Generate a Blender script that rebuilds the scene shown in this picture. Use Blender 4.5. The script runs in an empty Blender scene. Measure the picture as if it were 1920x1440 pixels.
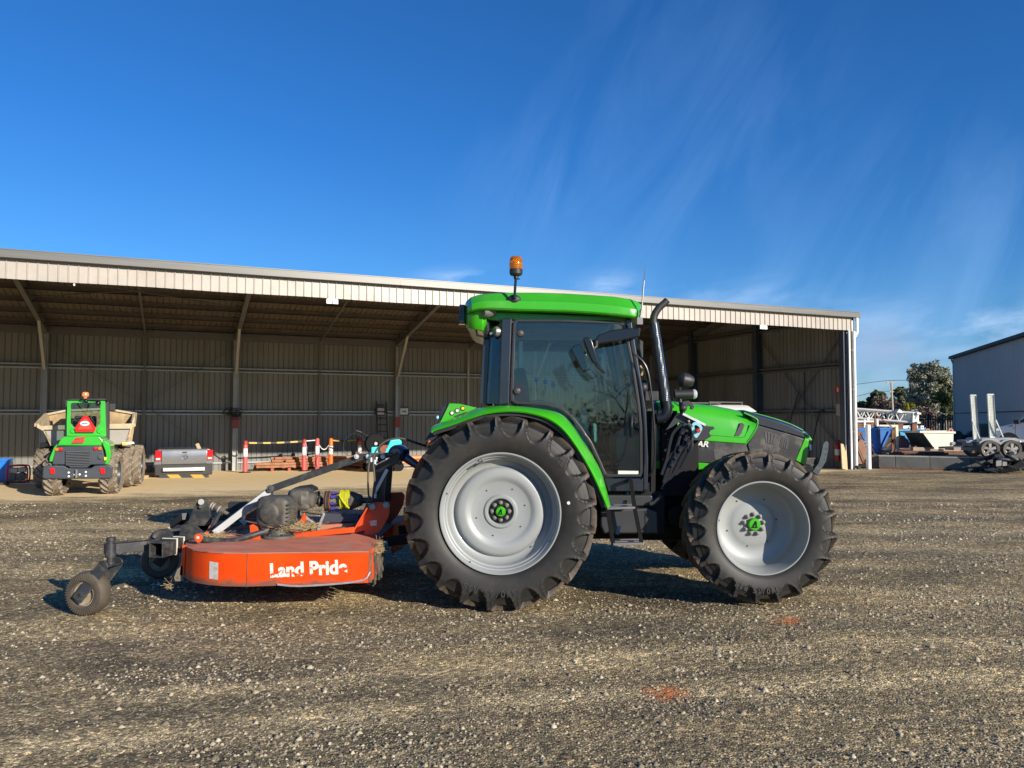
import bpy, bmesh, math, random
import numpy as np
from mathutils import Vector, Matrix, noise
random.seed(7); RNG = np.random.default_rng(7)
scene = bpy.context.scene
COL = scene.collection
R = math.radians
PI = math.pi
# ------------------------------------------------------------ camera maths
F = 1442.0; CZ = 1.63; PIT = math.atan(66/1442)
CA, SA = math.cos(PIT), math.sin(PIT)
def W(px, py, D):
    """point at distance D (world Y) seen at photo pixel px,py"""
    u = px-960; v = 720-py
    yc = F*CA - v*SA; zc = F*SA + v*CA
    return Vector((u*D/yc, D, CZ + zc*D/yc))
W_ray = W
def WP(pts, D): return [W(x, y, D) for x, y in pts]
# shed frame
TH = R(23.35); SC = Vector((11.27, 25.4, 0))
SX = Vector((math.cos(TH), math.sin(TH), 0)); SN = Vector((-math.sin(TH), math.cos(TH), 0))
def sm(a, b, x):
    t = min(1, max(0, (x-a)/(b-a))); return t*t*(3-2*t)
def gz(x, y):
    d = (x-SC.x)*SN.x + (y-SC.y)*SN.y
    z = -0.28*sm(-1.5, 11.8, d)*(1-sm(0.5, 6, (x-SC.x)*SX.x+(y-SC.y)*SX.y))
    z += 0.05*math.exp(-((x-2.4)**2/1.3+(y-6.8)**2/3.0))
    if -1 < y < 26:
        f = 1-sm(14, 26, y)
        z += f*0.012*(noise.noise(Vector((x*.5, y*.9, 0)))+.5*noise.noise(Vector((x*2.1, y*2.1, 3))))
    return z
def S(x, y, z): return SC + SX*x + SN*y + Vector((0, 0, z))   # shed-local to world
def frame(o, phi):
    """photo pixel -> coordinates in a frame standing at o and turned by phi, on its plane y = d"""
    o = Vector(o); ex = Vector((math.cos(phi), math.sin(phi), 0)); ey = Vector((-math.sin(phi), math.cos(phi), 0)); c0 = Vector((0, 0, CZ))
    def f(px, py, d=0.0):
        r = W_ray(px, py, 1.0)-c0; t = (d-(c0-o).dot(ey))/r.dot(ey); q = c0+r*t-o
        return Vector((q.dot(ex), d, q.z))
    return f
# ------------------------------------------------------------ materials
MATS = {}
def newmat(name):
    m = bpy.data.materials.new(name); m.use_nodes = True
    nt = m.node_tree; nt.nodes.clear()
    out = nt.nodes.new('ShaderNodeOutputMaterial')
    b = nt.nodes.new('ShaderNodeBsdfPrincipled')
    nt.links.new(b.outputs[0], out.inputs[0])
    MATS[name] = m
    return m, nt, b
def N(nt, t, **kw):
    n = nt.nodes.new(t)
    for k, v in kw.items(): setattr(n, k, v)
    return n
def ramp(nt, fac, stops):
    r = N(nt, 'ShaderNodeValToRGB'); nt.links.new(fac, r.inputs[0])
    e = r.color_ramp.elements
    e[0].position, e[0].color = stops[0][0], (*stops[0][1], 1)
    e[1].position, e[1].color = stops[1][0], (*stops[1][1], 1)
    for p, c in stops[2:]:
        q = e.new(p); q.color = (*c, 1)
    return r.outputs[0]
def mixc(nt, fac, a, b, mode='MIX'):
    m = N(nt, 'ShaderNodeMix', data_type='RGBA', blend_type=mode)
    for s, v in ((m.inputs[0], fac), (m.inputs[6], a), (m.inputs[7], b)):
        if isinstance(v, (int, float)): s.default_value = v
        elif isinstance(v, tuple): s.default_value = (*v, 1) if len(v) == 3 else v
        else: nt.links.new(v, s)
    return m.outputs[2]
def math_(nt, op, a, b=None, c=None):
    m = N(nt, 'ShaderNodeMath', operation=op)
    for i, v in enumerate((a, b, c)):
        if v is None: continue
        if isinstance(v, (int, float)): m.inputs[i].default_value = v
        else: nt.links.new(v, m.inputs[i])
    return m.outputs[0]
def noi(nt, vec, scale, detail=4, rough=.55):
    n = N(nt, 'ShaderNodeTexNoise'); n.inputs['Scale'].default_value = scale
    n.inputs['Detail'].default_value = detail; n.inputs['Roughness'].default_value = rough
    nt.links.new(vec, n.inputs['Vector']); return n.outputs['Fac']
def mat(name, col, rough=.5, metal=0, var=.12, vs=2.5, bump=0, bs=60, dirt=None, coat=0, spec=.5, stretch=None, trans=0, emis=0):
    if name in MATS: return MATS[name]
    m, nt, b = newmat(name)
    tc = N(nt, 'ShaderNodeTexCoord'); vec = tc.outputs['Object']
    if stretch:
        mp = N(nt, 'ShaderNodeMapping'); mp.inputs['Scale'].default_value = stretch
        nt.links.new(vec, mp.inputs[0]); vec = mp.outputs[0]
    n1 = noi(nt, vec, vs, 6, .6)
    dk = tuple(c*(1-var) for c in col); lt = tuple(min(1, c*(1+var)) for c in col)
    c = ramp(nt, n1, [(.3, dk), (.7, lt)])
    if dirt:
        dc, amt, ds = dirt
        n2 = noi(nt, vec, ds, 8, .65)
        f = ramp(nt, n2, [(.62-amt*.45, (0, 0, 0)), (.8-amt*.3, (1, 1, 1))])
        f2 = math_(nt, 'MULTIPLY', f, min(1, .5+amt*.5))
        c = mixc(nt, f2, c, dc)
        rr = math_(nt, 'MULTIPLY_ADD', f2, max(0, .85-rough), rough); nt.links.new(rr, b.inputs['Roughness'])
    else:
        rr = math_(nt, 'MULTIPLY_ADD', n1, .16, rough-.08); nt.links.new(rr, b.inputs['Roughness'])
    nt.links.new(c, b.inputs['Base Color'])
    b.inputs['Metallic'].default_value = metal
    b.inputs['Specular IOR Level'].default_value = spec
    if coat:
        b.inputs['Coat Weight'].default_value = coat; b.inputs['Coat Roughness'].default_value = .08
    if trans: b.inputs['Transmission Weight'].default_value = trans
    if emis:
        b.inputs['Emission Color'].default_value = (*col, 1); b.inputs['Emission Strength'].default_value = emis
    if bump:
        bp = N(nt, 'ShaderNodeBump'); bp.inputs['Strength'].default_value = bump; bp.inputs['Distance'].default_value = .01
        n3 = noi(nt, vec, bs, 5, .6); nt.links.new(n3, bp.inputs['Height']); nt.links.new(bp.outputs[0], b.inputs['Normal'])
    return m
def glass(name, tint, refl=1.0, rough=.01):
    m = bpy.data.materials.new(name); m.use_nodes = True; nt = m.node_tree; nt.nodes.clear(); MATS[name] = m
    out = N(nt, 'ShaderNodeOutputMaterial'); t = N(nt, 'ShaderNodeBsdfTransparent'); t.inputs[0].default_value = (*tint, 1)
    g = N(nt, 'ShaderNodeBsdfGlossy'); g.inputs['Roughness'].default_value = rough; g.inputs[0].default_value = (1, 1, 1, 1)
    fr = N(nt, 'ShaderNodeFresnel'); fr.inputs[0].default_value = 1.5
    k = math_(nt, 'MULTIPLY', fr.outputs[0], 1.9*refl)
    k = math_(nt, 'MINIMUM', k, 1.0)
    mx = N(nt, 'ShaderNodeMixShader'); nt.links.new(k, mx.inputs[0]); nt.links.new(t.outputs[0], mx.inputs[1]); nt.links.new(g.outputs[0], mx.inputs[2])
    nt.links.new(mx.outputs[0], out.inputs[0]); return m
DUST = (.26, .2, .13)
GREEN = mat('green_paint', (.04, .37, .007), .3, var=.06, coat=.4, dirt=((.12, .36, .06), .2, 3))
GREEN2 = mat('loader_green_paint', (.035, .42, .03), .3, var=.08, coat=.4)
BLACKP = mat('black_gloss_paint', (.009, .0095, .012), .22, var=.2, coat=.4, spec=.4)
BLACKM = mat('black_plastic', (.02, .02, .022), .5, var=.25, bump=.1, dirt=((.06, .055, .045), .15, 5))
DKGREY = mat('dark_grey_plastic', (.045, .045, .045), .42, var=.2, dirt=((.12, .105, .085), .25, 4))
HOODG = mat('hood_side_grey', (.045, .043, .04), .3, var=.35, vs=4, coat=.25, dirt=((.16, .14, .11), .3, 6))
CHASS = mat('chassis_black', (.006, .006, .006), .7, var=.3, spec=.3, dirt=((.03, .026, .02), .15, 6))
RIM = mat('rim_silver_paint', (.29, .305, .3), .45, metal=.1, var=.05, coat=.15)
STEEL = mat('bright_steel', (.27, .26, .24), .42, metal=.6, var=.1)
GALV = mat('galvanised_steel', (.55, .56, .57), .42, metal=.55, var=.15, vs=14)
MATTB = mat('matte_black', (.008, .008, .009), .7, spec=.15)
CHROME = mat('chrome', (.75, .75, .75), .1, metal=1, var=.03)
WHITE = mat('white_paint', (.66, .65, .61), .4, var=.05)
RED = mat('red_paint', (.5, .03, .02), .4)
REDLENS = mat('red_lens', (.6, .01, .015), .15, coat=.6)
ORLENS = mat('orange_lens', (.7, .16, .02), .15, coat=.6)
YELLOW = mat('yellow_paint', (.75, .55, .03), .5)
BLUEP = mat('blue_plastic', (.01, .16, .6), .35)
ORANGE = mat('orange_paint', (.66, .08, .01), .38, var=.1, coat=.15, dirt=((.3, .1, .05), .14, 9))
ORTOP = mat('faded_red_deck_paint', (.56, .15, .08), .6, var=.25, vs=5, dirt=((.33, .24, .17), .5, 7), stretch=(1, 3, 1))
RUST = mat('rusty_steel', (.22, .08, .035), .8, var=.4, vs=9, bump=.3, dirt=((.11, .08, .06), .4, 7))
MOWBLK = mat('dusty_black_steel', (.028, .03, .032), .5, var=.25, vs=6, bump=.12, dirt=((.15, .125, .09), .3, 8))
MOWGRY = mat('dusty_grey_gearbox', (.055, .053, .048), .5, var=.2, vs=6, dirt=((.17, .145, .105), .4, 6))
HOSE = mat('hose_rubber', (.03, .03, .03), .55, var=.3, dirt=((.2, .17, .11), .3, 12))
CORR = mat('cream_corrugated_steel', (.41, .365, .31), .4, var=.1, vs=1.6, bump=.5, bs=2.2, dirt=((.3, .27, .23), .15, 1.2))
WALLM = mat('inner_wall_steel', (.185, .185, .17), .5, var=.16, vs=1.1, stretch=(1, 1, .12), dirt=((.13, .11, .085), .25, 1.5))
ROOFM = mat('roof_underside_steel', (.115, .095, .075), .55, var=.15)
BARGE = mat('brown_grey_flashing', (.15, .145, .13), .4, metal=.15, var=.12, vs=3, stretch=(.3, 8, 8))
GIRT = mat('galvanised_girt', (.34, .345, .34), .45, metal=.3, var=.12)
FRAME = mat('frame_steel', (.13, .13, .125), .5, metal=.2)
BLUCOL = mat('blue_grey_column', (.045, .06, .08), .5)
DPIPE = mat('white_downpipe', (.78, .78, .76), .35)
def tyremat(name, base, dust, amt, r0, r1, sx=1.0):
    m, nt, b = newmat(name)
    tc = N(nt, 'ShaderNodeTexCoord'); v = tc.outputs['Object']
    sp = N(nt, 'ShaderNodeSeparateXYZ'); nt.links.new(v, sp.inputs[0])
    rr = math_(nt, 'SQRT', math_(nt, 'ADD', math_(nt, 'MULTIPLY', sp.outputs[0], sp.outputs[0]), math_(nt, 'MULTIPLY', sp.outputs[2], sp.outputs[2])))
    mr = N(nt, 'ShaderNodeMapRange'); nt.links.new(rr, mr.inputs[0]); mr.inputs[1].default_value = r0; mr.inputs[2].default_value = r1
    n1 = noi(nt, v, 5, 8, .65); n2 = noi(nt, v, 22, 5, .6)
    f = math_(nt, 'MULTIPLY', mr.outputs[0], ramp(nt, n1, [(.35, (.45, .45, .45)), (.6, (1, 1, 1))]))
    f = math_(nt, 'MULTIPLY', f, amt)
    f2 = math_(nt, 'MULTIPLY', ramp(nt, n1, [(.45, (0, 0, 0)), (.8, (1, 1, 1))]), .12)
    f = math_(nt, 'MAXIMUM', f, f2)
    c = ramp(nt, n2, [(.3, tuple(x*.85 for x in base)), (.7, tuple(x*1.2 for x in base))])
    c = mixc(nt, f, c, dust); nt.links.new(c, b.inputs['Base Color'])
    b.inputs['Roughness'].default_value = .55; b.inputs['Specular IOR Level'].default_value = .4
    bp = N(nt, 'ShaderNodeBump'); bp.inputs['Strength'].default_value = .12; bp.inputs['Distance'].default_value = .004
    nt.links.new(noi(nt, v, 130, 4), bp.inputs['Height']); nt.links.new(bp.outputs[0], b.inputs['Normal'])
    return m
TYRER = tyremat('tyre_rubber_rear', (.02, .0195, .018), (.17, .12, .075), .7, .775, .83)
TYREF = tyremat('tyre_rubber_front', (.02, .0195, .018), (.17, .12, .075), .7, .59, .635)
TYREL = tyremat('tyre_rubber_dusty', (.06, .055, .05), (.3, .24, .17), .8, .2, .3)
TYRES = tyremat('tyre_rubber_small', (.04, .04, .04), (.2, .17, .12), .5, .1, .3)
GLASSM = glass('tinted_cab_glass', (.86, .91, .88), .62)
GLASSC = glass('clear_glass', (.6, .68, .66), 1.0)
# ------------------------------------------------------------ mesh builder
OW = {}     # object -> world origin (None: local build)
class MB:
    def __init__(s): s.v = []; s.f = []; s.m = []
    def add(s, vs, fs, m=0):
        o = len(s.v); s.v += [tuple(v) for v in vs]
        for f in fs: s.f.append(tuple(i+o for i in f)); s.m.append(m)
        return s
    def box(s, c, d, rot=None, m=0):
        c = Vector(c); vs = []
        for x in (-.5, .5):
            for y in (-.5, .5):
                for z in (-.5, .5):
                    p = Vector((x*d[0], y*d[1], z*d[2]))
                    if rot is not None: p = rot @ p
                    vs.append(c+p)
        return s.add(vs, [(0, 1, 3, 2), (4, 6, 7, 5), (0, 4, 5, 1), (2, 3, 7, 6), (0, 2, 6, 4), (1, 5, 7, 3)], m)
    def bx(s, x0, x1, y0, y1, z0, z1, m=0):
        return s.box(((x0+x1)/2, (y0+y1)/2, (z0+z1)/2), (abs(x1-x0), abs(y1-y0), abs(z1-z0)), None, m)
    def bar(s, a, b, w, h, up=(0, 0, 1), m=0):
        a = Vector(a); b = Vector(b); d = (b-a); L = d.length; d.normalize(); up = Vector(up)
        sd = d.cross(up)
        if sd.length < 1e-4: sd = d.cross(Vector((0, 1, 0)))
        sd.normalize(); u2 = sd.cross(d).normalized()
        rot = Matrix((d, sd, u2)).transposed()
        return s.box((a+b)/2, (L, w, h), rot, m)
    def cyl(s, a, b, r0, r1=None, n=16, cap=True, m=0):
        a = Vector(a); b = Vector(b); r1 = r0 if r1 is None else r1
        d = (b-a).normalized(); u = d.orthogonal().normalized(); w = d.cross(u)
        vs = []
        for k in range(n):
            t = 2*PI*k/n; q = u*math.cos(t)+w*math.sin(t); vs += [a+q*r0, b+q*r1]
        fs = [(2*k, 2*((k+1) % n), 2*((k+1) % n)+1, 2*k+1) for k in range(n)]
        if cap: fs += [tuple(2*k for k in range(n)), tuple(2*k+1 for k in reversed(range(n)))]
        return s.add(vs, fs, m)
    def tube(s, pts, r, n=8, cap=True, m=0, sub=0):
        pts = [Vector(p) for p in pts]
        if sub:
            q = []
            P = [pts[0]*2-pts[1]]+pts+[pts[-1]*2-pts[-2]]
            for i in range(1, len(P)-2):
                for k in range(sub):
                    t = k/sub; a, b, c, d = P[i-1:i+3]
                    q.append(.5*((2*b)+(c-a)*t+(2*a-5*b+4*c-d)*t*t+(3*b-a-3*c+d)*t**3))
            pts = q+[pts[-1]]
        rs = r if isinstance(r, (list, tuple)) else [r]*len(pts)
        if len(rs) != len(pts): rs = [rs[0]+(rs[-1]-rs[0])*i/(len(pts)-1) for i in range(len(pts))]
        vs = []; d = (pts[1]-pts[0]).normalized(); u = d.orthogonal().normalized()
        for i, p in enumerate(pts):
            d = (pts[min(i+1, len(pts)-1)]-pts[max(i-1, 0)]).normalized()
            u = (u-d*u.dot(d)).normalized(); w = d.cross(u)
            vs += [p+(u*math.cos(2*PI*k/n)+w*math.sin(2*PI*k/n))*rs[i] for k in range(n)]
        fs = []
        for i in range(len(pts)-1):
            for k in range(n): fs.append((i*n+k, i*n+(k+1) % n, (i+1)*n+(k+1) % n, (i+1)*n+k))
        if cap: fs += [tuple(range(n)), tuple((len(pts)-1)*n+k for k in reversed(range(n)))]
        return s.add(vs, fs, m)
    def prism(s, pts, vec, m=0):
        pts = [Vector(p) for p in pts]; vec = Vector(vec); n = len(pts)
        fs = [tuple(range(n)), tuple(n+k for k in reversed(range(n)))]
        fs += [(k, (k+1) % n, n+(k+1) % n, n+k) for k in range(n)]
        return s.add(pts+[p+vec for p in pts], fs, m)
    def plate(s, px, D0, D1, m=0):
        return s.prism(WP(px, D0), (0, D1-D0, 0), m)
    def ring(s, outer, inner, vec, m=0):
        n = len(outer); vec = Vector(vec); o = [Vector(p) for p in outer]; i_ = [Vector(p) for p in inner]
        vs = o+i_+[p+vec for p in o]+[p+vec for p in i_]; fs = []
        for k in range(n):
            j = (k+1) % n
            fs += [(k, j, n+j, n+k), (2*n+k, 3*n+k, 3*n+j, 2*n+j), (k, 2*n+k, 2*n+j, j), (n+k, n+j, 3*n+j, 3*n+k)]
        return s.add(vs, fs, m)
    def lathe(s, prof, c=(0, 0, 0), ax=(0, 1, 0), n=48, closed=False, m=0):
        c = Vector(c); ax = Vector(ax).normalized(); u = ax.orthogonal().normalized(); w = ax.cross(u); P = len(prof)
        vs = []
        for k in range(n):
            t = 2*PI*k/n; q = u*math.cos(t)+w*math.sin(t)
            for r, a in prof: vs.append(c+q*r+ax*a)
        fs = []
        for k in range(n):
            j = (k+1) % n
            for i in range(P-1): fs.append((k*P+i, k*P+i+1, j*P+i+1, j*P+i))
            if closed: fs.append((k*P+P-1, k*P, j*P, j*P+P-1))
        return s.add(vs, fs, m)
    def sph(s, c, r, sc=(1, 1, 1), nu=16, nv=10, m=0):
        c = Vector(c); vs = [c+Vector((0, 0, r*sc[2]))]
        for i in range(1, nv):
            for k in range(nu):
                a = PI*i/nv; t = 2*PI*k/nu
                vs.append(c+Vector((r*sc[0]*math.sin(a)*math.cos(t), r*sc[1]*math.sin(a)*math.sin(t), r*sc[2]*math.cos(a))))
        vs.append(c-Vector((0, 0, r*sc[2]))); L = len(vs)-1; fs = []
        for k in range(nu):
            j = (k+1) % nu; fs.append((0, 1+k, 1+j)); fs.append((L, L-nu+j, L-nu+k))
            for i in range(nv-2): fs.append((1+i*nu+k, 1+(i+1)*nu+k, 1+(i+1)*nu+j, 1+i*nu+j))
        return s.add(vs, fs, m)
    def loft(s, secs, closed=True, cap=True, m=0):
        n = len(secs[0]); vs = [p for q in secs for p in q]; fs = []
        for i in range(len(secs)-1):
            for k in range(n if closed else n-1):
                j = (k+1) % n; fs.append((i*n+k, i*n+j, (i+1)*n+j, (i+1)*n+k))
        if cap and closed: fs += [tuple(range(n)), tuple((len(secs)-1)*n+k for k in reversed(range(n)))]
        return s.add(vs, fs, m)
    def build(s, name, mats, parent=None, bevel=0, smooth=35, local=False, segs=2, recalc=True, merge=0):
        me = bpy.data.meshes.new(name)
        o = bpy.data.objects.new(name, me); COL.objects.link(o)
        off = Vector((0, 0, 0))
        if parent is not None:
            o.parent = parent
            if not local and OW.get(parent.name) is not None: off = OW[parent.name]
            OW[o.name] = OW.get(parent.name)
        else:
            OW[o.name] = None
            if not local and s.v:   # centre origin at the base of the thing
                a = np.array(s.v); off = Vector((float(a[:, 0].mean()), float(a[:, 1].mean()), float(a[:, 2].min())))
                o.location = off; OW[o.name] = off.copy()
        vs = [(v[0]-off.x, v[1]-off.y, v[2]-off.z) for v in s.v]
        assert all(max(f) < len(vs) for f in s.f), name
        me.from_pydata(vs, [], s.f)
        ms = mats if isinstance(mats, (list, tuple)) else [mats]
        for q in ms: me.materials.append(q)
        if len(ms) > 1: me.polygons.foreach_set('material_index', s.m)
        if recalc or merge:
            bm = bmesh.new(); bm.from_mesh(me)
            if merge: bmesh.ops.remove_doubles(bm, verts=bm.verts, dist=merge)
            if recalc: bmesh.ops.recalc_face_normals(bm, faces=bm.faces)
            bm.to_mesh(me); bm.free()
        if smooth:
            me.polygons.foreach_set('use_smooth', [True]*len(me.polygons))
            me.set_sharp_from_angle(angle=R(smooth))
        if bevel:
            b = o.modifiers.new('bevel', 'BEVEL'); b.width = bevel; b.segments = segs; b.limit_method = 'ANGLE'; b.angle_limit = R(40)
            b.harden_normals = True
        me.update()
        return o
def tag(o, label=None, cat=None, group=None, kind=None):
    if label: o['label'] = label
    if cat: o['category'] = cat
    if group: o['group'] = group
    if kind: o['kind'] = kind
    return o
def thing(name, loc, label, cat, group=None, rz=0):
    o = bpy.data.objects.new(name, None); COL.objects.link(o); o.location = loc; o.rotation_euler.z = rz
    o.empty_display_size = .1
    OW[o.name] = Vector(loc) if rz == 0 else None
    return tag(o, label, cat, group)
def copy_tree(o, parent=None):
    c = o.copy(); COL.objects.link(c)
    if parent is not None: c.parent = parent; c.matrix_parent_inverse = o.matrix_parent_inverse.copy()
    for ch in list(o.children): copy_tree(ch, c)
    return c
def text(body, size, mat_, parent, loc, rot, name='lettering', ext=.002, off=0, shear=0, spc=1.0, xs=1.0, align='CENTER'):
    cu = bpy.data.curves.new(name, 'FONT'); cu.body = body; cu.size = size; cu.extrude = ext; cu.offset = off; cu.shear = shear
    cu.space_character = spc; cu.align_x = align; cu.align_y = 'CENTER'
    t = bpy.data.objects.new('tmp', cu); COL.objects.link(t); dg = bpy.context.evaluated_depsgraph_get()
    me = bpy.data.meshes.new_from_object(t.evaluated_get(dg)); bpy.data.objects.remove(t)
    me.materials.clear(); me.materials.append(mat_)
    o = bpy.data.objects.new(name, me); COL.objects.link(o)
    for v in me.vertices: v.co.x *= xs
    if parent is not None:
        o.parent = parent; off_ = OW.get(parent.name) or Vector((0, 0, 0)); o.location = Vector(loc)-off_
    else: o.location = loc
    o.rotation_euler = rot
    return o
def mirY(pts, yc): return [Vector((p[0], 2*yc-p[1], p[2])) for p in pts]
# ------------------------------------------------------------ sky, sun, camera
AZ = R(44); EL = R(18.6)
SUN = Vector((math.sin(AZ)*math.cos(EL), -math.cos(AZ)*math.cos(EL), math.sin(EL)))
wd = bpy.data.worlds.new('World'); scene.world = wd; wd.use_nodes = True
nt = wd.node_tree; nt.nodes.clear()
out = N(nt, 'ShaderNodeOutputWorld'); bg = N(nt, 'ShaderNodeBackground'); nt.links.new(bg.outputs[0], out.inputs[0])
sky = N(nt, 'ShaderNodeTexSky', sky_type='NISHITA'); sky.sun_disc = False; sky.sun_elevation = EL
sky.sun_rotation = math.atan2(SUN.x, SUN.y)
sky.air_density = 1.0; sky.dust_density = .25; sky.ozone_density = 3.0; sky.altitude = 600
tc = N(nt, 'ShaderNodeTexCoord'); mp = N(nt, 'ShaderNodeMapping'); nt.links.new(tc.outputs['Generated'], mp.inputs[0])
sep = N(nt, 'ShaderNodeSeparateXYZ'); nt.links.new(tc.outputs['Generated'], sep.inputs[0])
# project the view direction onto a cloud plane
zz = math_(nt, 'MAXIMUM', sep.outputs[2], .03)
cx = math_(nt, 'DIVIDE', sep.outputs[0], zz); cy = math_(nt, 'DIVIDE', sep.outputs[1], zz)
cmb = N(nt, 'ShaderNodeCombineXYZ'); nt.links.new(cx, cmb.inputs[0]); nt.links.new(cy, cmb.inputs[1])
yy_ = math_(nt, 'MAXIMUM', sep.outputs[1], .05)
px_ = math_(nt, 'DIVIDE', sep.outputs[0], yy_); pz_ = math_(nt, 'DIVIDE', sep.outputs[2], yy_)
fwd = math_(nt, 'GREATER_THAN', sep.outputs[1], .06)
cm2 = N(nt, 'ShaderNodeCombineXYZ'); nt.links.new(px_, cm2.inputs[0]); nt.links.new(pz_, cm2.inputs[1])
def blob(cx_, cz_, wx_, wz_, k):
    u = math_(nt, 'DIVIDE', math_(nt, 'SUBTRACT', px_, cx_), wx_); v = math_(nt, 'DIVIDE', math_(nt, 'SUBTRACT', pz_, cz_), wz_)
    d = math_(nt, 'ADD', math_(nt, 'MULTIPLY', u, u), math_(nt, 'MULTIPLY', v, v))
    return math_(nt, 'MULTIPLY', math_(nt, 'EXPONENT', math_(nt, 'MULTIPLY', d, -1.0)), k)
def addall(l):
    r = l[0]
    for q in l[1:]: r = math_(nt, 'ADD', r, q)
    return r
def streak(rot, sc, loc, dist=.6):
    m0 = N(nt, 'ShaderNodeMapping'); nt.links.new(cm2.outputs[0], m0.inputs[0]); m0.inputs['Rotation'].default_value = (0, 0, R(rot))
    m = N(nt, 'ShaderNodeMapping'); nt.links.new(m0.outputs[0], m.inputs[0]); m.inputs['Scale'].default_value = (sc[0], sc[1], 1); m.inputs['Location'].default_value = loc
    n = N(nt, 'ShaderNodeTexNoise'); n.inputs['Scale'].default_value = 1; n.inputs['Detail'].default_value = 9; n.inputs['Roughness'].default_value = .58; n.inputs['Distortion'].default_value = dist
    nt.links.new(m.outputs[0], n.inputs['Vector']); return n.outputs['Fac']
w1 = ramp(nt, streak(-62, (2.2, 9.5), (3.1, .4, 0)), [(.42, (0, 0, 0)), (.85, (1, 1, 1))])
w1 = math_(nt, 'MULTIPLY', w1, addall([blob(.24, .38, .18, .26, .15), blob(.04, .3, .1, .1, .12), blob(.62, .28, .16, .1, .2), blob(.5, .1, .3, .1, .25)]))
w2 = ramp(nt, streak(-8, (7, 22), (1.35, 2.3, 0), .3), [(.40, (0, 0, 0)), (.66, (1, 1, 1))])
w2 = math_(nt, 'MULTIPLY', w2, addall([blob(-.065, .183, .05, .012, .9), blob(.125, .175, .035, .014, .8), blob(.3, .16, .1, .02, .45), blob(.62, .12, .2, .03, .7), blob(.55, .03, .3, .05, .5)]))
w1 = math_(nt, 'MULTIPLY', w1, fwd); w2 = math_(nt, 'MULTIPLY', w2, fwd)
w3 = ramp(nt, streak(10, (5, 11), (.3, 4.1, 0), .2), [(.36, (0, 0, 0)), (.62, (1, 1, 1))])
w3 = math_(nt, 'MULTIPLY', math_(nt, 'MULTIPLY', w3, blob(.475, .085, .07, .035, .75)), fwd)
gain = ramp(nt, sep.outputs[2], [(.02, (.58, .82, 1.1)), (.34, (.27, .83, 1.42)), (.16, (.41, .87, 1.32))])
skc = mixc(nt, 1.0, sky.outputs[0], gain, 'MULTIPLY')
skc = mixc(nt, w1, skc, (5.0, 8.0, 13.0))
skc = mixc(nt, w2, skc, (5.6, 7.6, 10.8))
skc = mixc(nt, w3, skc, (3.4, 4.5, 6.6))
nt.links.new(skc, bg.inputs[0]); bg.inputs[1].default_value = .075
sl = bpy.data.lights.new('sun', 'SUN'); sl.energy = 4.8; sl.angle = R(.5); sl.color = (1, .91, .78)
so = bpy.data.objects.new('sun', sl); COL.objects.link(so); so.rotation_euler = SUN.to_track_quat('Z', 'Y').to_euler(); so.location = (5, -5, 8)
cam = bpy.data.cameras.new('camera'); cam.sensor_width = 36; cam.lens = 36*F/1920; cam.clip_start = .1; cam.clip_end = 5000
co = bpy.data.objects.new('camera', cam); COL.objects.link(co); co.location = (0, 0, CZ); co.rotation_euler = (PI/2+PIT, 0, 0)
scene.camera = co
scene.view_settings.view_transform = 'Standard'; scene.view_settings.look = 'None'; scene.view_settings.gamma = 1; scene.view_settings.exposure = .5
scene.cycles.max_bounces = 8; scene.cycles.transparent_max_bounces = 12
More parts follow.
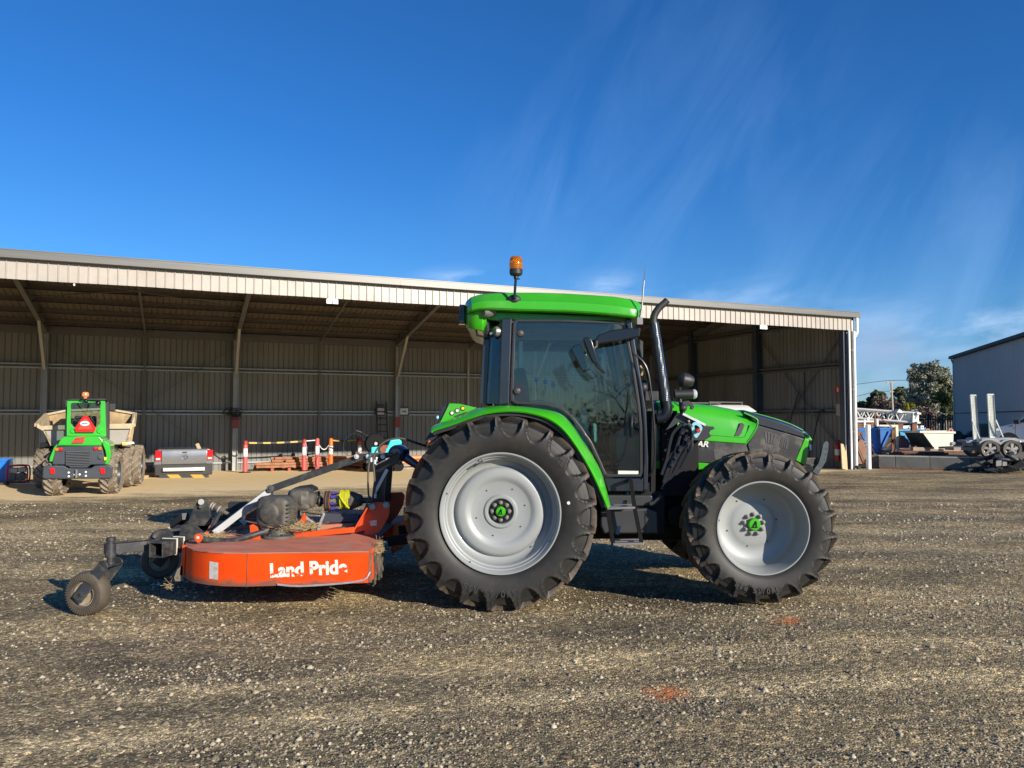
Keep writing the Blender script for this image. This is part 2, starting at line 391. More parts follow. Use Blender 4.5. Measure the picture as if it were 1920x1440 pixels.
# ------------------------------------------------------------ ground
def ground_material():
    m, nt, b = newmat('gravel_ground')
    g = N(nt, 'ShaderNodeNewGeometry'); pos = g.outputs['Position']
    mp = N(nt, 'ShaderNodeMapping'); mp.inputs['Rotation'].default_value = (0, 0, R(-8)); mp.inputs['Scale'].default_value = (.42, 1, 1); nt.links.new(pos, mp.inputs[0])
    big = noi(nt, mp.outputs[0], 1.1, 7, .62); big2 = noi(nt, mp.outputs[0], 3.3, 6, .6); fine = noi(nt, pos, 28, 6, .7)
    c = ramp(nt, big, [(.33, (.14, .113, .077)), (.46, (.27, .215, .13)), (.63, (.47, .36, .2))])
    c = mixc(nt, ramp(nt, big2, [(.35, (.5, .5, .5)), (.48, (0, 0, 0))]), c, (.19, .165, .125))
    # old wheel tracks: long shallow curves pressed into the gravel
    sx = N(nt, 'ShaderNodeSeparateXYZ'); nt.links.new(pos, sx.inputs[0]); X_, Y_ = sx.outputs[0], sx.outputs[1]
    wob = math_(nt, 'MULTIPLY', math_(nt, 'SUBTRACT', noi(nt, mp.outputs[0], .9, 4), .5), .7)
    for (y0, k1, k2, wd, amt, col) in ((4.5, .2, -.02, .17, .8, (.66, .52, .3)), (5.15, .22, -.025, .13, .8, (.64, .5, .29)), (4.8, .2, -.02, .08, .7, (.17, .145, .105)), (5.9, .1, -.012, .2, .6, (.19, .16, .12)), (9.4, .03, -.006, .3, .7, (.19, .165, .12)), (11.3, -.04, .004, .35, .8, (.6, .48, .29)), (13.5, -.08, .0, .4, .6, (.2, .17, .13)), (16.5, -.05, .002, .6, .7, (.6, .48, .3)), (3.95, -.12, .03, .13, .7, (.2, .165, .11)), (10.2, -.1, .0, .2, .7, (.6, .47, .28)), (7.7, -.12, .0, .15, .7, (.62, .49, .28)), (6.4, -.14, .0, .14, .6, (.2, .17, .12))):
        q = math_(nt, 'SUBTRACT', Y_, y0); q = math_(nt, 'SUBTRACT', q, math_(nt, 'MULTIPLY', X_, k1)); q = math_(nt, 'SUBTRACT', q, math_(nt, 'MULTIPLY', math_(nt, 'MULTIPLY', X_, X_), k2)); q = math_(nt, 'DIVIDE', math_(nt, 'ADD', q, wob), wd)
        e_ = math_(nt, 'EXPONENT', math_(nt, 'MULTIPLY', math_(nt, 'MULTIPLY', q, q), -1.0)); c = mixc(nt, math_(nt, 'MULTIPLY', math_(nt, 'MULTIPLY', e_, amt), ramp(nt, big2, [(.35, (.2, .2, .2)), (.6, (1, 1, 1))])), c, col)
    # crushed stone speckle
    vo = N(nt, 'ShaderNodeTexVoronoi'); vo.inputs['Scale'].default_value = 75; nt.links.new(pos, vo.inputs['Vector'])
    sepc = N(nt, 'ShaderNodeSeparateColor'); nt.links.new(vo.outputs['Color'], sepc.inputs[0])
    st = ramp(nt, sepc.outputs[0], [(0, (.42, .42, .42)), (.75, (1.1, 1.08, 1.03)), (.95, (2.0, 1.9, 1.65)), (.5, (.85, .85, .83))])
    vo2 = N(nt, 'ShaderNodeTexVoronoi'); vo2.inputs['Scale'].default_value = 24; nt.links.new(pos, vo2.inputs['Vector'])
    sepd = N(nt, 'ShaderNodeSeparateColor'); nt.links.new(vo2.outputs['Color'], sepd.inputs[0])
    st2 = ramp(nt, sepd.outputs[1], [(0, (.72, .72, .72)), (.8, (1.1, 1.1, 1.1)), (.95, (1.6, 1.55, 1.45))])
    c = mixc(nt, 1, c, st, 'MULTIPLY'); c = mixc(nt, 1, c, st2, 'MULTIPLY')
    # orange spill spots (brick dust)
    for (ox, oy, rad) in ((.92, 4.65, .17), (2.18, 6.15, .14), (17.4, 23.9, .9)):
        d = N(nt, 'ShaderNodeVectorMath', operation='DISTANCE'); nt.links.new(pos, d.inputs[0]); d.inputs[1].default_value = (ox, oy, 0)
        dd = math_(nt, 'ADD', d.outputs['Value'], math_(nt, 'MULTIPLY', math_(nt, 'SUBTRACT', fine, .5), rad*3.4))
        k = N(nt, 'ShaderNodeMapRange'); nt.links.new(dd, k.inputs[0]); k.inputs[1].default_value = rad; k.inputs[2].default_value = rad*.2; k.inputs[3].default_value = 0; k.inputs[4].default_value = .95
        c = mixc(nt, k.outputs[0], c, (.62, .2, .06))
    # sand: everything inside the shed line
    dp = N(nt, 'ShaderNodeVectorMath', operation='DOT_PRODUCT'); nt.links.new(pos, dp.inputs[0]); dp.inputs[1].default_value = tuple(SN)
    d0 = math_(nt, 'SUBTRACT', dp.outputs['Value'], SC.dot(SN))
    nb = noi(nt, mp.outputs[0], 1.7, 7, .7)
    d1 = math_(nt, 'ADD', d0, math_(nt, 'MULTIPLY', math_(nt, 'SUBTRACT', nb, .5), 5.5))
    k = N(nt, 'ShaderNodeMapRange'); nt.links.new(d1, k.inputs[0]); k.inputs[1].default_value = -1.5; k.inputs[2].default_value = .1
    dx = N(nt, 'ShaderNodeVectorMath', operation='DOT_PRODUCT'); nt.links.new(pos, dx.inputs[0]); dx.inputs[1].default_value = tuple(SX)
    kx = N(nt, 'ShaderNodeMapRange'); nt.links.new(math_(nt, 'SUBTRACT', dx.outputs['Value'], SC.dot(SX)), kx.inputs[0]); kx.inputs[1].default_value = .6; kx.inputs[2].default_value = -2
    kk = math_(nt, 'MULTIPLY', k.outputs[0], kx.outputs[0])
    sand = ramp(nt, noi(nt, mp.outputs[0], 4.5, 8, .68), [(.28, (.62, .44, .22)), (.4, (.88, .66, .36)), (.72, (.95, .76, .45))])
    c = mixc(nt, kk, c, sand)
    bstr = math_(nt, 'MULTIPLY_ADD', kk, -.75, .9)
    nt.links.new(c, b.inputs['Base Color']); b.inputs['Roughness'].default_value = .95; b.inputs['Specular IOR Level'].default_value = .15
    h = math_(nt, 'ADD', math_(nt, 'MULTIPLY', vo.outputs['Distance'], -.9), math_(nt, 'MULTIPLY', fine, 1.6))
    h = math_(nt, 'ADD', h, math_(nt, 'MULTIPLY', vo2.outputs['Distance'], -.9))
    bp = N(nt, 'ShaderNodeBump'); nt.links.new(bstr, bp.inputs['Strength']); bp.inputs['Distance'].default_value = .012
    nt.links.new(h, bp.inputs['Height']); nt.links.new(bp.outputs[0], b.inputs['Normal'])
    return m
GROUND = ground_material()
def lines(segs):
    r = []
    for a, b, st in segs:
        n = max(1, int(round((b-a)/st))); r += [a+(b-a)*i/n for i in range(n)]
    return r+[segs[-1][1]]
def sheet(name, xs, ys, fz, m, **k):
    vs = [(x, y, fz(x, y)) for y in ys for x in xs]; nx = len(xs); fs = []
    for j in range(len(ys)-1):
        for i in range(nx-1): fs.append((j*nx+i, j*nx+i+1, (j+1)*nx+i+1, (j+1)*nx+i))
    b = MB(); b.v = vs; b.f = fs; b.m = [0]*len(fs)
    return b.build(name, m, None, local=True, smooth=0, recalc=False, **k)
xs = lines([(-3000, -200, 700), (-200, -40, 20), (-40, -8, 1), (-8, 8, .12), (8, 40, 1), (40, 200, 20), (200, 3000, 700)])
ys = lines([(-300, -20, 40), (-20, 2, 2), (2, 12, .12), (12, 45, .8), (45, 200, 20), (200, 3500, 800)])
o = sheet('gravel_ground', xs, ys, gz, GROUND); tag(o, kind='structure', label='grey and tan crushed gravel yard')
o.data.polygons.foreach_set('use_smooth', [True]*len(o.data.polygons))
# raised yard behind the concrete blocks
UPM = mat('upper_yard_gravel', (.19, .165, .13), .95, var=.35, vs=2, bump=.6, bs=30, spec=.15, dirt=((.3, .24, .16), .4, 1.5))
ub = MB(); BL0 = Vector((11.95, 25.75, 0)); BL1 = Vector((15.15, 24.25, 0)); bd = (BL1-BL0).normalized(); bn = Vector((-bd.y, bd.x, 0))
ub.prism([BL0+bn*.25-bd*.1, BL0+bd*16+bn*.25, Vector((120, 30, 0)), Vector((120, 160, 0)), Vector((-60, 160, 0)), Vector((-60, 60, 0)), Vector((11.0, 44, 0))], (0, 0, .4))
ub.build('upper_yard', UPM, None, local=True, smooth=0)
tag(bpy.data.objects['upper_yard'], kind='structure', label='raised gravel yard behind the concrete blocks')
# loose stones on the gravel (uncountable)
def stones(n):
    D = 3.3*np.exp(RNG.random(n)*math.log(15/3.3)); x = (RNG.random(n)*2-1)*(D*.72+.6)
    s = np.clip(np.exp(RNG.normal(math.log(.0044), .55, n)), .002, .02)*(.75+D*.08)
    # clumps
    keep = np.array([noise.noise(Vector((a*.55, b*1.3, 9)))+.35*noise.noise(Vector((a*2.5, b*3.5, 2))) for a, b in zip(x, D)])
    k = RNG.random(n) < np.clip(.55+keep*1.5, .08, 1)
    D, x, s = D[k], x[k], s[k]; n = len(D)
    base = np.array([(1, 0, 0), (.5, .87, 0), (-.5, .87, 0), (-1, 0, 0), (-.5, -.87, 0), (.5, -.87, 0), (.35, .2, .75), (-.4, .1, .8), (.05, -.4, .7)])
    fc = np.array([(0, 1, 6), (1, 7, 6), (1, 2, 7), (2, 3, 7), (3, 4, 7), (4, 8, 7), (4, 5, 8), (5, 0, 8), (0, 6, 8), (6, 7, 8)])
    nb = len(base)
    P = base[None]*(1+RNG.normal(0, .22, (n, nb, 3)))*s[:, None, None]*np.array([1, 1, .95])
    a = RNG.random(n)*2*PI; ca, sa = np.cos(a)[:, None], np.sin(a)[:, None]
    q = np.stack([P[..., 0]*ca-P[..., 1]*sa, P[..., 0]*sa+P[..., 1]*ca, P[..., 2]], -1)
    z0 = np.array([gz(a_, b_) for a_, b_ in zip(x, D)])
    q += np.stack([x, D, z0-.0012], -1)[:, None, :]
    me = bpy.data.meshes.new('loose_gravel'); me.vertices.add(n*nb); me.vertices.foreach_set('co', q.reshape(-1))
    F_ = (fc[None]+(np.arange(n)*nb)[:, None, None]).reshape(-1, 3); me.loops.add(len(F_)*3); me.loops.foreach_set('vertex_index', F_.reshape(-1).astype(np.int32))
    me.polygons.add(len(F_)); me.polygons.foreach_set('loop_start', np.arange(0, len(F_)*3, 3, dtype=np.int32)); me.polygons.foreach_set('loop_total', np.full(len(F_), 3, dtype=np.int32))
    me.update(calc_edges=True)
    at = me.attributes.new('tone', 'FLOAT', 'POINT'); at.data.foreach_set('value', np.repeat(RNG.random(n), nb).astype(np.float32))
    m, nt, b = newmat('loose_stone')
    an = N(nt, 'ShaderNodeAttribute'); an.attribute_name = 'tone'
    c = ramp(nt, an.outputs['Fac'], [(0, (.16, .135, .095)), (.45, (.32, .26, .165)), (.8, (.44, .36, .225)), (1, (.64, .54, .37))])
    nt.links.new(c, b.inputs['Base Color']); b.inputs['Roughness'].default_value = .9
    me.materials.append(m)
    o = bpy.data.objects.new('loose_gravel', me); COL.objects.link(o)
    return tag(o, 'loose pale and grey stones scattered over the yard', 'gravel', kind='stuff')
stones(105000)
# ============================================================ open steel shed
L = 30.85; DEP = 11.8; RY = 5.9; RZ = 5.86; FZ = 5.06; BZ = 4.86
def roofz(y): return FZ+(RZ-FZ)*(y/RY) if y < RY else RZ+(BZ-RZ)*((y-RY)/(DEP-RY))
shed = thing('open_shed', SC, 'long open-fronted steel shed with cream fascia behind the green tractor', 'shed', rz=TH)
def ribs(mb, x0, x1, f3, pitch=.19, rib=.026, w=.035):
    """ribbed sheet: f3(x, d, end) -> point, d = rib height, end 0/1"""
    xs = []; x = x0
    while x < x1:
        for dx, d in ((0, 0), (.012, rib), (w-.012, rib), (w, 0)): xs.append((min(x+dx, x1), d))
        x += pitch
    xs.append((x1, 0)); vs = [f3(a, d, 0) for a, d in xs]+[f3(a, d, 1) for a, d in xs]; n = len(xs)
    mb.add(vs, [(i, i+1, n+i+1, n+i) for i in range(n-1)])
b = MB(); ribs(b, -L, -.02, lambda x, d, e: (x, -.005-d, 5.0 if e else 4.57+.006*math.sin(x*1.7)))
fas = b.build('fascia', CORR, shed, local=True, smooth=0, recalc=False)
b = MB(); b.bx(-L-.05, .22, -.17, -.15, 4.99, 5.15); b.bx(-L-.05, .22, -.15, -.03, 4.985, 5.0); b.box((-L/2, -.155, 5.16), (L+.3, .05, .02))
b.build('gutter', BARGE, shed, local=True)
for i in range(5):   # lap joints in the flashing
    b = MB(); b.bx(-6.1*i-3.2, -6.1*i-3.19+.05, -.174, -.171, 4.992, 5.148); b.build('gutter_joint', BARGE, shed, local=True)
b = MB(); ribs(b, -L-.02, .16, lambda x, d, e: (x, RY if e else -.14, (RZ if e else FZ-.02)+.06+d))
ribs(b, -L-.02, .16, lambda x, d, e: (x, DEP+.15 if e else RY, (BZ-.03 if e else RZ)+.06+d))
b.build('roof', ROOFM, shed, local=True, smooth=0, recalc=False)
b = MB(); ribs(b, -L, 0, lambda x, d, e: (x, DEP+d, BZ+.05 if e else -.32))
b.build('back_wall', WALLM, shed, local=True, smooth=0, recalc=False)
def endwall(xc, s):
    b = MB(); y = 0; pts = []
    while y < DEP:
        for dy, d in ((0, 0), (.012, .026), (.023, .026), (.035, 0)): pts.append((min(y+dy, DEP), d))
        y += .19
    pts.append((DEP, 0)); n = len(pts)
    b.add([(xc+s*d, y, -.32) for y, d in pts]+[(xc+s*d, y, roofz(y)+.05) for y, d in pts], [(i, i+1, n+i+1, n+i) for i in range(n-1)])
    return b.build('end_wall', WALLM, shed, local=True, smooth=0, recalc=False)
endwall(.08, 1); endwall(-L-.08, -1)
for z in (1.87, 3.46):
    for (za, h) in ((z+.06, .05), (z-.06, .05)):
        b = MB(); b.bx(-L, -.1, DEP-.12, DEP-.005, za-h/2, za+h/2); b.bx(-L, -.1, DEP-.02, DEP-.006, z-.04, z+.04)
        b.build('wall_girt', GIRT, shed, local=True)
b = MB(); b.bx(-L, -.1, DEP-.07, DEP-.004, .28-.3, .34-.3); b.build('wall_girt', GIRT, shed, local=True)
for z in (1.87, 3.45, 5.02):
    b = MB(); b.bx(-.06, .075, .05, DEP-.13, z+.03, z+.09); b.bx(-.06, .075, .05, DEP-.13, z-.09, z-.03); b.bx(.055, .07, .05, DEP-.13, z-.03, z+.03)
    b.build('wall_girt', FRAME, shed, local=True)
b = MB(); b.bx(-L, -.1, DEP-.28, DEP-.13, 4.56, 4.82); b.build('eave_beam', FRAME, shed, local=True)
b = MB(); b.bx(-L, -.1, .06, .2, 4.66, 5.0); b.build('header_beam', FRAME, shed, local=True)
def slope_bar(mb, x, y0, y1, dz, w, h):
    for a, c in ((y0, min(y1, RY)), (max(y0, RY), y1)):
        if c > a: mb.bar((x, a, roofz(a)+dz), (x, c, roofz(c)+dz), w, h)
for k in range(6):
    x = -6.17*k-(.12 if k == 0 else 0)+(.12 if k == 5 else 0)
    b = MB(); slope_bar(b, x, .05, DEP-.15, -.31, .14, .02); slope_bar(b, x, .05, DEP-.15, -.05-.02, .14, .02); slope_bar(b, x, .05, DEP-.15, -.18, .02, .24)
    b.build('rafter', FRAME, shed, local=True)
    b = MB(); b.bx(x-.09, x-.07, DEP-.34, DEP-.14, -.3, 4.6); b.bx(x+.07, x+.09, DEP-.34, DEP-.14, -.3, 4.6); b.bx(x-.07, x+.07, DEP-.25, DEP-.23, -.3, 4.6)
    b.build('column', GIRT, shed, local=True)
    b = MB(); b.bx(x-.1, x+.1, DEP-.36, DEP-.345, 1.3, 1.72); b.build('warning_band', [mat('faded_red_band', (.3, .05, .05), .6)], shed, local=True)
    if k:
        b = MB(); b.bar((x, DEP-.3, 3.35), (x, DEP-1.75, 4.92), .09, .09); b.build('knee_brace', GIRT, shed, local=True)
for k in range(5):
    x = -3.085-6.17*k
    b = MB(); b.bx(x-.04, x+.04, DEP-.17, DEP-.13, -.3, 4.6); b.build('mullion', FRAME if k > 1 else GIRT, shed, local=True)
    b = MB(); slope_bar(b, x, .1, DEP-.2, -.25, .05, .05); b.build('roof_tie', FRAME, shed, local=True)
for y in (.75, 1.95, 3.15, 4.35, 5.5, 6.3, 7.5, 8.7, 9.9, 11.1):
    b = MB(); z = roofz(y); b.bx(-L, -.02, y-.01, y+.01, z-.14, z+.03); b.bx(-L, -.02, y-.05, y-.01, z-.14, z-.125); b.build('purlin', ROOFM, shed, local=True)
BR = FRAME
for a, c in (((-24.6, 4.3), (-18.6, .0)), ((-18.6, 4.3), (-24.6, .0))):
    b = MB(); b.bar((a[0], DEP-.2, a[1]), (c[0], DEP-.2, c[1]), .03, .04, up=(0, 1, 0)); b.build('cross_brace', FRAME, shed, local=True)
b = MB(); b.bar((-12.45, DEP-.2, 4.3), (-18.4, DEP-.2, .0), .03, .03); 
for y0, y1 in ((.3, 4.2), ):
    b2 = MB(); b2.bar((-.03, .3, 4.6), (-.03, 4.3, .3), .02, .05); b2.build('cross_brace', BR, shed, local=True)
    b2 = MB(); b2.bar((-.03, 4.3, 4.6), (-.03, .3, .3), .02, .05); b2.build('cross_brace', BR, shed, local=True)
for (xa, ya, xb, yb) in ((-24.6, .4, -18.6, 8), (-18.6, .4, -24.6, 8)):
    b = MB(); b.bar((xa, ya, roofz(ya)-.2), (xb, yb, roofz(yb)-.2), .03, .03); b.build('roof_brace', FRAME, shed, local=True)
# end wall columns
for y in (4.45, 8.5):
    b = MB(); b.bx(-.22, .05, y-.02, y+.02, -.3, roofz(y)); b.bx(-.24, -.22, y-.11, y+.11, -.3, roofz(y)); b.bx(.03, .05, y-.11, y+.11, -.3, roofz(y))
    b.build('column', BLUCOL, shed, local=True)
b = MB(); b.bx(-.36, -.34, .02, .22, -.02, 4.75); b.bx(-.02, 0.0, .02, .22, -.02, 4.75); b.bx(-.34, -.02, .11, .13, -.02, 4.75); b.build('corner_column', BLUCOL, shed, local=True)
b = MB(); b.bx(-.17, -.1, -.03, .02, -.02, 4.57); b.bx(-.02, .075, -.02, .02, -.02, 4.9); b.build('corner_flashing', WHITE, shed, local=True)
# downpipe
b = MB(); b.tube([(.12, -.1, 4.99), (.12, -.1, 4.55), (.09, -.09, 4.45), (.0, -.08, 4.3), (-.005, -.08, 4.2), (-.005, -.08, .05)], .052, 12, sub=3)
dp = b.build('downpipe', DPIPE, shed, local=True)
b = MB(); b.tube([(-.005, -.08, .1), (-.005, -.1, .06), (-.005, -.2, .03)], .06, 10); b.build('downpipe_shoe', DKGREY, dp, local=True)
for z in (1.2, 2.6, 3.9):
    b = MB(); b.bx(-.07, .06, -.09, .02, z, z+.03); b.build('pipe_bracket', WHITE, dp, local=True)
# flood lights under the fascia
for lx in (-17.05, -3.72):
    b = MB(); b.bx(lx-.14, lx-.01, -.02, .02, 4.44, 4.55); b.bx(lx+.01, lx+.14, -.02, .02, 4.44, 4.55); b.bx(lx-.12, lx+.12, .0, .05, 4.54, 4.6)
    b.build('flood_light', mat('flood_light_glass', (.85, .87, .9), .2), shed, local=True)
b = MB(); b.sph((-22.55, -.04, 4.52), .022, (1, .6, 1.4)); b.build('insulator', WHITE, shed, local=True)
b = MB(); b.box((-22.9, 1.2, 4.86), (1.1, .2, .14), Matrix.Rotation(.1, 3, 'Y')); b.build('vent_box', BLACKM, shed, local=True)
# electric box + switch on the end wall column, fire sign
b = MB(); b.bx(-.12, -.06, .25, .62, 1.75, 2.15); eb = b.build('electric_box', GIRT, shed, local=True, bevel=.01)
b = MB(); b.cyl((-.12, .38, 1.98), (-.15, .38, 1.98), .05); b.build('socket', BLACKM, eb, local=True)

def Sx(px, py, loc_y):
    """shed-local x and z of a photo pixel on the plane local y = loc_y"""
    p = W(px, py, 1.0)-Vector((0, 0, CZ)); cam_ = Vector((0, 0, CZ))
    t = (loc_y-(cam_-SC).dot(SN))/p.dot(SN); q = cam_+p*t
    return (q-SC).dot(SX), q.z
def SW(px, py, loc_y):
    x, z = Sx(px, py, loc_y); return S(x, loc_y, z)
def sroot(name, px, py, ly, label, cat, group=None, z=None, rz=None):
    """thing whose base stands inside the shed, axes along the shed"""
    p = SW(px, py, ly); p.z = gz(p.x, p.y) if z is None else z
    return thing(name, p, label, cat, group, rz=TH if rz is None else rz)
# ---- framed signs
for px, lab, arrow in ((713, 'white framed board on the back wall behind the dark ladder', 0), (758, 'framed white sign with a black arrow on the back wall', 1)):
    p = SW(px, 771.5, DEP-.15); r = thing('framed_sign', p, lab, 'sign', rz=TH)
    b = MB(); b.ring([(-.2, 0, -.16), (.2, 0, -.16), (.2, 0, .16), (-.2, 0, .16)], [(-.17, 0, -.13), (.17, 0, -.13), (.17, 0, .13), (-.17, 0, .13)], (0, .03, 0)); b.build('frame', BLACKM, r, local=True)
    b = MB(); b.bx(-.172, .172, .012, .028, -.132, .132); b.build('panel', WHITE, r, local=True)
    if arrow:
        b = MB(); b.prism([(-.09, .008, -.02), (.03, .008, -.02), (.03, .008, -.045), (.09, .008, 0), (.03, .008, .045), (.03, .008, .02), (-.09, .008, .02)], (0, .003, 0)); b.build('arrow', BLACKM, r, local=True)
# ---- ladder
WOODD = mat('dark_wood', (.06, .035, .02), .7, var=.3)
r = sroot('ladder', 718, 870, DEP-.55, 'short dark timber ladder leaning on the back wall beside the framed board', 'ladder')
lz = 2.6; 
for sx in (-.2, .2):
    b = MB(); b.bar((sx, -.1, 0), (sx, .33, lz), .04, .07); b.build('rail', WOODD, r, local=True)
for k in range(10):
    t = (k+.5)/10; b = MB(); b.bar((-.2, -.1+.43*t, lz*t), (.2, -.1+.43*t, lz*t), .03, .05); b.build('rung', WOODD, r, local=True)
# ---- item hung on column (two dark birds-nest like coils)
p = SW(440, 775, DEP-.5); r = thing('cable_coil', p, 'tangled black cable coil hung on the column above the silver tailgate', 'cable', rz=TH)
for k in range(9):
    b = MB() if k == 0 else b
    a = RNG.random()*6; rr = .1+RNG.random()*.1; c = Vector((RNG.normal(0, .12), RNG.normal(0, .03), RNG.normal(0, .05)))
    b.tube([c+Vector((rr*1.3*math.cos(t+a), .03*math.sin(3*t), rr*math.sin(t+a)*.7)) for t in np.linspace(0, 6.2, 14)], .014, 6)
b.build('coil', BLACKM, r, local=True)
# ---- white van parked deep in the shed, only its roof shows over the bonnet
VANW = mat('white_van_paint', (.8, .8, .78), .3, coat=.4, var=.03)
vp = W(1345, 800, 27.0); r = thing('white_van', (vp.x, vp.y, gz(vp.x, vp.y)), 'white van parked in the shed, its roof showing over the tractor bonnet', 'van', rz=TH)
b = MB()
secs = []
for (z, hw, f0, f1) in ((.45, .86, -2.2, 2.2), (1.0, .9, -2.25, 2.25), (1.4, .88, -2.0, 2.2), (2.0, .78, -1.1, 2.1), (2.17, .7, -.85, 2.0), (2.2, .5, -.7, 1.85)):
    secs.append([(-hw, f0, z), (hw, f0, z), (hw, f1, z), (-hw, f1, z)])
b.loft(secs); b.build('body', VANW, r, local=True, bevel=.06, segs=3)
b = MB(); b.loft([[(-.82, -1.99, 1.44), (.82, -1.99, 1.44), (.82, -1.95, 1.44), (-.82, -1.95, 1.44)], [(-.74, -1.17, 1.96), (.74, -1.17, 1.96), (.74, -1.13, 1.96), (-.74, -1.13, 1.96)]]); b.build('windscreen', BLACKP, r, local=True)
for sx in (-1, 1):
    for y0_, y1_, y2_ in ((-1.7, -.5, -1.1), (-.4, .7, -.4), (.8, 1.9, .8)):
        b = MB(); b.add([(sx*.885, y0_, 1.45), (sx*.885, y1_, 1.45), (sx*.795, y1_, 1.96), (sx*.795, y2_, 1.96), (sx*.87, y0_, 1.45), (sx*.87, y1_, 1.45), (sx*.78, y1_, 1.96), (sx*.78, y2_, 1.96)], [(0, 1, 2, 3), (4, 7, 6, 5), (0, 4, 5, 1), (1, 5, 6, 2), (2, 6, 7, 3), (3, 7, 4, 0)]); b.build('side_window', BLACKP, r, local=True)
for sx in (-1, 1):
    for yy in (-1.4, 1.4):
        b = MB(); b.cyl((sx*.65, yy, .33), (sx*.9, yy, .33), .33, n=24); b.build('wheel', TYRES, r, local=True)
b = MB()
for yy in (-.5, .7): b.bx(-.72, .72, yy, yy+.05, 2.27, 2.31); b.bx(-.7, -.66, yy, yy+.05, 2.14, 2.27); b.bx(.66, .7, yy, yy+.05, 2.14, 2.27)
b.build('roof_rack', DKGREY, r, local=True)
# ---- fire sign, extinguisher, leaning board, poles
p = SW(1568, 730, .25); 
r = thing('fire_sign', S(-.13, .5, 2.63), 'small red fire equipment sign high on the shed end wall', 'sign', rz=TH)
b = MB(); b.bx(-.012, .0, -.13, .13, -.12, .12); b.build('plate', RED, r, local=True)
b = MB(); b.prism([(-.016, -.03, -.08), (-.016, .04, -.08), (-.016, .04, .04), (-.016, .01, .09), (-.016, -.03, .04)], (.003, 0, 0)); b.build('extinguisher_symbol', WHITE, r, local=True)
r = thing('fire_extinguisher', S(-.2, .5, .25), 'red fire extinguisher hung low at the shed corner beside a leaning plank', 'fire extinguisher', rz=TH)
b = MB(); b.lathe([(0, 0), (.09, 0), (.095, .03), (.095, .5), (.07, .57), (.03, .6), (.03, .64), (0, .64)], ax=(0, 0, 1), n=24); b.build('cylinder', RED, r, local=True)
b = MB(); b.tube([(0, -.02, .63), (0, -.12, .62), (0, -.13, .4), (0, -.12, .2)], .015, 8, sub=3); b.build('hose', BLACKM, r, local=True)
b = MB(); b.bx(-.02, .02, -.06, .06, .64, .69); b.build('handle', BLACKM, r, local=True)
b = MB(); b.lathe([(.097, .18), (.097, .38)], ax=(0, 0, 1), n=24); b.build('label_sheet', WHITE, r, local=True, recalc=False)
b = MB(); a0 = S(-.6, -.15, 0); a1 = S(-.38, .1, .8)
b.bar(a0, a1, .24, .04, up=SN); o = b.build('timber_plank', mat('raw_pine', (.5, .36, .2), .7, var=.2, vs=6, stretch=(8, 8, .6)))
tag(o, 'short pale timber plank leaning on the shed corner column', 'plank')
for i, (px, top, lab) in enumerate(((1500, 730, 'tallest thin black pole leaning on the end wall'), (1493, 770, 'black pole crossing the tallest pole on the end wall'), (1517, 778, 'short black hooked pole leaning on the end wall near the bonnet nose'))):
    ly = 1.9+i*.3 if i < 2 else 1.35
    hz = (3.3, 2.6, 1.9)[i]
    b = MB(); p0 = S(-.75, ly+(-.5 if i == 0 else .55 if i == 1 else 0), gz(9, 26)); p1 = S(-.12, ly+(.1 if i < 2 else 0), hz)
    pts = [p0, (p0+p1)/2, p1]+([p1+Vector((.06, -.1, .05)), p1+Vector((.1, -.16, -.02))] if i == 2 else [])
    b.tube(pts, .022, 8); o = b.build('leaning_pole', BLACKM); tag(o, lab, 'pole', 'poles leaning on the shed end wall')
# dark clutter at the foot of the end wall
for i, (lx, ly, w, d, h, lab) in enumerate(((-1.2, 1.2, .9, .7, .38, 'low black crate at the foot of the end wall nearest the corner'), (-2.3, 2.2, .8, .6, .45, 'dark crate at the foot of the end wall behind the curved steel bracket'))):
    r = thing('crate', S(lx, ly, gz(*S(lx, ly, 0)[:2])), lab, 'crate', 'dark crates along the end wall', rz=TH)
    b = MB(); b.ring([(-w/2, -d/2, 0), (w/2, -d/2, 0), (w/2, d/2, 0), (-w/2, d/2, 0)], [(-w/2+.03, -d/2+.03, 0), (w/2-.03, -d/2+.03, 0), (w/2-.03, d/2-.03, 0), (-w/2+.03, d/2-.03, 0)], (0, 0, h)); b.bx(-w/2, w/2, -d/2, d/2, 0, .03)
    b.build('box', BLACKM, r, local=True)
    b = MB()
    for z in (.1, h-.06): b.bx(-w/2-.02, w/2+.02, -d/2-.02, -d/2-.002, z, z+.05)
    b.build('rib', DKGREY, r, local=True)
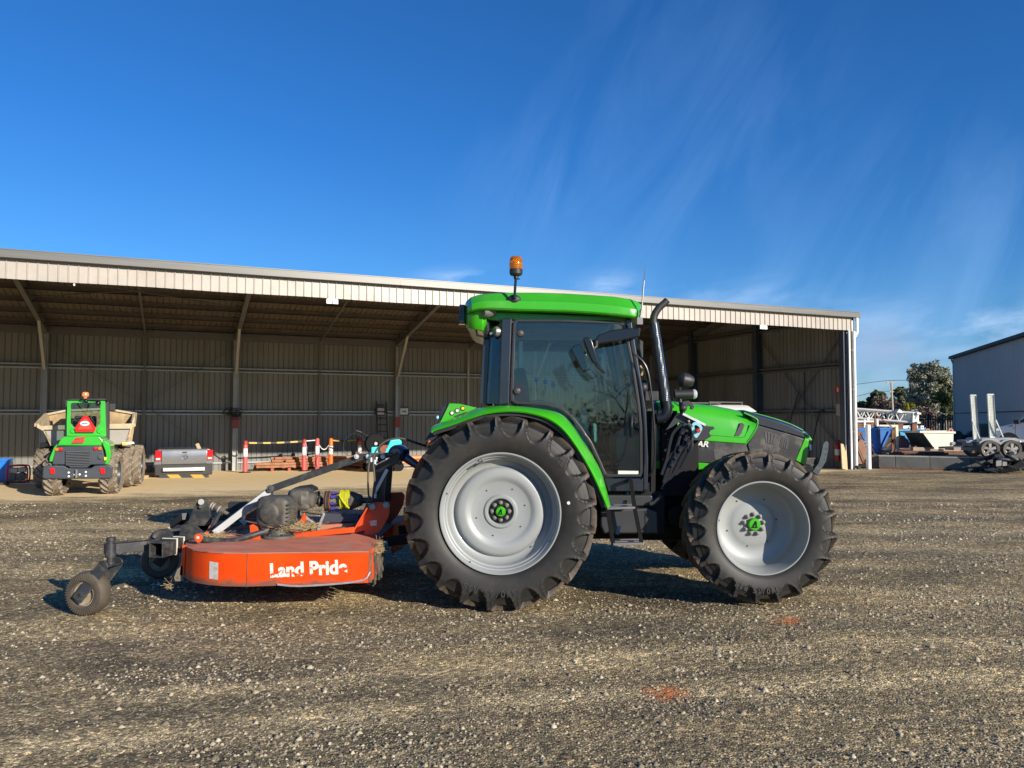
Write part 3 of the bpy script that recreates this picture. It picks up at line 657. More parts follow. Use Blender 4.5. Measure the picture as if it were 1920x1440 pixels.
# ============================================================ things along the back wall, left
# caution posts
PINK = mat('faded_pink_plastic', (.62, .1, .1), .5); ORPL = mat('orange_plastic', (.85, .16, .02), .45); BANDW = mat('reflective_white', (.8, .8, .8), .3)
DARKR = mat('dark_red_plastic', (.35, .04, .03), .5)
posts = []
def bollard(px, pyb, pyt, col, capc, lab):
    ly = 11.4 if pyb < 865 else 10.1
    p = SW(px, pyb, ly); h = SW(px, pyt, ly).z-gz(p.x, p.y); p.z = gz(p.x, p.y)
    r = thing('bollard', p, lab, 'bollard', 'caution posts round the pipe stack')
    rr = .085
    b = MB(); b.lathe([(rr*1.0, .04), (rr*.92, h*.5)], ax=(0, 0, 1), n=20); b.lathe([(rr*.9, h*.75), (rr*.84, h-.05), (rr*.5, h-.01), (0, h)], ax=(0, 0, 1), n=20)
    b.build('post', col, r, recalc=False, local=True)
    b = MB(); b.lathe([(rr*.935, h*.5), (rr*.915, h*.75)], ax=(0, 0, 1), n=20); b.build('reflective_band', BANDW, r, recalc=False, local=True)
    b = MB(); b.lathe([(0, .04), (.1, .04), (.2, .03), (.22, 0)], ax=(0, 0, 1), n=8); b.build('base', BLACKM, r, local=True)
    if capc is not None:
        b = MB(); b.lathe([(rr*.88, h-.16), (rr*.88, h-.02), (0, h+.01)], ax=(0, 0, 1), n=16); b.build('cap', capc, r, recalc=False, local=True)
    posts.append(p+Vector((0, 0, h-.08))); return r
bollard(459.5, 880, 826, PINK, DARKR, 'faded pink caution post standing alone at the left end of the tape')
bollard(570, 877, 823, PINK, DARKR, 'faded pink caution post with white tape tails, second from the left')
bollard(594.5, 876.5, 821, PINK, None, 'faded pink caution post just left of the orange one')
bollard(620, 875.5, 821, ORPL, None, 'bright orange caution post with a white band')
bollard(674, 858, 820, ORPL, DARKR, 'orange caution post behind the pipe stack beside the turquoise machine')
def sag(a, c, s, n=14): return [a.lerp(c, i/n)-Vector((0, 0, s*4*(i/n)*(1-i/n))) for i in range(n+1)]
tapem, nt_, b_ = newmat('black_yellow_tape'); tc_ = N(nt_, 'ShaderNodeNewGeometry'); sp_ = N(nt_, 'ShaderNodeSeparateXYZ'); nt_.links.new(tc_.outputs['Position'], sp_.inputs[0])
fr_ = math_(nt_, 'FRACT', math_(nt_, 'MULTIPLY', sp_.outputs[0], 2.3)); gt_ = math_(nt_, 'GREATER_THAN', fr_, .45)
nt_.links.new(mixc(nt_, gt_, (.03, .03, .03), (.55, .38, .08)), b_.inputs['Base Color'])
def ribbon(pts, w, m, name, lab, cat, grp=None):
    b = MB(); vs = []
    for p in pts: vs += [p+Vector((0, 0, w/2)), p-Vector((0, 0, w/2))]
    n = len(pts); b.add(vs+[v+Vector((0, .004, 0)) for v in vs], [(2*i, 2*i+1, 2*i+3, 2*i+2) for i in range(n-1)]+[(2*n+2*i, 2*n+2*i+2, 2*n+2*i+3, 2*n+2*i+1) for i in range(n-1)])
    o = b.build(name, m); return tag(o, lab, cat, grp)
ribbon(sag(posts[0], posts[1], .03), .06, tapem, 'caution_tape', 'black and yellow tape between the lone pink post and the next', 'tape', 'tape strung between the caution posts')
ribbon(sag(posts[1], posts[2], .0), .035, WHITE, 'white_tape', 'white tape between the two faded pink posts', 'tape', 'tape strung between the caution posts')
ribbon(sag(posts[2], posts[3], .35), .035, WHITE, 'white_tape', 'sagging white tape between the pink and the bright orange post', 'tape', 'tape strung between the caution posts')
ribbon(sag(posts[3], posts[4], .05), .05, tapem, 'caution_tape', 'dark tape running back from the bright orange post to the rear post', 'tape', 'tape strung between the caution posts')
ribbon([posts[1]+Vector((.05, -.1, 0)), posts[1]+Vector((.14, -.1, -.25)), posts[1]+Vector((.1, -.1, -.5)), posts[1]+Vector((.16, -.1, -.62))], .03, WHITE, 'white_tape', 'loose white tape tail hanging from the second pink post', 'tape')
# pipe stack on a pallet
RUSTP = mat('rusty_pipe', (.32, .13, .06), .7, var=.35, vs=4, dirt=((.4, .25, .16), .3, 3))
pal = sroot('pallet', 540, 878, 10.9, 'red timber pallet under the stack of rusty steel sections', 'pallet')
PALR = mat('red_pallet_wood', (.38, .09, .06), .7, var=.2)
for yy in (-.35, 0, .35):
    for xx in (-.6, 0, .6):
        b = MB(); b.bx(xx-.05, xx+.05, yy-.05, yy+.05, 0, .11); b.build('block', PALR, pal, local=True)
for xx in (-.6, -.2, .2, .6):
    b = MB(); b.bx(xx-.06, xx+.06, -.42, .42, .11, .13); b.build('board', PALR, pal, local=True)
base = OW.get(pal.name) or pal.location; k = 0
stk = []
for lay in range(4):
    nrow = 5-lay//2
    for i in range(nrow):
        ll = 3.7-lay*.25+RNG.random()*.8; cx_ = .55+RNG.random()*.9+lay*.15; yy = (i-(nrow-1)/2)*.17+RNG.normal(0, .01)
        r = thing('steel_channel', S(*((base-SC).dot(SX)+cx_, (base-SC).dot(SN)+yy, 0)), None, 'steel section', 'rusty steel sections stacked on the pallet', rz=TH+RNG.normal(0, .02))
        r.location.z = base.z+.13+lay*.095; r.name = 'steel_channel'
        b = MB(); b.bx(-ll/2, ll/2, -.06, .06, .005, .02); b.bx(-ll/2, ll/2, -.06, -.045, .02, .085); b.bx(-ll/2, ll/2, .045, .06, .02, .085)
        b.build('web', RUSTP, r, local=True)
        b = MB(); b.bx(-ll/2-.01, -ll/2, -.05, .05, .01, .08); b.build('end_plate', RUST, r, local=True)
        stk.append((r, lay))
for r, lay in stk: r['label'] = ('rusty brown steel section on the bottom layer of the pallet stack', 'rusty brown steel section in the second layer of the pallet stack', 'rusty brown steel section in the third layer of the pallet stack', 'rusty brown steel section on top of the pallet stack')[lay]
# right-hand orange pipes
r0 = None
for i in range(6):
    p = SW(800, 850+3*(i % 3), 9.2+.17*(i//3)); p.z = gz(p.x, p.y)+.10+.16*(i % 3 == 0)+.17*(i % 3)
    b = MB(); b.cyl(p-SX*1.1, p+SX*1.5, .08, n=16, cap=False); b.cyl(p-SX*1.1, p+SX*1.5, .072, n=16, cap=False); o = b.build('orange_pipe', mat('orange_pvc_pipe', (.75, .27, .09), .5, var=.15), recalc=False)
    tag(o, 'orange plastic pipe stacked behind the tractor rear tyre', 'pipe', 'orange pipes behind the rear tyre')
    for q in (-1, 1):
        pass
r = thing('pipe_rack', SW(800, 866, 9.3), 'weathered timber rack with bolts under the orange pipes', 'rack', rz=TH)
r.location.z = gz(r.location.x, r.location.y)
for z in (0.02, .14):
    for yy in (-.4, .3):
        b = MB(); b.bx(-1.2, 1.3, yy, yy+.12, z, z+.08); b.build('timber', mat('grey_weathered_wood', (.32, .26, .2), .8, var=.3), r, local=True)
# ---- turquoise machine with black reel
TURQ = mat('turquoise_plastic', (.01, .5, .58), .35, var=.05, coat=.2)
p = SW(718, 872, 8.4); r = thing('line_machine', (p.x, p.y, gz(p.x, p.y)), 'turquoise and black wheeled machine with a black reel behind the mower mast', 'machine', rz=TH)
b = MB(); b.prism([(-.5, -.3, .5), (.5, -.3, .5), (.6, -.3, .66), (.62, -.3, 1.08), (.52, -.3, 1.16), (.2, -.3, 1.14), (.1, -.3, .92), (-.5, -.3, .88)], (0, .6, 0)); b.build('fairing', TURQ, r, local=True, bevel=.04, segs=3)
b = MB(); b.lathe([(.1, -.12), (.34, -.12), (.36, -.08), (.28, -.06), (.28, .06), (.36, .08), (.34, .12), (.1, .12)], (-.32, -.1, 1.0), (0, 1, 0), 28); reel = b.build('reel', MATTB, r, local=True)
b = MB(); b.cyl((-.32, -.26, 1.0), (-.32, -.1, 1.0), .06); b.build('reel_hub', STEEL, reel, local=True)
b = MB(); b.cyl((-.1, -.42, .8), (-.1, -.2, .8), .12, n=18); b.cyl((-.18, -.35, .85), (-.18, -.2, .95), .06); b.box((-.02, -.34, .9), (.2, .12, .1)); b.build('engine', mat('copper_red_metal', (.14, .045, .03), .35, metal=.6), r, local=True)
b = MB(); b.box((0, 0, .36), (1.3, .5, .1)); b.build('chassis', BLACKM, r, local=True)
for x_, y_ in ((-.5, -.3), (.5, -.3), (-.5, .3), (.5, .3)):
    b = MB(); b.cyl((x_, y_-.04, .18), (x_, y_+.04, .18), .18, n=20); b.build('wheel', MATTB, r, local=True)
b = MB(); b.tube([(-.6, -.1, 1.05), (-.95, -.1, 1.35), (-1.3, -.1, 1.25), (-1.45, -.1, .9), (-1.3, -.1, .6), (-1.0, -.1, .62), (-.75, -.1, .8)], .012, 6, sub=5); b.build('cable', BLACKM, r, local=True)
b = MB(); b.tube([(-.45, -.1, 1.2), (-.85, -.1, 1.42)], .02, 6); b.cyl((-.8, -.1, 1.4), (-1.0, -.1, 1.46), .03); b.build('handle', BLACKM, r, local=True)
# ---- detached ute tub
UTEG = mat('silver_car_paint', (.24, .25, .27), .26, metal=.5, coat=.6, var=.03)
D = 25.0; pc = W(344, 889, D); r = thing('ute_tub', (pc.x, D, gz(pc.x, D)), 'silver tailgate end of a detached ute tub standing by the back wall', 'ute tub', rz=TH)
fq = frame(r.location, TH)
def q(px, py): p = fq(px, py, 0); return (p.x, p.z)
b = MB(); sec = []
(x0, z0), (x1, z1) = q(288, 888), q(400, 841)
for yy in (0, 1.9):
    sec.append([(x0+.12, yy, .12), (x1-.12, yy, .12), (x1+.0, yy, .35), (x1, yy, z1-.2), (x1-.05, yy, z1-.05), (x1-.14, yy, z1), (x0+.14, yy, z1), (x0+.05, yy, z1-.05), (x0, yy, z1-.2), (x0, yy, .35)])
b.loft(sec); b.build('tub_body', UTEG, r, local=True, bevel=.03)
(tx0, tz0), (tx1, tz1) = q(303, 871), q(388.5, 841.5)
b = MB(); b.prism([(tx0, -.04, tz0), (tx1, -.04, tz0), (tx1, -.055, tz0+.1), (tx1, -.06, tz1-.03), (tx1, -.03, tz1), (tx0, -.03, tz1), (tx0, -.06, tz1-.03), (tx0, -.055, tz0+.1)], (0, .05, 0))
b = MB(); b.loft([[(tx0, -.03, tz0), (tx0, -.055, (tz0*2+tz1)/3), (tx0, -.06, tz1-.06), (tx0, -.03, tz1), (tx0, .04, tz1), (tx0, .04, tz0)], [(tx1, -.03, tz0), (tx1, -.055, (tz0*2+tz1)/3), (tx1, -.06, tz1-.06), (tx1, -.03, tz1), (tx1, .04, tz1), (tx1, .04, tz0)]]); tg = b.build('tailgate', UTEG, r, local=True, bevel=.012)
b = MB(); b.bx((tx0+tx1)/2-.07, (tx0+tx1)/2+.07, -.075, -.05, tz1-.12, tz1-.08); b.build('handle', BLACKM, tg, local=True)
ex, ez = q(346, 856)
b = MB(); b.lathe([(.085, -.075), (.1, -.078), (.1, -.06)], (ex, 0, ez), (0, 1, 0), 24)
for a, c in (((-.055, .065), (-.025, -.0)), ((-.025, 0), (0, .05)), ((0, .05), (.025, 0)), ((.025, 0), (.055, .065)), ((-.075, .03), (-.035, -.07)), ((-.035, -.07), (0, 0)), ((0, 0), (.035, -.07)), ((.035, -.07), (.075, .03))):
    b.bar((ex+a[0], -.07, ez+a[1]), (ex+c[0], -.07, ez+c[1]), .012, .014, up=(0, 1, 0))
b.build('emblem', CHROME, tg, local=True)
b = MB(); b.bx(tx0+.06, tx0+.32, -.066, -.05, tz0+.12, tz0+.135); b.bx(tx1-.3, tx1-.12, -.066, -.05, tz0+.12, tz0+.135); b.build('badge', CHROME, tg, local=True)
for sx, xx in ((-1, q(296.5, 860)[0]), (1, q(393.5, 860)[0])):
    b = MB(); zz0, zz1 = q(0, 870.5)[1], q(0, 849)[1]; b.bx(xx-.09, xx+.09, -.05, .02, zz0, zz1); tl = b.build('tail_light', REDLENS, r, local=True, bevel=.02)
    b = MB(); b.bx(xx-.06, xx+.06, -.056, -.05, zz0+.04, zz0+.1); b.build('reverse_lens', WHITE, tl, local=True)
b = MB(); (bx0, bz0), (bx1, bz1) = q(305, 884), q(384, 875); b.bx(bx0, bx1, -.16, -.05, bz0, bz1); b.build('bumper', mat('bumper_chrome', (.7, .7, .7), .3, metal=.5), r, local=True, bevel=.02)
b = MB(); b.bx(x0+.02, x1-.02, -.04, .1, .05, tz0); b.build('lower_panel', BLACKM, r, local=True, bevel=.03)
b = MB(); 
for xx in (x0+.3, x1-.3): b.bx(xx-.05, xx+.05, .2, 1.7, .0, .14)
b.build('runner', DKGREY, r, local=True)
b = MB(); p = W(374, 841, 25.3); o = b.bar((p.x+.05, 25.3, p.z-.12), (p.x-.08, 25.3, p.z+.16), .1, .08).build('timber_block', mat('pale_block', (.55, .45, .3), .8)); tag(o, 'pale timber block poking up behind the silver tailgate', 'timber')
# wheel stops
stopm, nt_, b_ = newmat('wheel_stop_stripes'); tc_ = N(nt_, 'ShaderNodeTexCoord'); sp_ = N(nt_, 'ShaderNodeSeparateXYZ'); nt_.links.new(tc_.outputs['Object'], sp_.inputs[0])
gt_ = math_(nt_, 'GREATER_THAN', math_(nt_, 'FRACT', math_(nt_, 'ADD', math_(nt_, 'MULTIPLY', sp_.outputs[0], 1.35), math_(nt_, 'MULTIPLY', sp_.outputs[2], 1.6))), .5)
nt_.links.new(mixc(nt_, gt_, (.06, .06, .055), (.6, .36, .07)), b_.inputs['Base Color']); b_.inputs['Roughness'].default_value = .85
for px0, px1, lab in ((300, 390, 'yellow and black wheel stop in front of the silver tailgate'), (-8, 15, 'yellow and black wheel stop below the blue crate at the left edge')):
    D = 24.4 if px0 > 0 else 21.2; a = W(px0, 889, D); c = W(px1, 889, D); z = gz(a.x, D)
    b = MB(); b.prism([(a.x, D-.09, z-.02), (a.x, D+.09, z-.02), (a.x, D+.05, z+.11), (a.x, D-.05, z+.11)], (c.x-a.x, 0, 0)); o = b.build('wheel_stop', stopm, bevel=.01); tag(o, lab, 'wheel stop', 'striped wheel stops')
# ---- generator, blue crate
D = 21.6; pc = W(32, 893, D); r = thing('generator', (pc.x, D, gz(pc.x, D)+.03), 'red-framed portable generator between the blue crate and the loader', 'generator', rz=TH)
w, h = .24, .47
for yy in (0, .4):
    b = MB(); b.tube([(-w+.0, yy, .06), (-w, yy, h-.08), (-w+.08, yy, h), (w-.08, yy, h), (w, yy, h-.08), (w, yy, .08), (w-.08, yy, .0), (-w+.08, yy, .0), (-w, yy, .08)], .022, 8, sub=3); b.build('frame', RED, r, local=True)
b = MB(); b.box((-.1, .2, .35), (.2, .25, .14)); b.box((.1, .2, .36), (.2, .3, .13)); b.build('fuel_tank', mat('grey_metal', (.3, .29, .27), .4, metal=.5), r, local=True, bevel=.02)
b = MB(); b.cyl((.08, .02, .17), (.08, .3, .17), .12, n=20); b.cyl((.08, 0, .17), (.08, .02, .17), .05); b.box((-.12, .2, .16), (.15, .3, .2)); b.build('engine', mat('dark_metal', (.12, .11, .1), .45, metal=.4), r, local=True, bevel=.01)
b = MB(); b.bx(-.36, .75, -.05, .5, -.035, -.005); o = b.build('base_board', WHITE, r, local=True)
D = 21.8; a = W(-40, 891, D); c = W(14, 861, D); z = gz(a.x, D)
r = thing('blue_crate', ((a.x+c.x)/2, D, z+.02), 'bright blue ribbed plastic crate at the left edge by the wall', 'crate', rz=TH); w = (c.x-a.x)/2; h = c.z-z-.02
b = MB(); b.ring([(-w, 0, 0), (w, 0, 0), (w, .5, 0), (-w, .5, 0)], [(-w+.03, .03, 0), (w-.03, .03, 0), (w-.03, .47, 0), (-w+.03, .47, 0)], (0, 0, h)); b.bx(-w, w, 0, .5, 0, .03)
b.build('bin', BLUEP, r, local=True, bevel=.008)
b = MB(); b.bx(-w-.02, w+.02, -.02, -.002, h-.06, h); 
for k in range(7): xx = -w+.06+k*(2*w-.12)/6; b.bx(xx-.012, xx+.012, -.015, -.001, .03, h-.06)
b.build('rib', BLUEP, r, local=True)
# ============================================================ green tractor
YN = 6.5; YC = 7.55
def cr(vals, n):   # catmull through tuples
    P = [Vector(v) for v in vals]; P = [P[0]*2-P[1]]+P+[P[-1]*2-P[-2]]; out = []
    for i in range(1, len(P)-2):
        for k in range(n):
            t = k/n; a, b, c, d = P[i-1:i+3]
            out.append(.5*((2*b)+(c-a)*t+(2*a-5*b+4*c-d)*t*t+(3*b-a-3*c+d)*t**3))
    return out+[P[-2]]
def tyre_mesh(name, Ro, w, rr, nl, dep, mt, E=.16, step=22, kslope=.95, lip=.004):
    """agricultural tyre about the Y axis; lugs cut as valleys into the outer surface"""
    hw = w/2
    half = cr([(-hw*.80, rr), (-hw*.93, rr+(Ro-rr)*.16), (-hw*1.0, rr+(Ro-rr)*.42), (-hw*.985, rr+(Ro-rr)*.66), (-hw*.945, Ro-.075), (-hw*.90, Ro-.03), (-hw*.80, Ro-.008), (-hw*.5, Ro-.001), (0, Ro)] if False else
              [(-hw*.80, rr, 0), (-hw*.93, rr+(Ro-rr)*.16, 0), (-hw*1.0, rr+(Ro-rr)*.42, 0), (-hw*.985, rr+(Ro-rr)*.66, 0), (-hw*.955, Ro-.07, 0), (-hw*.90, Ro-.025, 0), (-hw*.80, Ro-.008, 0), (-hw*.5, Ro-.001, 0), (0, Ro, 0)], 7)
    prof = half+[Vector((-p.x, p.y, 0)) for p in reversed(half[:-1])]
    n = len(prof); s = [0]
    for i in range(1, n): s.append(s[-1]+(prof[i]-prof[i-1]).length)
    mid = s[n//2]; sh = 0
    for i in range(n//2):
        if prof[i].y < Ro-.014: sh = s[i]
    S_half = mid-sh      # tread half arc
    NT = nl*step; pitch = 2*PI/nl
    P = np.zeros((NT, n, 3))
    nor = []
    for i in range(n):
        t = (prof[min(i+1, n-1)]-prof[max(i-1, 0)]).normalized(); nor.append(Vector((-t.y, t.x, 0)))
    th = np.arange(NT)*2*PI/NT
    for i in range(n):
        side = -1 if s[i] < mid else 1; d = abs(s[i]-mid); q = min(d/S_half, 1); e = max(0, d-S_half)
        ph = th/pitch+(.25 if side > 0 else -.25)+kslope*q*1.15+ (e/E)*.05
        f = ph-np.floor(ph)-.5; f = np.abs(f)
        u_ = min(1, e/E); hwid = .16-.075*q + (.5-.06)*(1-math.sqrt(max(0, 1-u_**2.6)))
        if q < .12: hwid = .14
        ed = .075
        m = 1-np.clip((f-hwid)/ed, 0, 1); m = m*m*(3-2*m)
        depth = dep*(1 if e == 0 else max(0, 1-(e/E)**3))
        if q < .1 and e == 0: depth *= (1 if True else 0)
        L_ = lip*np.exp(-((f-hwid-.0)/(.035+.06*u_*u_))**2)*(1-.7*u_**4)*(1 if (e > 0 and e < E*1.35) or q > .85 else 0)
        if e >= E: L_ = lip*np.exp(-(np.maximum(0, hwid+0-.0)*0+0)**2)*0*f
        off = -depth*(1-m)+L_
        nr = nor[i]; y = prof[i].x+nr.x*off; r = prof[i].y+nr.y*off
        P[:, i, 0] = r*np.cos(th); P[:, i, 1] = y; P[:, i, 2] = r*np.sin(th)
    b = MB(); b.v = [tuple(v) for v in P.reshape(-1, 3)]
    for k in range(NT):
        j = (k+1) % NT
        for i in range(n-1): b.f.append((k*n+i, j*n+i, j*n+i+1, k*n+i+1))
    b.m = [0]*len(b.f)
    o = b.build(name, mt, None, local=True, smooth=50, recalc=False)
    me = o.data; bpy.data.objects.remove(o); return me
RR = .827; RF = .638
ME_R = tyre_mesh('rear_tyre', RR, .55, .505, 21, .051, TYRER, E=.165)
ME_F = tyre_mesh('front_tyre', RF, .44, .385, 20, .041, TYREF, E=.135, kslope=-.95)
trC = W(938, 963.5, YN); tfC = W(1433.5, 991.5, YN)
tr = thing('tractor', (trC.x+1.0, YC, 0), 'large green tractor with silver wheel rims hitched to the orange mower', 'tractor')
def hub(rim, c, sgn, face, rb, nb, rcap, rd, hubplate=True):
    if hubplate:
        b = MB(); b.lathe([(rd, face), (rd, face-.008), (rcap*.9, face-.014), (0, face-.014)], c, (0, sgn, 0), 40); b.build('hub', CHASS, rim)
    b = MB()
    for k in range(nb):
        t = 2*PI*k/nb+PI/2; p = c+Vector((math.cos(t)*rb, 0, math.sin(t)*rb)); f = face-.008
        b = MB(); b.cyl(p+Vector((0, sgn*(f+.006), 0)), p+Vector((0, sgn*(f-.004), 0)), .02, n=16); b.cyl(p+Vector((0, sgn*(f-.004), 0)), p+Vector((0, sgn*(f-.02), 0)), .015, n=6); b.cyl(p+Vector((0, sgn*(f-.02), 0)), p+Vector((0, sgn*(f-.028), 0)), .009, n=10)
        b.build('wheel_nut', STEEL, rim, bevel=.002)
    b = MB(); b.lathe([(rcap, face), (rcap, face-.03), (rcap-.008, face-.042), (0, face-.045)], c, (0, sgn, 0), 32); cap = b.build('hub_cap', GREEN, rim)
    # triangular maker's emblem
    y = sgn*(face-.0465)
    k = rcap/.06
    def e(pts): return [c+Vector((x*k, y, z*k)) for x, z in pts]
    b = MB(); b.prism(e([(-.034, -.03), (.028, -.03), (.016, -.02), (-.014, -.02), (.012, .012), (.008, .038), (.002, .034)]), (0, sgn*-.002, 0)); b.prism(e([(.006, -.02), (.018, -.02), (.016, .02), (.008, .038), (.008, .01)]), (0, sgn*-.002, 0))
    b.build('emblem', BLACKP, rim)
profR = [(.490, .02), (.512, .012), (.516, .0), (.512, -.012), (.503, -.012), (.496, .0), (.488, .012), (.484, .03), (.474, .034), (.468, .05), (.466, .066), (.455, .07), (.448, .085), (.446, .12), (.44, .14), (.415, .165), (.395, .17), (.385, .158), (.378, .14), (.37, .128), (.35, .122), (.315, .117), (.285, .121), (.268, .136), (.25, .142), (.18, .142), (.15, .142), (.142, .134), (.134, .126), (.116, .126), (.108, .134), (.104, .155), (.0, .155)]
profF = [(.375, .02), (.392, .01), (.396, .0), (.392, -.01), (.385, -.01), (.38, .0), (.376, .012), (.374, .03), (.369, .045), (.366, .08), (.362, .14), (.356, .2), (.345, .235), (.325, .26), (.29, .275), (.24, .283), (.205, .283), (.19, .276), (.165, .27), (.125, .268), (.11, .266), (0, .266)]
for nm, c0, prof, me, wdt in (('rear', trC, profR, ME_R, .55), ('front', tfC, profF, ME_F, .44)):
    for side in (-1, 1):
        c = Vector((c0.x, c0.y if side < 0 else 2*YC-c0.y, c0.z)); sgn = 1 if side < 0 else -1
        yo = .03 if nm == 'rear' else .035
        rc = c+Vector((0, sgn*yo, 0))
        b = MB(); b.lathe(prof, rc, (0, sgn, 0), 96); rim = b.build('wheel', RIM, tr, smooth=40, recalc=False)
        b = MB(); b.lathe([(p[0]-.003, p[1]+.0) for p in prof[:4]]+[(.2 if nm == 'rear' else .15, .3), (0, .3)], rc, (0, sgn, 0), 48)
        b = MB(); rr_ = prof[0][0]; b.lathe([(rr_+.0, .02), (rr_-.02, .1), (rr_-.02, wdt-.12), (rr_+.0, wdt-.04)], rc, (0, sgn, 0), 64); b.build('rim_barrel', RIM, rim, recalc=False)
        t = bpy.data.objects.new('tyre', me); COL.objects.link(t); t.parent = rim; t.location = c+Vector((0, sgn*wdt/2, 0))-OW[tr.name]
        t.rotation_euler = (0, R(5 if nm == 'rear' else 3), 0 if side < 0 else 0)
        if side < 0:
            if nm == 'rear':
                hub(rim, rc, sgn, .155, .073, 8, .044, .104)
                holes = [(.25*0+.215, a) for a in (14, 62, 130-6, 195, 255-3, 318+5)]
                for rad, a in holes:
                    p = rc+Vector((math.cos(R(a))*rad, .141, math.sin(R(a))*rad)); b = MB(); b.cyl(p, p-Vector((0, .003, 0)), .0065, n=12); b.build('rim_hole', BLACKM, rim)
                for rad, a in ((.48, 160), (.48, 238), (.47, 330)):
                    p = rc+Vector((math.cos(R(a))*rad, .02, math.sin(R(a))*rad)); b = MB(); b.cyl(p, p-Vector((0, .012, 0)), .006, n=12); b.build('rim_hole', BLACKM, rim)
                p = rc+Vector((-.2, .05, .44)); b = MB(); b.tube([p, p+Vector((.02, -.04, .03)), p+Vector((.05, -.045, .0)), p+Vector((-.03, -.04, -.05))], .006, 6); b.build('valve', BLACKM, rim)
                p = rc+Vector((.575, -.022, .09)); b = MB(); b.cyl(p+Vector((0, .02, 0)), p, .014, n=16); b.build('balance_dot', WHITE, rim)
            else:
                hub(rim, rc, sgn, .262, .085, 9, .055, .1, hubplate=False)
                for rad, a in ((.235, 64), (.21, 10), (.2, -50), (.2, 255), (.235, 195), (.24, 125)):
                    p = rc+Vector((math.cos(R(a))*rad, .284, math.sin(R(a))*rad)); b = MB(); b.cyl(p, p-Vector((0, .006, 0)), .007, n=12); b.build('rim_hole', BLACKM, rim)
                p = rc+Vector((-.35, .03, .06)); b = MB(); b.tube([p+Vector((0, .05, 0)), p+Vector((-.01, 0, 0)), p+Vector((-.03, -.01, -.005))], .005, 6); b.build('valve', BLACKM, rim)
        # sidewall lettering
        if side < 0:
            LT = mat('sidewall_letter_rubber', (.028, .028, .028), .5, dirt=((.12, .1, .08), .2, 8))
            sets = (('540/65 R38', 262, .665, .075), ('TL', 40, .665, .06)) if nm == 'rear' else (('440/65 R28', 262, .515, .062), ('AC 65', 127, .515, .062))
            for word, a0, rad, sz in sets:
                n_ = len(word); da = sz*.62/rad
                bot = 180 < a0 < 360
                for i, ch in enumerate(word):
                    if ch == ' ': continue
                    # both are read with the letter tops towards the tread on top, flipped at the bottom as on the photo
                    a = R(a0)+(n_/2-.5-i)*da
                    p = c+Vector((math.cos(a)*rad, -.001+(.0 if nm == 'rear' else .0), math.sin(a)*rad))
                    tx = text(ch, sz, LT, rim, p, (PI/2, -(a-PI/2), 0), 'sidewall_letter', ext=.005, off=.002)
                    tx.rotation_mode = 'XYZ'
                    M_ = Matrix.Rotation(-(a-PI/2), 4, 'Y') @ Matrix.Rotation(PI/2, 4, 'X'); tx.rotation_euler = M_.to_euler()
# ---- chassis, axles, engine
def part(mb, name, m, **k): return mb.build(name, m, tr, **k)
rx, rz_, fx, fz = trC.x, trC.z, tfC.x, tfC.z
b = MB(); b.cyl((rx, 6.72, rz_), (rx, 8.38, rz_), .11, n=20); b.cyl((rx, 7.0, rz_), (rx, 7.25, rz_), .19, n=20); b.cyl((rx, 7.85, rz_), (rx, 8.1, rz_), .19, n=20); part(b, 'rear_axle', CHASS)
b = MB(); b.bx(rx-.45, rx+1.2, 7.3, 7.8, .5, 1.15); b.bx(rx+1.1, fx+.35, 7.35, 7.75, .48, .85); b.bx(rx-.35, rx+.9, 7.15, 7.95, .95, 1.25); part(b, 'transmission', CHASS, bevel=.03)
b = MB(); b.bx(rx+1.35, fx+.2, 7.3, 7.8, .8, 1.12); b.bx(rx+1.5, rx+1.75, 7.22, 7.4, .6, 1.1); b.cyl((rx+1.6, 7.25, .75), (rx+1.6, 7.05, .75), .09, n=18); part(b, 'engine_block', CHASS, bevel=.02)
b = MB(); b.cyl((fx, 6.84, fz), (fx, 8.26, fz), .08, n=18); b.cyl((fx, 6.86, fz), (fx, 7.02, fz), .15, n=24); b.cyl((fx, 8.08, fz), (fx, 8.24, fz), .15, n=24); b.bx(fx-.15, fx+.15, 7.35, 7.75, fz-.12, fz+.3); part(b, 'front_axle', CHASS, bevel=.01)
b = MB(); b.bar((rx+1.3, 7.2, .62), (fx-.2, 7.3, .58), .06, .05); b.cyl((fx-.35, 7.0, fz+.02), (fx-.35, 7.9, fz+.02), .025); part(b, 'steering_rod', CHASS)
# ---- rear fender (near) lofted from cab side to outer lip
lo = [(808, 810), (814, 806), (842, 797), (880, 783.5), (915, 773.5), (958, 770), (997, 774.5), (1032, 786.5), (1061, 810), (1090, 851), (1113, 892), (1131, 932), (1139, 953)]
up = [(812, 800), (820, 795), (845, 786), (868, 776), (892, 766), (944, 760.5), (1002, 764.5), (1046, 773.5), (1070, 793), (1092, 824.6), (1113, 856.7), (1130, 891.7), (1142, 944)]
def interp(px, D, n=6): return cr([tuple(v) for v in WP(px, D)], n)
A_, B_ = interp(lo, 6.58), interp(up, 6.84)
Bb = [Vector((p.x, 6.80, p.z)) for p in B_]
def fender(A_, B_, yc=None):
    secs = []
    for a, c in zip(A_, B_):
        cen = Vector((trC.x, a.y, trC.z)); dn = (a-cen).normalized()
        a2 = a-dn*.012+Vector((0, .01 if a.y < YC else -.01, 0)); m1 = a.lerp(c, .1)+dn*.012; m2 = a.lerp(c, .5)+dn*.02
        d_ = (c-a); deep = Vector((c.x, c.y+(.28 if a.y < YC else -.28), c.z))
        secs.append([a2, a, m1, m2, c, deep, deep-dn*.012, c-dn*.014, m2-dn*.014])
    mb = MB(); mb.loft(secs); return mb
f = part(fender(A_, B_), 'rear_fender', GREEN, smooth=50)
mA, mB_ = mirY(A_, YC), mirY(B_, YC)
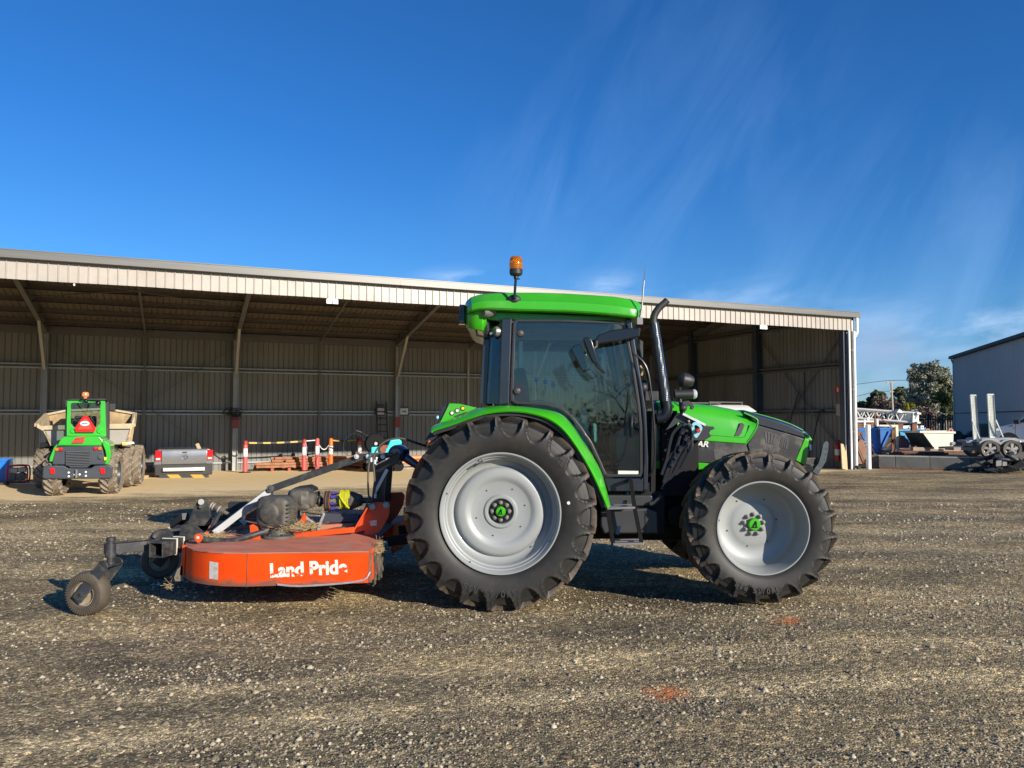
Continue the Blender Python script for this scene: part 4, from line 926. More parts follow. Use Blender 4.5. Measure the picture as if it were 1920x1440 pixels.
part(fender(mA, mB_), 'rear_fender', GREEN, smooth=50)
for s_ in (0, 1):   # black inner arch
    AA = [Vector((trC.x+(p.x-trC.x)*.985, p.y+.02, trC.z+(p.z-trC.z)*.985)) for p in A_]
    secs = []
    for a in AA:
        cen = Vector((trC.x, a.y, trC.z)); dn = (a-cen).normalized(); y0, y1 = a.y+.02, 7.12
        if s_: y0, y1 = 2*YC-y0, 2*YC-y1
        secs.append([Vector((a.x, y0, a.z)), Vector((a.x, y1, a.z)), Vector((a.x, y1, a.z))-dn*.02, Vector((a.x, y0, a.z))-dn*.03])
    b = MB(); b.loft(secs); part(b, 'fender_liner', BLACKM)
# inner wheel-arch wall under the cab
b = MB(); b.prism([Vector((p.x, 7.1, p.z)) for p in AA[4:]]+[Vector((AA[-1].x, 7.1, .75)), Vector((rx-.4, 7.1, .75))], (0, .03, 0)); part(b, 'arch_wall', CHASS)
b = MB(); b.prism([Vector((p.x, 8.0, p.z)) for p in AA[4:]]+[Vector((AA[-1].x, 8.0, .75)), Vector((rx-.4, 8.0, .75))], (0, -.03, 0)); part(b, 'arch_wall', CHASS)
# fender tail wedge with buttons
b = MB(); b.prism(WP([(842, 756), (862, 757), (894, 764.5), (880, 773), (850, 786), (822, 796), (826, 789)], 6.80), (0, .2, 0)); w_ = part(b, 'fender_tail', GREEN, bevel=.008)
for px, py, m_ in ((847.6, 774.4, WHITE), (857.5, 770, WHITE), (868, 765.6, YELLOW)):
    p = W(px, py, 6.80); b = MB(); b.lathe([(.021, .002), (.021, -.006), (.016, -.008), (.016, .0)], p, (0, 1, 0), 20); b.build('button_ring', BLACKM, w_); b = MB(); b.cyl(p+Vector((0, .002, 0)), p-Vector((0, .007, 0)), .014, n=16); b.build('button', m_, w_)
for px, py in ((864, 776.5), (872, 774), (858, 779)):
    p = W(px, py, 6.79); b = MB(); b.box(p, (.04, .01, .008), Matrix.Rotation(R(-15), 3, 'Y')); b.build('decal', DKGREY, w_)
b = MB(); b.plate([(827, 765), (833, 760), (841, 759), (826, 789), (823, 786)], 6.82, 7.0); tl = part(b, 'tail_lamp', mat('dark_lamp', (.03, .02, .04), .15, coat=.5), bevel=.01)
b = MB(); b.sph(W(821, 783, 6.85), .018); b.build('marker_lens', mat('pale_blue_lens', (.3, .75, .8), .1), tl)
b = MB(); b.plate([(810, 806), (842, 800), (829, 812), (803, 832), (790, 834)], 6.72, 7.05); part(b, 'mudguard_flap', mat('flap_rubber', (.02, .022, .035), .45), bevel=.006)
b = MB(); b.bar(W(806, 826, 6.7), W(801, 838, 6.7), .02, .015); part(b, 'side_reflector', ORLENS)
# ---- cab
YD = 6.85; YF = 2*YC-YD
CABM = mat('cab_frame_black', (.018, .022, .032), .28, coat=.35, var=.15)
DOORM = mat('door_frame', (.03, .027, .028), .35, coat=.3, var=.15)
outer = [(962, 604), (968, 598.5), (1050, 598.5), (1164, 602.5), (1172, 607), (1180, 640), (1190, 690), (1200, 755), (1204.5, 800), (1206, 888), (1201, 894.5), (1140, 894.5), (1131, 890), (1121, 865), (1105, 832), (1086, 804), (1068, 782), (1050, 768), (1020, 760), (968, 757.5), (958, 752), (957, 740)]
inner = [(967, 608), (971, 603.5), (1050, 603.5), (1161, 607.5), (1167, 611), (1175, 642), (1185, 692), (1194.5, 756), (1199, 801), (1200, 885), (1197, 889), (1142, 889), (1136, 886), (1126, 863), (1110.5, 830), (1091, 801), (1072, 778), (1053, 763.5), (1022, 755), (972, 752.5), (963.5, 747), (962.5, 738)]
for k, (D, dy) in enumerate(((YD, .04), (YF, -.04))):
    O = WP(outer, YD); I = WP(inner, YD)
    if k: O, I = mirY(O, YC), mirY(I, YC)
    b = MB(); b.ring(O, I, (0, dy, 0)); door = part(b, 'door_frame', DOORM, bevel=.006)
    b = MB(); b.prism([p+Vector((0, dy*.4, 0)) for p in I], (0, dy*.12, 0)); b.build('door_glass', GLASSM, door, smooth=0)
    if k == 0: door0 = door
# pillars
for s_ in (0, 1):
    def Y(v): return v if not s_ else 2*YC-v
    b = MB(); P = WP([(940, 597), (960.5, 597), (955, 757), (934, 760)], YD+.01)
    if s_: P = mirY(P, YC)
    b.prism(P, (0, .1 if not s_ else -.1, 0)); part(b, 'rear_pillar', CABM, bevel=.015)
    P = WP([(1172, 598), (1184, 598), (1199, 690), (1212, 770), (1216, 860), (1215, 920), (1206, 920), (1206, 800), (1201, 752), (1190, 685)], YD+.015)
    if s_: P = mirY(P, YC)
    b = MB(); b.prism(P, (0, .07 if not s_ else -.07, 0)); part(b, 'front_pillar', CABM, bevel=.012)
# rear corner: quarter glass and rear posts
q0 = W(915, 600, 7.05); q1 = W(906, 757, 7.05)
for s_ in (0, 1):
    y1 = 7.05 if not s_ else 2*YC-7.05; y0 = YD+.03 if not s_ else 2*YC-YD-.03
    b = MB(); b.bar((q0.x, y1, q0.z), (q1.x, y1, q1.z), .06, .06, up=(1, 0, 0)); part(b, 'rear_post', CABM)
    a, c = W(941, 600, YD+.03), W(935, 757, YD+.03)
    b = MB(); b.add([(a.x, y0, a.z), (q0.x, y1, q0.z), (q1.x, y1, q1.z), (c.x, y0, c.z), (a.x+.01, y0, a.z), (q0.x+.01, y1, q0.z), (q1.x+.01, y1, q1.z), (c.x+.01, y0, c.z)], [(0, 1, 2, 3), (4, 7, 6, 5)]); part(b, 'quarter_glass', GLASSM, smooth=0, recalc=False)
b = MB(); b.prism([(q0.x, 7.08, q0.z), (q0.x, 8.02, q0.z), (q1.x, 8.02, q1.z), (q1.x, 7.08, q1.z)], (.008, 0, 0)); part(b, 'rear_window', GLASSM, smooth=0)
# windscreen
w0 = W(1188, 604, 7.0); w1 = W(1222, 770, 7.0)
b = MB(); b.prism([(w0.x, 6.98, w0.z), (w0.x, 8.12, w0.z), (w1.x, 8.12, w1.z), (w1.x, 6.98, w1.z)], (.008, 0, 0)); part(b, 'windscreen', GLASSM, smooth=0)
w2 = W(1222, 770, 7.0); 
b = MB(); b.prism([(w2.x, 6.98, w2.z), (w2.x, 8.12, w2.z), (w2.x-.02, 8.12, .85), (w2.x-.02, 6.98, .85)], (.04, 0, 0)); part(b, 'firewall', CHASS)
# sill under the door + floor + roof liner
b = MB(); b.plate([(1133, 897), (1206, 897), (1206, 921), (1141, 921)], YD+.01, YD+.1); part(b, 'door_sill', CABM, bevel=.006)
fl = W(1131, 905, 6.9).z; fr = W(1216, 905, 6.95).x
b = MB(); b.bx(rx+.55, fr, 6.9, 8.2, fl-.08, fl); b.bx(rx-.05, rx+.6, 7.12, 7.98, fl-.08, 1.35); b.bx(rx-.1, rx+.45, 6.98, 8.12, 1.33, 1.40); part(b, 'cab_floor', CHASS)
CI = mat('cab_interior', (.2, .23, .22), .6, var=.3)
b = MB(); b.bx(rx-.02, fr-.35, 6.92, 8.18, W(0, 600, 6.9).z-.05, W(0, 600, 6.9).z); part(b, 'roof_liner', CI)
# seat, wheel, console, levers
sx_, sz_ = rx+.48, 1.43
b = MB(); b.box((sx_, YC, sz_), (.5, .48, .12)); b.box((sx_-.27, YC, sz_+.36), (.13, .46, .66), Matrix.Rotation(R(-8), 3, 'Y')); b.box((sx_-.02, YC, sz_-.2), (.34, .34, .3)); seat = part(b, 'seat', mat('seat_fabric', (.1, .13, .14), .8), bevel=.04, segs=3)
b = MB(); b.bar((sx_-.2, YC-.28, sz_+.2), (sx_+.2, YC-.28, sz_+.17), .07, .06); b.build('armrest', CI, seat, bevel=.015)
st = W(1150, 735, 7.4); b = MB(); b.tube([Vector((st.x+.12, YC, 1.1)), Vector((st.x+.03, YC, st.z-.08))], .05, 10); ax = Vector((-.5, 0, .86)); uu = Vector((0, 1, 0)); vv = ax.cross(uu)
c_ = Vector((st.x, YC, st.z-.02)); b.tube([c_+uu*.2*math.cos(t)+vv*.2*math.sin(t) for t in np.linspace(0, 2*PI, 33)], .014, 8, cap=False)
for t in (.5, 2.6, 4.7): b.tube([c_-ax*.02, c_+uu*.2*math.cos(t)+vv*.2*math.sin(t)], .01, 6)
part(b, 'steering_wheel', BLACKM)
b = MB(); b.prism([(st.x+.02, 7.3, fl), (st.x+.3, 7.3, fl), (st.x+.3, 7.3, 1.5), (st.x+.1, 7.3, 1.58), (st.x+.0, 7.3, 1.45)], (0, .5, 0)); part(b, 'dashboard', CI, bevel=.02)
b = MB(); b.prism([Vector((p.x, 6.98, p.z-.02)) for p in WP([(975, 752), (1010, 745), (1040, 752), (1062, 775), (1080, 800), (1098, 840), (1098, 870), (990, 870), (975, 800)], 6.98)], (0, .22, 0)); con = part(b, 'side_console', mat('console_grey', (.34, .4, .38), .5), bevel=.02)
b = MB(); b.plate([(1075, 795), (1092, 772), (1104, 772), (1103, 800), (1104, 845), (1090, 842)], 7.06, 7.2); part(b, 'control_box', mat('control_pale', (.42, .5, .46), .5), bevel=.01)
KB = mat('blue_knob', (.01, .15, .75), .3); KO = mat('orange_knob', (.8, .3, .08), .4)
for px, py, py2, m_ in ((1005.5, 712, 733, KB), (1022, 716, 737, KB), (1037, 721, 739, KB), (1117, 729, 752, KO), (1091, 752, 775, KO), (1111, 788, 812, KO)):
    p = W(px, py, 7.12); q_ = W(px+1, py2, 7.1); b = MB(); b.tube([q_, p], .005, 6); lv = part(b, 'control_lever', STEEL)
    b = MB(); b.sph(p, .02, (1, 1, 1.35)); b.build('knob', m_, lv)
b = MB(); b.plate([(973, 640), (980, 640), (980, 705), (973, 705)], 7.5, 7.53); part(b, 'rear_reflector_strip', mat('pale_strip', (.6, .85, .75), .3))
b = MB(); b.box(W(1112, 812, 7.4), (.07, .08, .2)); part(b, 'green_bottle', mat('teal_cloth', (.015, .12, .11), .6), bevel=.03)
b = MB(); b.tube([W(1150, 880, 6.95), W(1168, 855, 6.95), W(1176, 820, 6.95)], .008, 6, sub=4); b.tube([W(1093, 806, 6.93), W(1145, 862, 6.93)], .006, 6); part(b, 'gas_strut', BLACKM)
b = MB(); b.sph(W(1155, 870, 6.9), .03); part(b, 'pedal_ball', DKGREY)
# door fittings
for px, py, r_ in ((975.5, 625, .032), (969.5, 733, .032)):
    p = W(px, py, YD-.005); b = MB(); b.lathe([(r_, .02), (r_, .0), (r_*.8, -.014), (0, -.02)], p, (0, 1, 0), 24); b.build('hinge_cap', mat('hinge_bronze', (.06, .05, .045), .4), door0)
b = MB(); b.plate([(963, 716), (985, 720), (990, 757), (962, 757)], YD+.012, YD+.03); b.build('hinge_plate', CABM, door0)
b = MB(); b.tube([W(1184, 779, YD-.02), W(1184, 800, YD-.045), W(1184.5, 820, YD-.02)], .013, 8, sub=4); b.box(W(1184, 783, YD), (.05, .03, .09)); b.cyl(W(1183.5, 781, YD-.02), W(1183.5, 781, YD-.035), .01); b.build('door_handle', BLACKP, door0)
b = MB(); b.plate([(1159, 882.5), (1197, 883), (1197, 891), (1159, 891)], YD+.006, YD+.012); b.build('door_sticker', WHITE, door0)
# ---- roof
RB = 6.74
def roofsec(x, zt, zb, yn, fb=0, rb=0):
    """closed loop in YZ from near bottom over the top to far bottom; the ends bow out in plan"""
    h = zt-zb; hw = YC-yn
    near = [(yn+.2, zb+.012), (yn+.05, zb), (yn+.018, zb+.004), (yn+.004, zb+h*.1), (yn, zb+h*.42), (yn+.004, zb+h*.47), (yn+.03, zb+h*.53), (yn+.085, zb+h*.88), (yn+.11, zb+h*.95), (yn+.2, zb+h*.99), (yn+.45, zt+.008), (YC-.15, zt+.014)]
    L_ = near+[(2*YC-y, z) for y, z in reversed(near)]
    return [Vector((x+(fb-rb)*(1-min(1, abs(y-YC)/hw)**2), y, z)) for y, z in L_]
st_ = [(870.5, 572, 580, .3), (872, 565, 586, .17), (876, 560, 586, .09), (884, 555, 583, .035), (898, 551, 580.5, .01), (915, 549, 580.3, .0), (940, 547.6, 581, 0), (970, 547, 582.5, 0), (1010, 547, 583.5, 0), (1060, 548.5, 585, 0), (1110, 551.5, 588, 0), (1150, 554.5, 591.5, .0), (1180, 559.5, 594.8, .004), (1192, 563.5, 596, .012), (1197.5, 567, 596, .03), (1200, 571, 594.5, .06)]
secs = []
for px, yt, yb, ins in st_:
    a = W(px, yt, RB+.12); c = W(px, yb, RB); secs.append(roofsec(c.x, a.z, c.z, RB+ins, .13*sm(1080, 1195, px), .06*(1-sm(872, 930, px))))
b = MB(); b.loft(secs); roof = part(b, 'cab_roof', GREEN, smooth=28, bevel=.006)
# under-roof band, set in from the roof edge
GDK = GREEN
b = MB(); a = W(898, 578, RB+.1); c = W(1195, 598.5, RB+.1)
b.prism([(W(905, 580, RB).x, RB+.17, W(905, 578, RB).z), (W(1190, 590, RB).x, RB+.17, W(1190, 590, RB).z), (W(1183, 598, RB).x, RB+.17, W(1183, 597.5, RB).z), (W(962, 596.5, RB).x, RB+.17, W(962, 596, RB).z), (W(935, 597, RB).x, RB+.17, W(935, 597, RB).z), (W(905, 592, RB).x, RB+.17, W(905, 592, RB).z)], (0, 2*(YC-RB-.17), 0)); part(b, 'roof_base', GREEN, bevel=.01)
b = MB(); b.plate([(980, 580), (1060, 583), (1118, 589), (1060, 588.5), (985, 585)], RB+.164, RB+.18); part(b, 'roof_vent', BLACKM)
# drooping rear visor housing
secs = []
for px, yt, yb, ins in ((869, 580, 596, .3), (871.5, 574, 608, .2), (880, 570, 614, .13), (893, 573, 618, .1), (905, 577, 620, .1), (912, 580, 604, .12)):
    a = W(px, yt, RB+.1); c = W(px, yb, RB+.1); x = c.x; y0 = RB+ins; zt, zb = a.z, c.z
    secs.append([Vector((x, y0+.03, zb)), Vector((x, y0, zb+(zt-zb)*.3)), Vector((x, y0, zt)), Vector((x, 2*YC-y0, zt)), Vector((x, 2*YC-y0, zb+(zt-zb)*.3)), Vector((x, 2*YC-y0-.03, zb))])
b = MB(); b.loft(secs); vis = part(b, 'rear_visor', GREEN, smooth=50, bevel=.01)
b = MB(); p = W(912, 586, RB+.08); b.lathe([(0, -.03), (.035, -.03), (.05, .0), (.03, .08), (0, .09)], p, (.75, .45, .1), 20); part(b, 'work_light', STEEL)
b = MB(); p = W(931, 622, 6.9); b.lathe([(0, -.02), (.045, -.02), (.05, .0), (.03, .06), (0, .07)], p, (.8, .3, 0), 20); b.bar(p, p+Vector((-.06, 0, -.02)), .02, .02); part(b, 'work_light', STEEL)
b = MB(); b.box(W(867, 590, RB+.25), (.05, .12, .17)); b.box(W(866, 601, RB+.25), (.06, .1, .07)); part(b, 'number_plate_lamp', BLACKP, bevel=.006)
b = MB(); b.tube([W(893, 628, 6.95), W(912, 632, 6.95), W(932, 628, 6.95)], .01, 6, sub=3); b.tube([W(912, 600, 6.95), W(914, 632, 6.95)], .018, 6); b.tube([W(892, 619, 6.95), W(896, 629, 6.95)], .008, 6); part(b, 'wiper_arm', BLACKM)
# beacon
bp_ = W(965, 560, RB+.06)
b = MB(); b.sph(W(964, 561.5, RB+.02), .06, (1.0, .5, .72), 20, 12); base_ = part(b, 'beacon_mount', BLACKM)
b = MB(); b.tube([W(965, 560, RB-.02), W(965.5, 545, RB-.02), W(967.5, 516, RB-.02)], .012, 10); b.cyl(W(967.5, 523, RB-.02), W(967.5, 515, RB-.02), .022); b.bar(W(967, 524, RB-.02), W(975, 523, RB-.02), .008, .008); b.build('beacon_pole', BLACKP, base_)
bc = W(967.5, 517, RB-.02); s = RB/F
b = MB(); b.lathe([(0, 0), (.045, .002), (.057, .015), (.059, .05), (.055, .056), (0, .056)], bc, (0, 0, 1), 28); beac = part(b, 'beacon_base', BLACKM)
AMB = bpy.data.materials.new('amber_beacon_lens'); AMB.use_nodes = True; pb = AMB.node_tree.nodes['Principled BSDF']; pb.inputs['Base Color'].default_value = (.95, .3, .02, 1); pb.inputs['Transmission Weight'].default_value = .75; pb.inputs['Roughness'].default_value = .08; pb.inputs['IOR'].default_value = 1.3
b = MB(); b.lathe([(.058, .056), (.06, .09), (.057, .14), (.05, .16), (.035, .17), (0, .172)], bc, (0, 0, 1), 28); b.build('beacon_lens', AMB, beac, recalc=True)
b = MB(); b.cyl(bc+Vector((0, 0, .06)), bc+Vector((0, 0, .11)), .03); b.box(bc+Vector((0, .01, .12)), (.05, .02, .045)); b.build('reflector', mat('beacon_reflector', (.7, .45, .2), .2, metal=.7), beac)
# aerial
b = MB(); b.tube([W(1199, 603, RB), W(1203, 580, RB)], .011, 8); b.tube([W(1203, 582, RB), W(1207.5, 526, RB)], .007, 8); b.tube([W(1207.5, 526, RB), W(1209, 515, RB), W(1210, 497, RB)], [.005, .002], 6); b.box(W(1199.5, 602, RB), (.05, .03, .06)); part(b, 'aerial', STEEL)
# ---- exhaust
YE = 7.0
b = MB(); b.tube([W(1226, 606, YE), W(1237, 680, YE), W(1248, 755, YE)], [.042, .05], 24, sub=3)
m, nt, bs_ = newmat('perforated_shroud'); tc = N(nt, 'ShaderNodeTexCoord'); vo = N(nt, 'ShaderNodeTexVoronoi'); vo.inputs['Scale'].default_value = 62; vo.inputs['Randomness'].default_value = .12; nt.links.new(tc.outputs['Object'], vo.inputs['Vector'])
hol = ramp(nt, vo.outputs['Distance'], [(.3, (.0, .0, .0)), (.42, (1, 1, 1))]); nt.links.new(mixc(nt, hol, (.001, .001, .001), (.018, .019, .024)), bs_.inputs['Base Color']); bs_.inputs['Roughness'].default_value = .22; bs_.inputs['Specular IOR Level'].default_value = .9; bs_.inputs['Coat Weight'].default_value = .7
bp2 = N(nt, 'ShaderNodeBump'); bp2.inputs['Strength'].default_value = .2; bp2.inputs['Distance'].default_value = .004; nt.links.new(hol, bp2.inputs['Height']); nt.links.new(bp2.outputs[0], bs_.inputs['Normal'])
ex = part(b, 'exhaust_shroud', m)
b = MB(); b.tube([W(1225, 610, YE), W(1226, 594, YE), W(1234, 579, YE), W(1245, 569, YE), W(1251, 563, YE)], [.035, .031], 20, sub=5); b.build('exhaust_tip', mat('exhaust_steel', (.035, .033, .033), .5, metal=.3), ex)
b = MB(); b.tube([W(1248, 752, YE), W(1250, 770, YE), W(1243, 782, YE), W(1230, 785, YE)], .053, 20, sub=4); b.bx(W(1226, 0, YE).x, W(1240, 0, YE).x, 6.97, 7.1, W(0, 792, YE).z, W(0, 770, YE).z); b.build('exhaust_elbow', BLACKP, ex)
# ---- mirrors and handrail
b = MB(); b.prism(WP([(1202, 614), (1200, 631), (1160, 640), (1128, 644), (1116, 648), (1114, 641), (1122, 628), (1142, 620), (1165, 616)], 6.62), (0, .05, 0)); arm = part(b, 'mirror_arm', BLACKP, bevel=.012)
b = MB(); b.tube([W(1118, 640, 6.62), W(1118, 650, 6.6), W(1110, 655, 6.58)], .014, 8); b.bar(W(1195, 624, 6.64), (W(1195, 624, 6.64).x, 7.0, W(1195, 624, 6.64).z), .04, .05); b.build('mirror_joint', BLACKM, arm)
b = MB(); b.prism(WP([(1093, 636), (1097, 632.5), (1105, 632), (1110, 637), (1122, 678), (1120, 683), (1115, 683), (1109, 675)], 6.5), (0, .09, 0)); mir = part(b, 'mirror', BLACKP, bevel=.014)
b = MB(); b.prism(WP([(1115, 682), (1122, 683), (1136, 697), (1135, 701), (1130, 700), (1119, 690)], 6.52), (0, .05, 0)); b.build('wide_angle_mirror', BLACKP, mir, bevel=.008)
b = MB(); b.prism(WP([(1071, 655), (1076, 648), (1088, 644), (1095, 650), (1108, 688), (1104, 693), (1092, 696)], 6.66), (0, .04, 0)); b.prism(WP([(1092, 697), (1108, 692), (1116, 705), (1113, 711), (1106, 710)], 6.66), (0, .04, 0)); b.build('mirror_glass', mat('dark_mirror_glass', (.02, .035, .03), .05, spec=1), mir, bevel=.008)
b = MB(); b.tube([W(1186, 660, 6.78), W(1195, 668, 6.78), (W(1207, 680, 6.78)), W(1215, 698, 6.78), W(1221, 735, 6.78), W(1226, 790, 6.78), W(1228, 850, 6.78), W(1224, 880, 6.78), W(1217, 893, 6.8)], .009, 8, sub=4); part(b, 'handrail', BLACKP)
b = MB(); b.prism(WP([(1199, 636), (1206, 640), (1206, 668), (1201, 682), (1198, 660)], 7.0), (0, .12, 0)); part(b, 'far_mirror_back', BLACKM, bevel=.008); b = MB(); b.sph(W(1206, 727, 7.0), .045, (1, 1, 1.1)); part(b, 'indicator_lamp', BLACKM); b = MB(); b.bx(W(1203, 0, 7).x, W(1228, 0, 7).x, 6.98, 7.08, W(0, 752, 7).z, W(0, 733, 7).z); part(b, 'front_light_bracket', BLACKM, bevel=.008)
b = MB(); b.tube([W(1200, 686, 7), W(1206, 694, 7), W(1202, 704, 7)], .012, 8, sub=3); part(b, 'grab_hook', mat('tan_grip', (.4, .25, .1), .5))
# far mirror
P = mirY(WP([(1093, 636), (1105, 632), (1110, 637), (1122, 678), (1115, 683), (1109, 675)], 6.5), YC); b = MB(); b.prism([p+Vector((.45, 0, 0)) for p in P], (0, .07, 0)); part(b, 'mirror', BLACKP, bevel=.01)
# ---- bonnet
HN = 7.16; HF = 2*YC-HN
core = []
for px, top, bot, ins in ((1222, 752, 866, 0), (1258, 752.5, 867, 0), (1302, 757, 868, 0), (1344, 761, 869, 0), (1394, 771, 869, 0), (1421, 779, 868, .01), (1450, 787, 868, .02), (1480, 797, 868, .035), (1503, 808, 868, .06), (1509, 814, 868, .09)):
    t = W(px, top, HN+.14); c = W(px, bot, HN); x = c.x; yn = HN+.012+ins; h = t.z-c.z
    near = [(yn, c.z), (yn, c.z+h*.5), (yn+.015, t.z-.13), (yn+.045, t.z-.06), (yn+.14, t.z)]
    core.append([Vector((x, y, z)) for y, z in near]+[Vector((x, 2*YC-y, z)) for y, z in reversed(near)])
b = MB(); b.loft(core); hood = part(b, 'bonnet_core', HOODG, smooth=45)
def panel(px, m_, name, D0=HN, th=.014, both=True, bevel=.006, par=None):
    b = MB(); b.plate(px, D0, D0+th); o = b.build(name, m_, par or tr, bevel=bevel)
    if both:
        b = MB(); P = mirY(WP(px, D0), YC); b.prism(P, (0, -th, 0)); b.build(name, m_, par or tr, bevel=bevel)
    return o
# green upper side: lofted strip that rolls over the shoulder
def shell(stations, m_, name, th=.012):
    for s_ in (0, 1):
        secs = []
        for px, top, sh_, bot, dy in stations:
            t = W(px, top, HN+.16); s0 = W(px, sh_, HN+.035); c = W(px, bot, HN+dy)
            L_ = [Vector((c.x, HN+dy, c.z)), Vector((c.x, HN+dy, c.z*.6+s0.z*.4)), Vector((c.x, HN+.018, c.z*.2+s0.z*.8)), Vector((c.x, HN+.035, s0.z)), Vector((c.x, HN+.09, s0.z*.35+t.z*.65)), Vector((c.x, HN+.16, t.z)), Vector((c.x, YC-.0, t.z+.006))]
            inn = [v+Vector((0, th, -th*.5)) for v in reversed(L_)]; inn[0].y = YC
            sec = L_+inn
            secs.append(mirY(sec, YC) if s_ else sec)
        b = MB(); b.loft(secs); o = part(b, name, m_, smooth=40)
    return o
shell([(1236, 751.5, 762, 826, 0), (1258, 751.5, 763, 825, 0), (1302, 756, 768, 825, 0), (1344, 760, 774, 827, 0), (1380, 766.5, 781, 829.5, 0), (1396, 770.5, 785, 830, .0), (1402, 772, 786, 827.5, 0), (1410, 775, 787.5, 816, 0), (1416, 777, 787, 805, 0), (1420, 779, 786.5, 793, 0)], GREEN, 'bonnet_side')
# raised swage + shut-line lip along the green panel
b = MB(); b.tube(WP([(1321, 825.2), (1360, 828), (1396, 830.5), (1402, 828), (1418, 803), (1420.5, 790), (1416, 784), (1395, 774)], HN-.002), .007, 8, sub=4); part(b, 'bonnet_edge', GREEN)
b = MB(); b.tube(WP([(1335, 815.5), (1375, 819), (1393, 819.5), (1398, 816), (1407, 797)], HN-.0), .005, 8, sub=4); part(b, 'bonnet_crease', GREEN)
vent = [(1389, 793), (1393, 793), (1396.5, 797), (1390.5, 812), (1386, 817.5), (1378, 817.8), (1377.5, 816)]
b = MB(); b.plate(vent, HN-.006, HN+.01); part(b, 'bonnet_vent', mat('vent_mesh', (.09, .08, .08), .6, bump=.8, bs=300), bevel=.002)
# black centre strip on top toward the nose, green edge above it
b = MB(); secs = []
for px, top in ((1392, 769.3), (1421, 777), (1450, 785), (1480, 795), (1505, 807.5), (1509, 811)):
    t = W(px, top, HN+.16); 
    secs.append([Vector((t.x, HN+.03, t.z-.045)), Vector((t.x, HN+.1, t.z-.005)), Vector((t.x, HN+.16, t.z+.004)), Vector((t.x, 2*YC-HN-.16, t.z+.004)), Vector((t.x, 2*YC-HN-.1, t.z-.005)), Vector((t.x, 2*YC-HN-.03, t.z-.045)), Vector((t.x, YC, t.z-.06))])
b.loft(secs); part(b, 'bonnet_top_strip', mat('bonnet_dark_blue_black', (.02, .022, .032), .3, coat=.4), smooth=40)
b = MB(); b.tube([W(x, y-.5, HN+.17) for x, y in ((1394, 770), (1421, 777), (1450, 785), (1480, 795), (1505, 807))], .006, 8, sub=3); part(b, 'bonnet_rim', GREEN)
strip = [(1398, 772.5), (1421, 780), (1450, 788), (1480, 798), (1506, 810.5), (1508.5, 821), (1480, 812.5), (1450, 804), (1421, 796), (1410, 786)]
panel(strip, mat('bonnet_dark_blue_black', (.02, .022, .032), .3, coat=.4), 'bonnet_shoulder', HN+.004)
grille = [(1418, 803), (1422, 797.5), (1450, 805.5), (1480, 814), (1508, 822.5), (1492, 863), (1480, 868), (1412, 868), (1407, 853), (1402, 834)]
sg = panel(grille, HOODG, 'side_grille')
for g in ([(1433, 808), (1459, 815), (1452, 834), (1436, 831)], [(1466, 818), (1480, 822), (1476, 843), (1461, 838)], [(1433, 842), (1444, 843), (1444, 853), (1433, 852)]):
    b = MB(); b.plate(g, HN-.003, HN+.002); gg = b.build('grille_recess', DKGREY, sg, bevel=.002)
    for k in range(1, 4):
        a = [g[0][0]+(g[1][0]-g[0][0])*k/4, g[0][1]+(g[1][1]-g[0][1])*k/4]; c = [g[3][0]+(g[2][0]-g[3][0])*k/4, g[3][1]+(g[2][1]-g[3][1])*k/4]
        b = MB(); b.bar(W(a[0], a[1]+1, HN-.004), W(c[0], c[1]-1, HN-.004), .004, .005, up=(0, 1, 0)); b.build('grille_bar', HOODG, sg)
lowp = [(1290, 826), (1321, 827), (1398, 832.5), (1404, 848), (1408, 868), (1343, 869), (1290, 865)]
lp_ = panel(lowp, mat('lower_side_black', (.03, .03, .03), .35, coat=.3, dirt=((.11, .1, .08), .3, 5)), 'lower_side_panel')
b = MB(); b.plate([(1337, 842), (1350, 843), (1362, 849), (1369, 861), (1366, 864), (1340, 862)], HN-.003, HN+.002); b.build('lower_grille', DKGREY, lp_, bevel=.002)
panel([(1282, 865), (1343, 870), (1330, 884), (1277, 880)], GREEN, 'lower_green_strip')
panel([(1222, 864), (1240, 864), (1238, 879), (1222, 879)], GREEN, 'lower_green_strip')
# white cut-off letters
tx = text('AR', .072, WHITE, tr, W(1317, 833, HN-.012), (PI/2, 0, 0), 'side_lettering', ext=.002, off=.0022, shear=.25, xs=1.15); tx.rotation_euler = (PI/2, R(2), 0)
# nose
panel([(1509.5, 821), (1517, 826), (1511.5, 874), (1492, 863)], GREEN, 'nose_corner', HN+.03, .03)
b = MB(); P = WP([(1503, 806), (1510, 810.5), (1519, 818), (1524.5, 826), (1516, 826.5), (1509, 823)], HN+.06); b.prism(P, (0, 2*(YC-HN-.06), 0)); part(b, 'nose_visor', GREEN, bevel=.01)
b = MB(); P = WP([(1508, 826), (1515, 826), (1511, 876), (1500, 876)], HN+.07); b.prism(P, (0, 2*(YC-HN-.07), 0)); part(b, 'front_grille', BLACKM)
b = MB(); b.box(W(1516, 838, HN+.1), (.02, .1, .06)); part(b, 'headlamp', CHROME, bevel=.01)
b = MB(); b.bx(W(1480, 0, 7.2).x, W(1512, 0, 7.2).x, 7.25, 7.85, .55, W(0, 872, 7.2).z); part(b, 'front_weight_block', CHASS, bevel=.02)
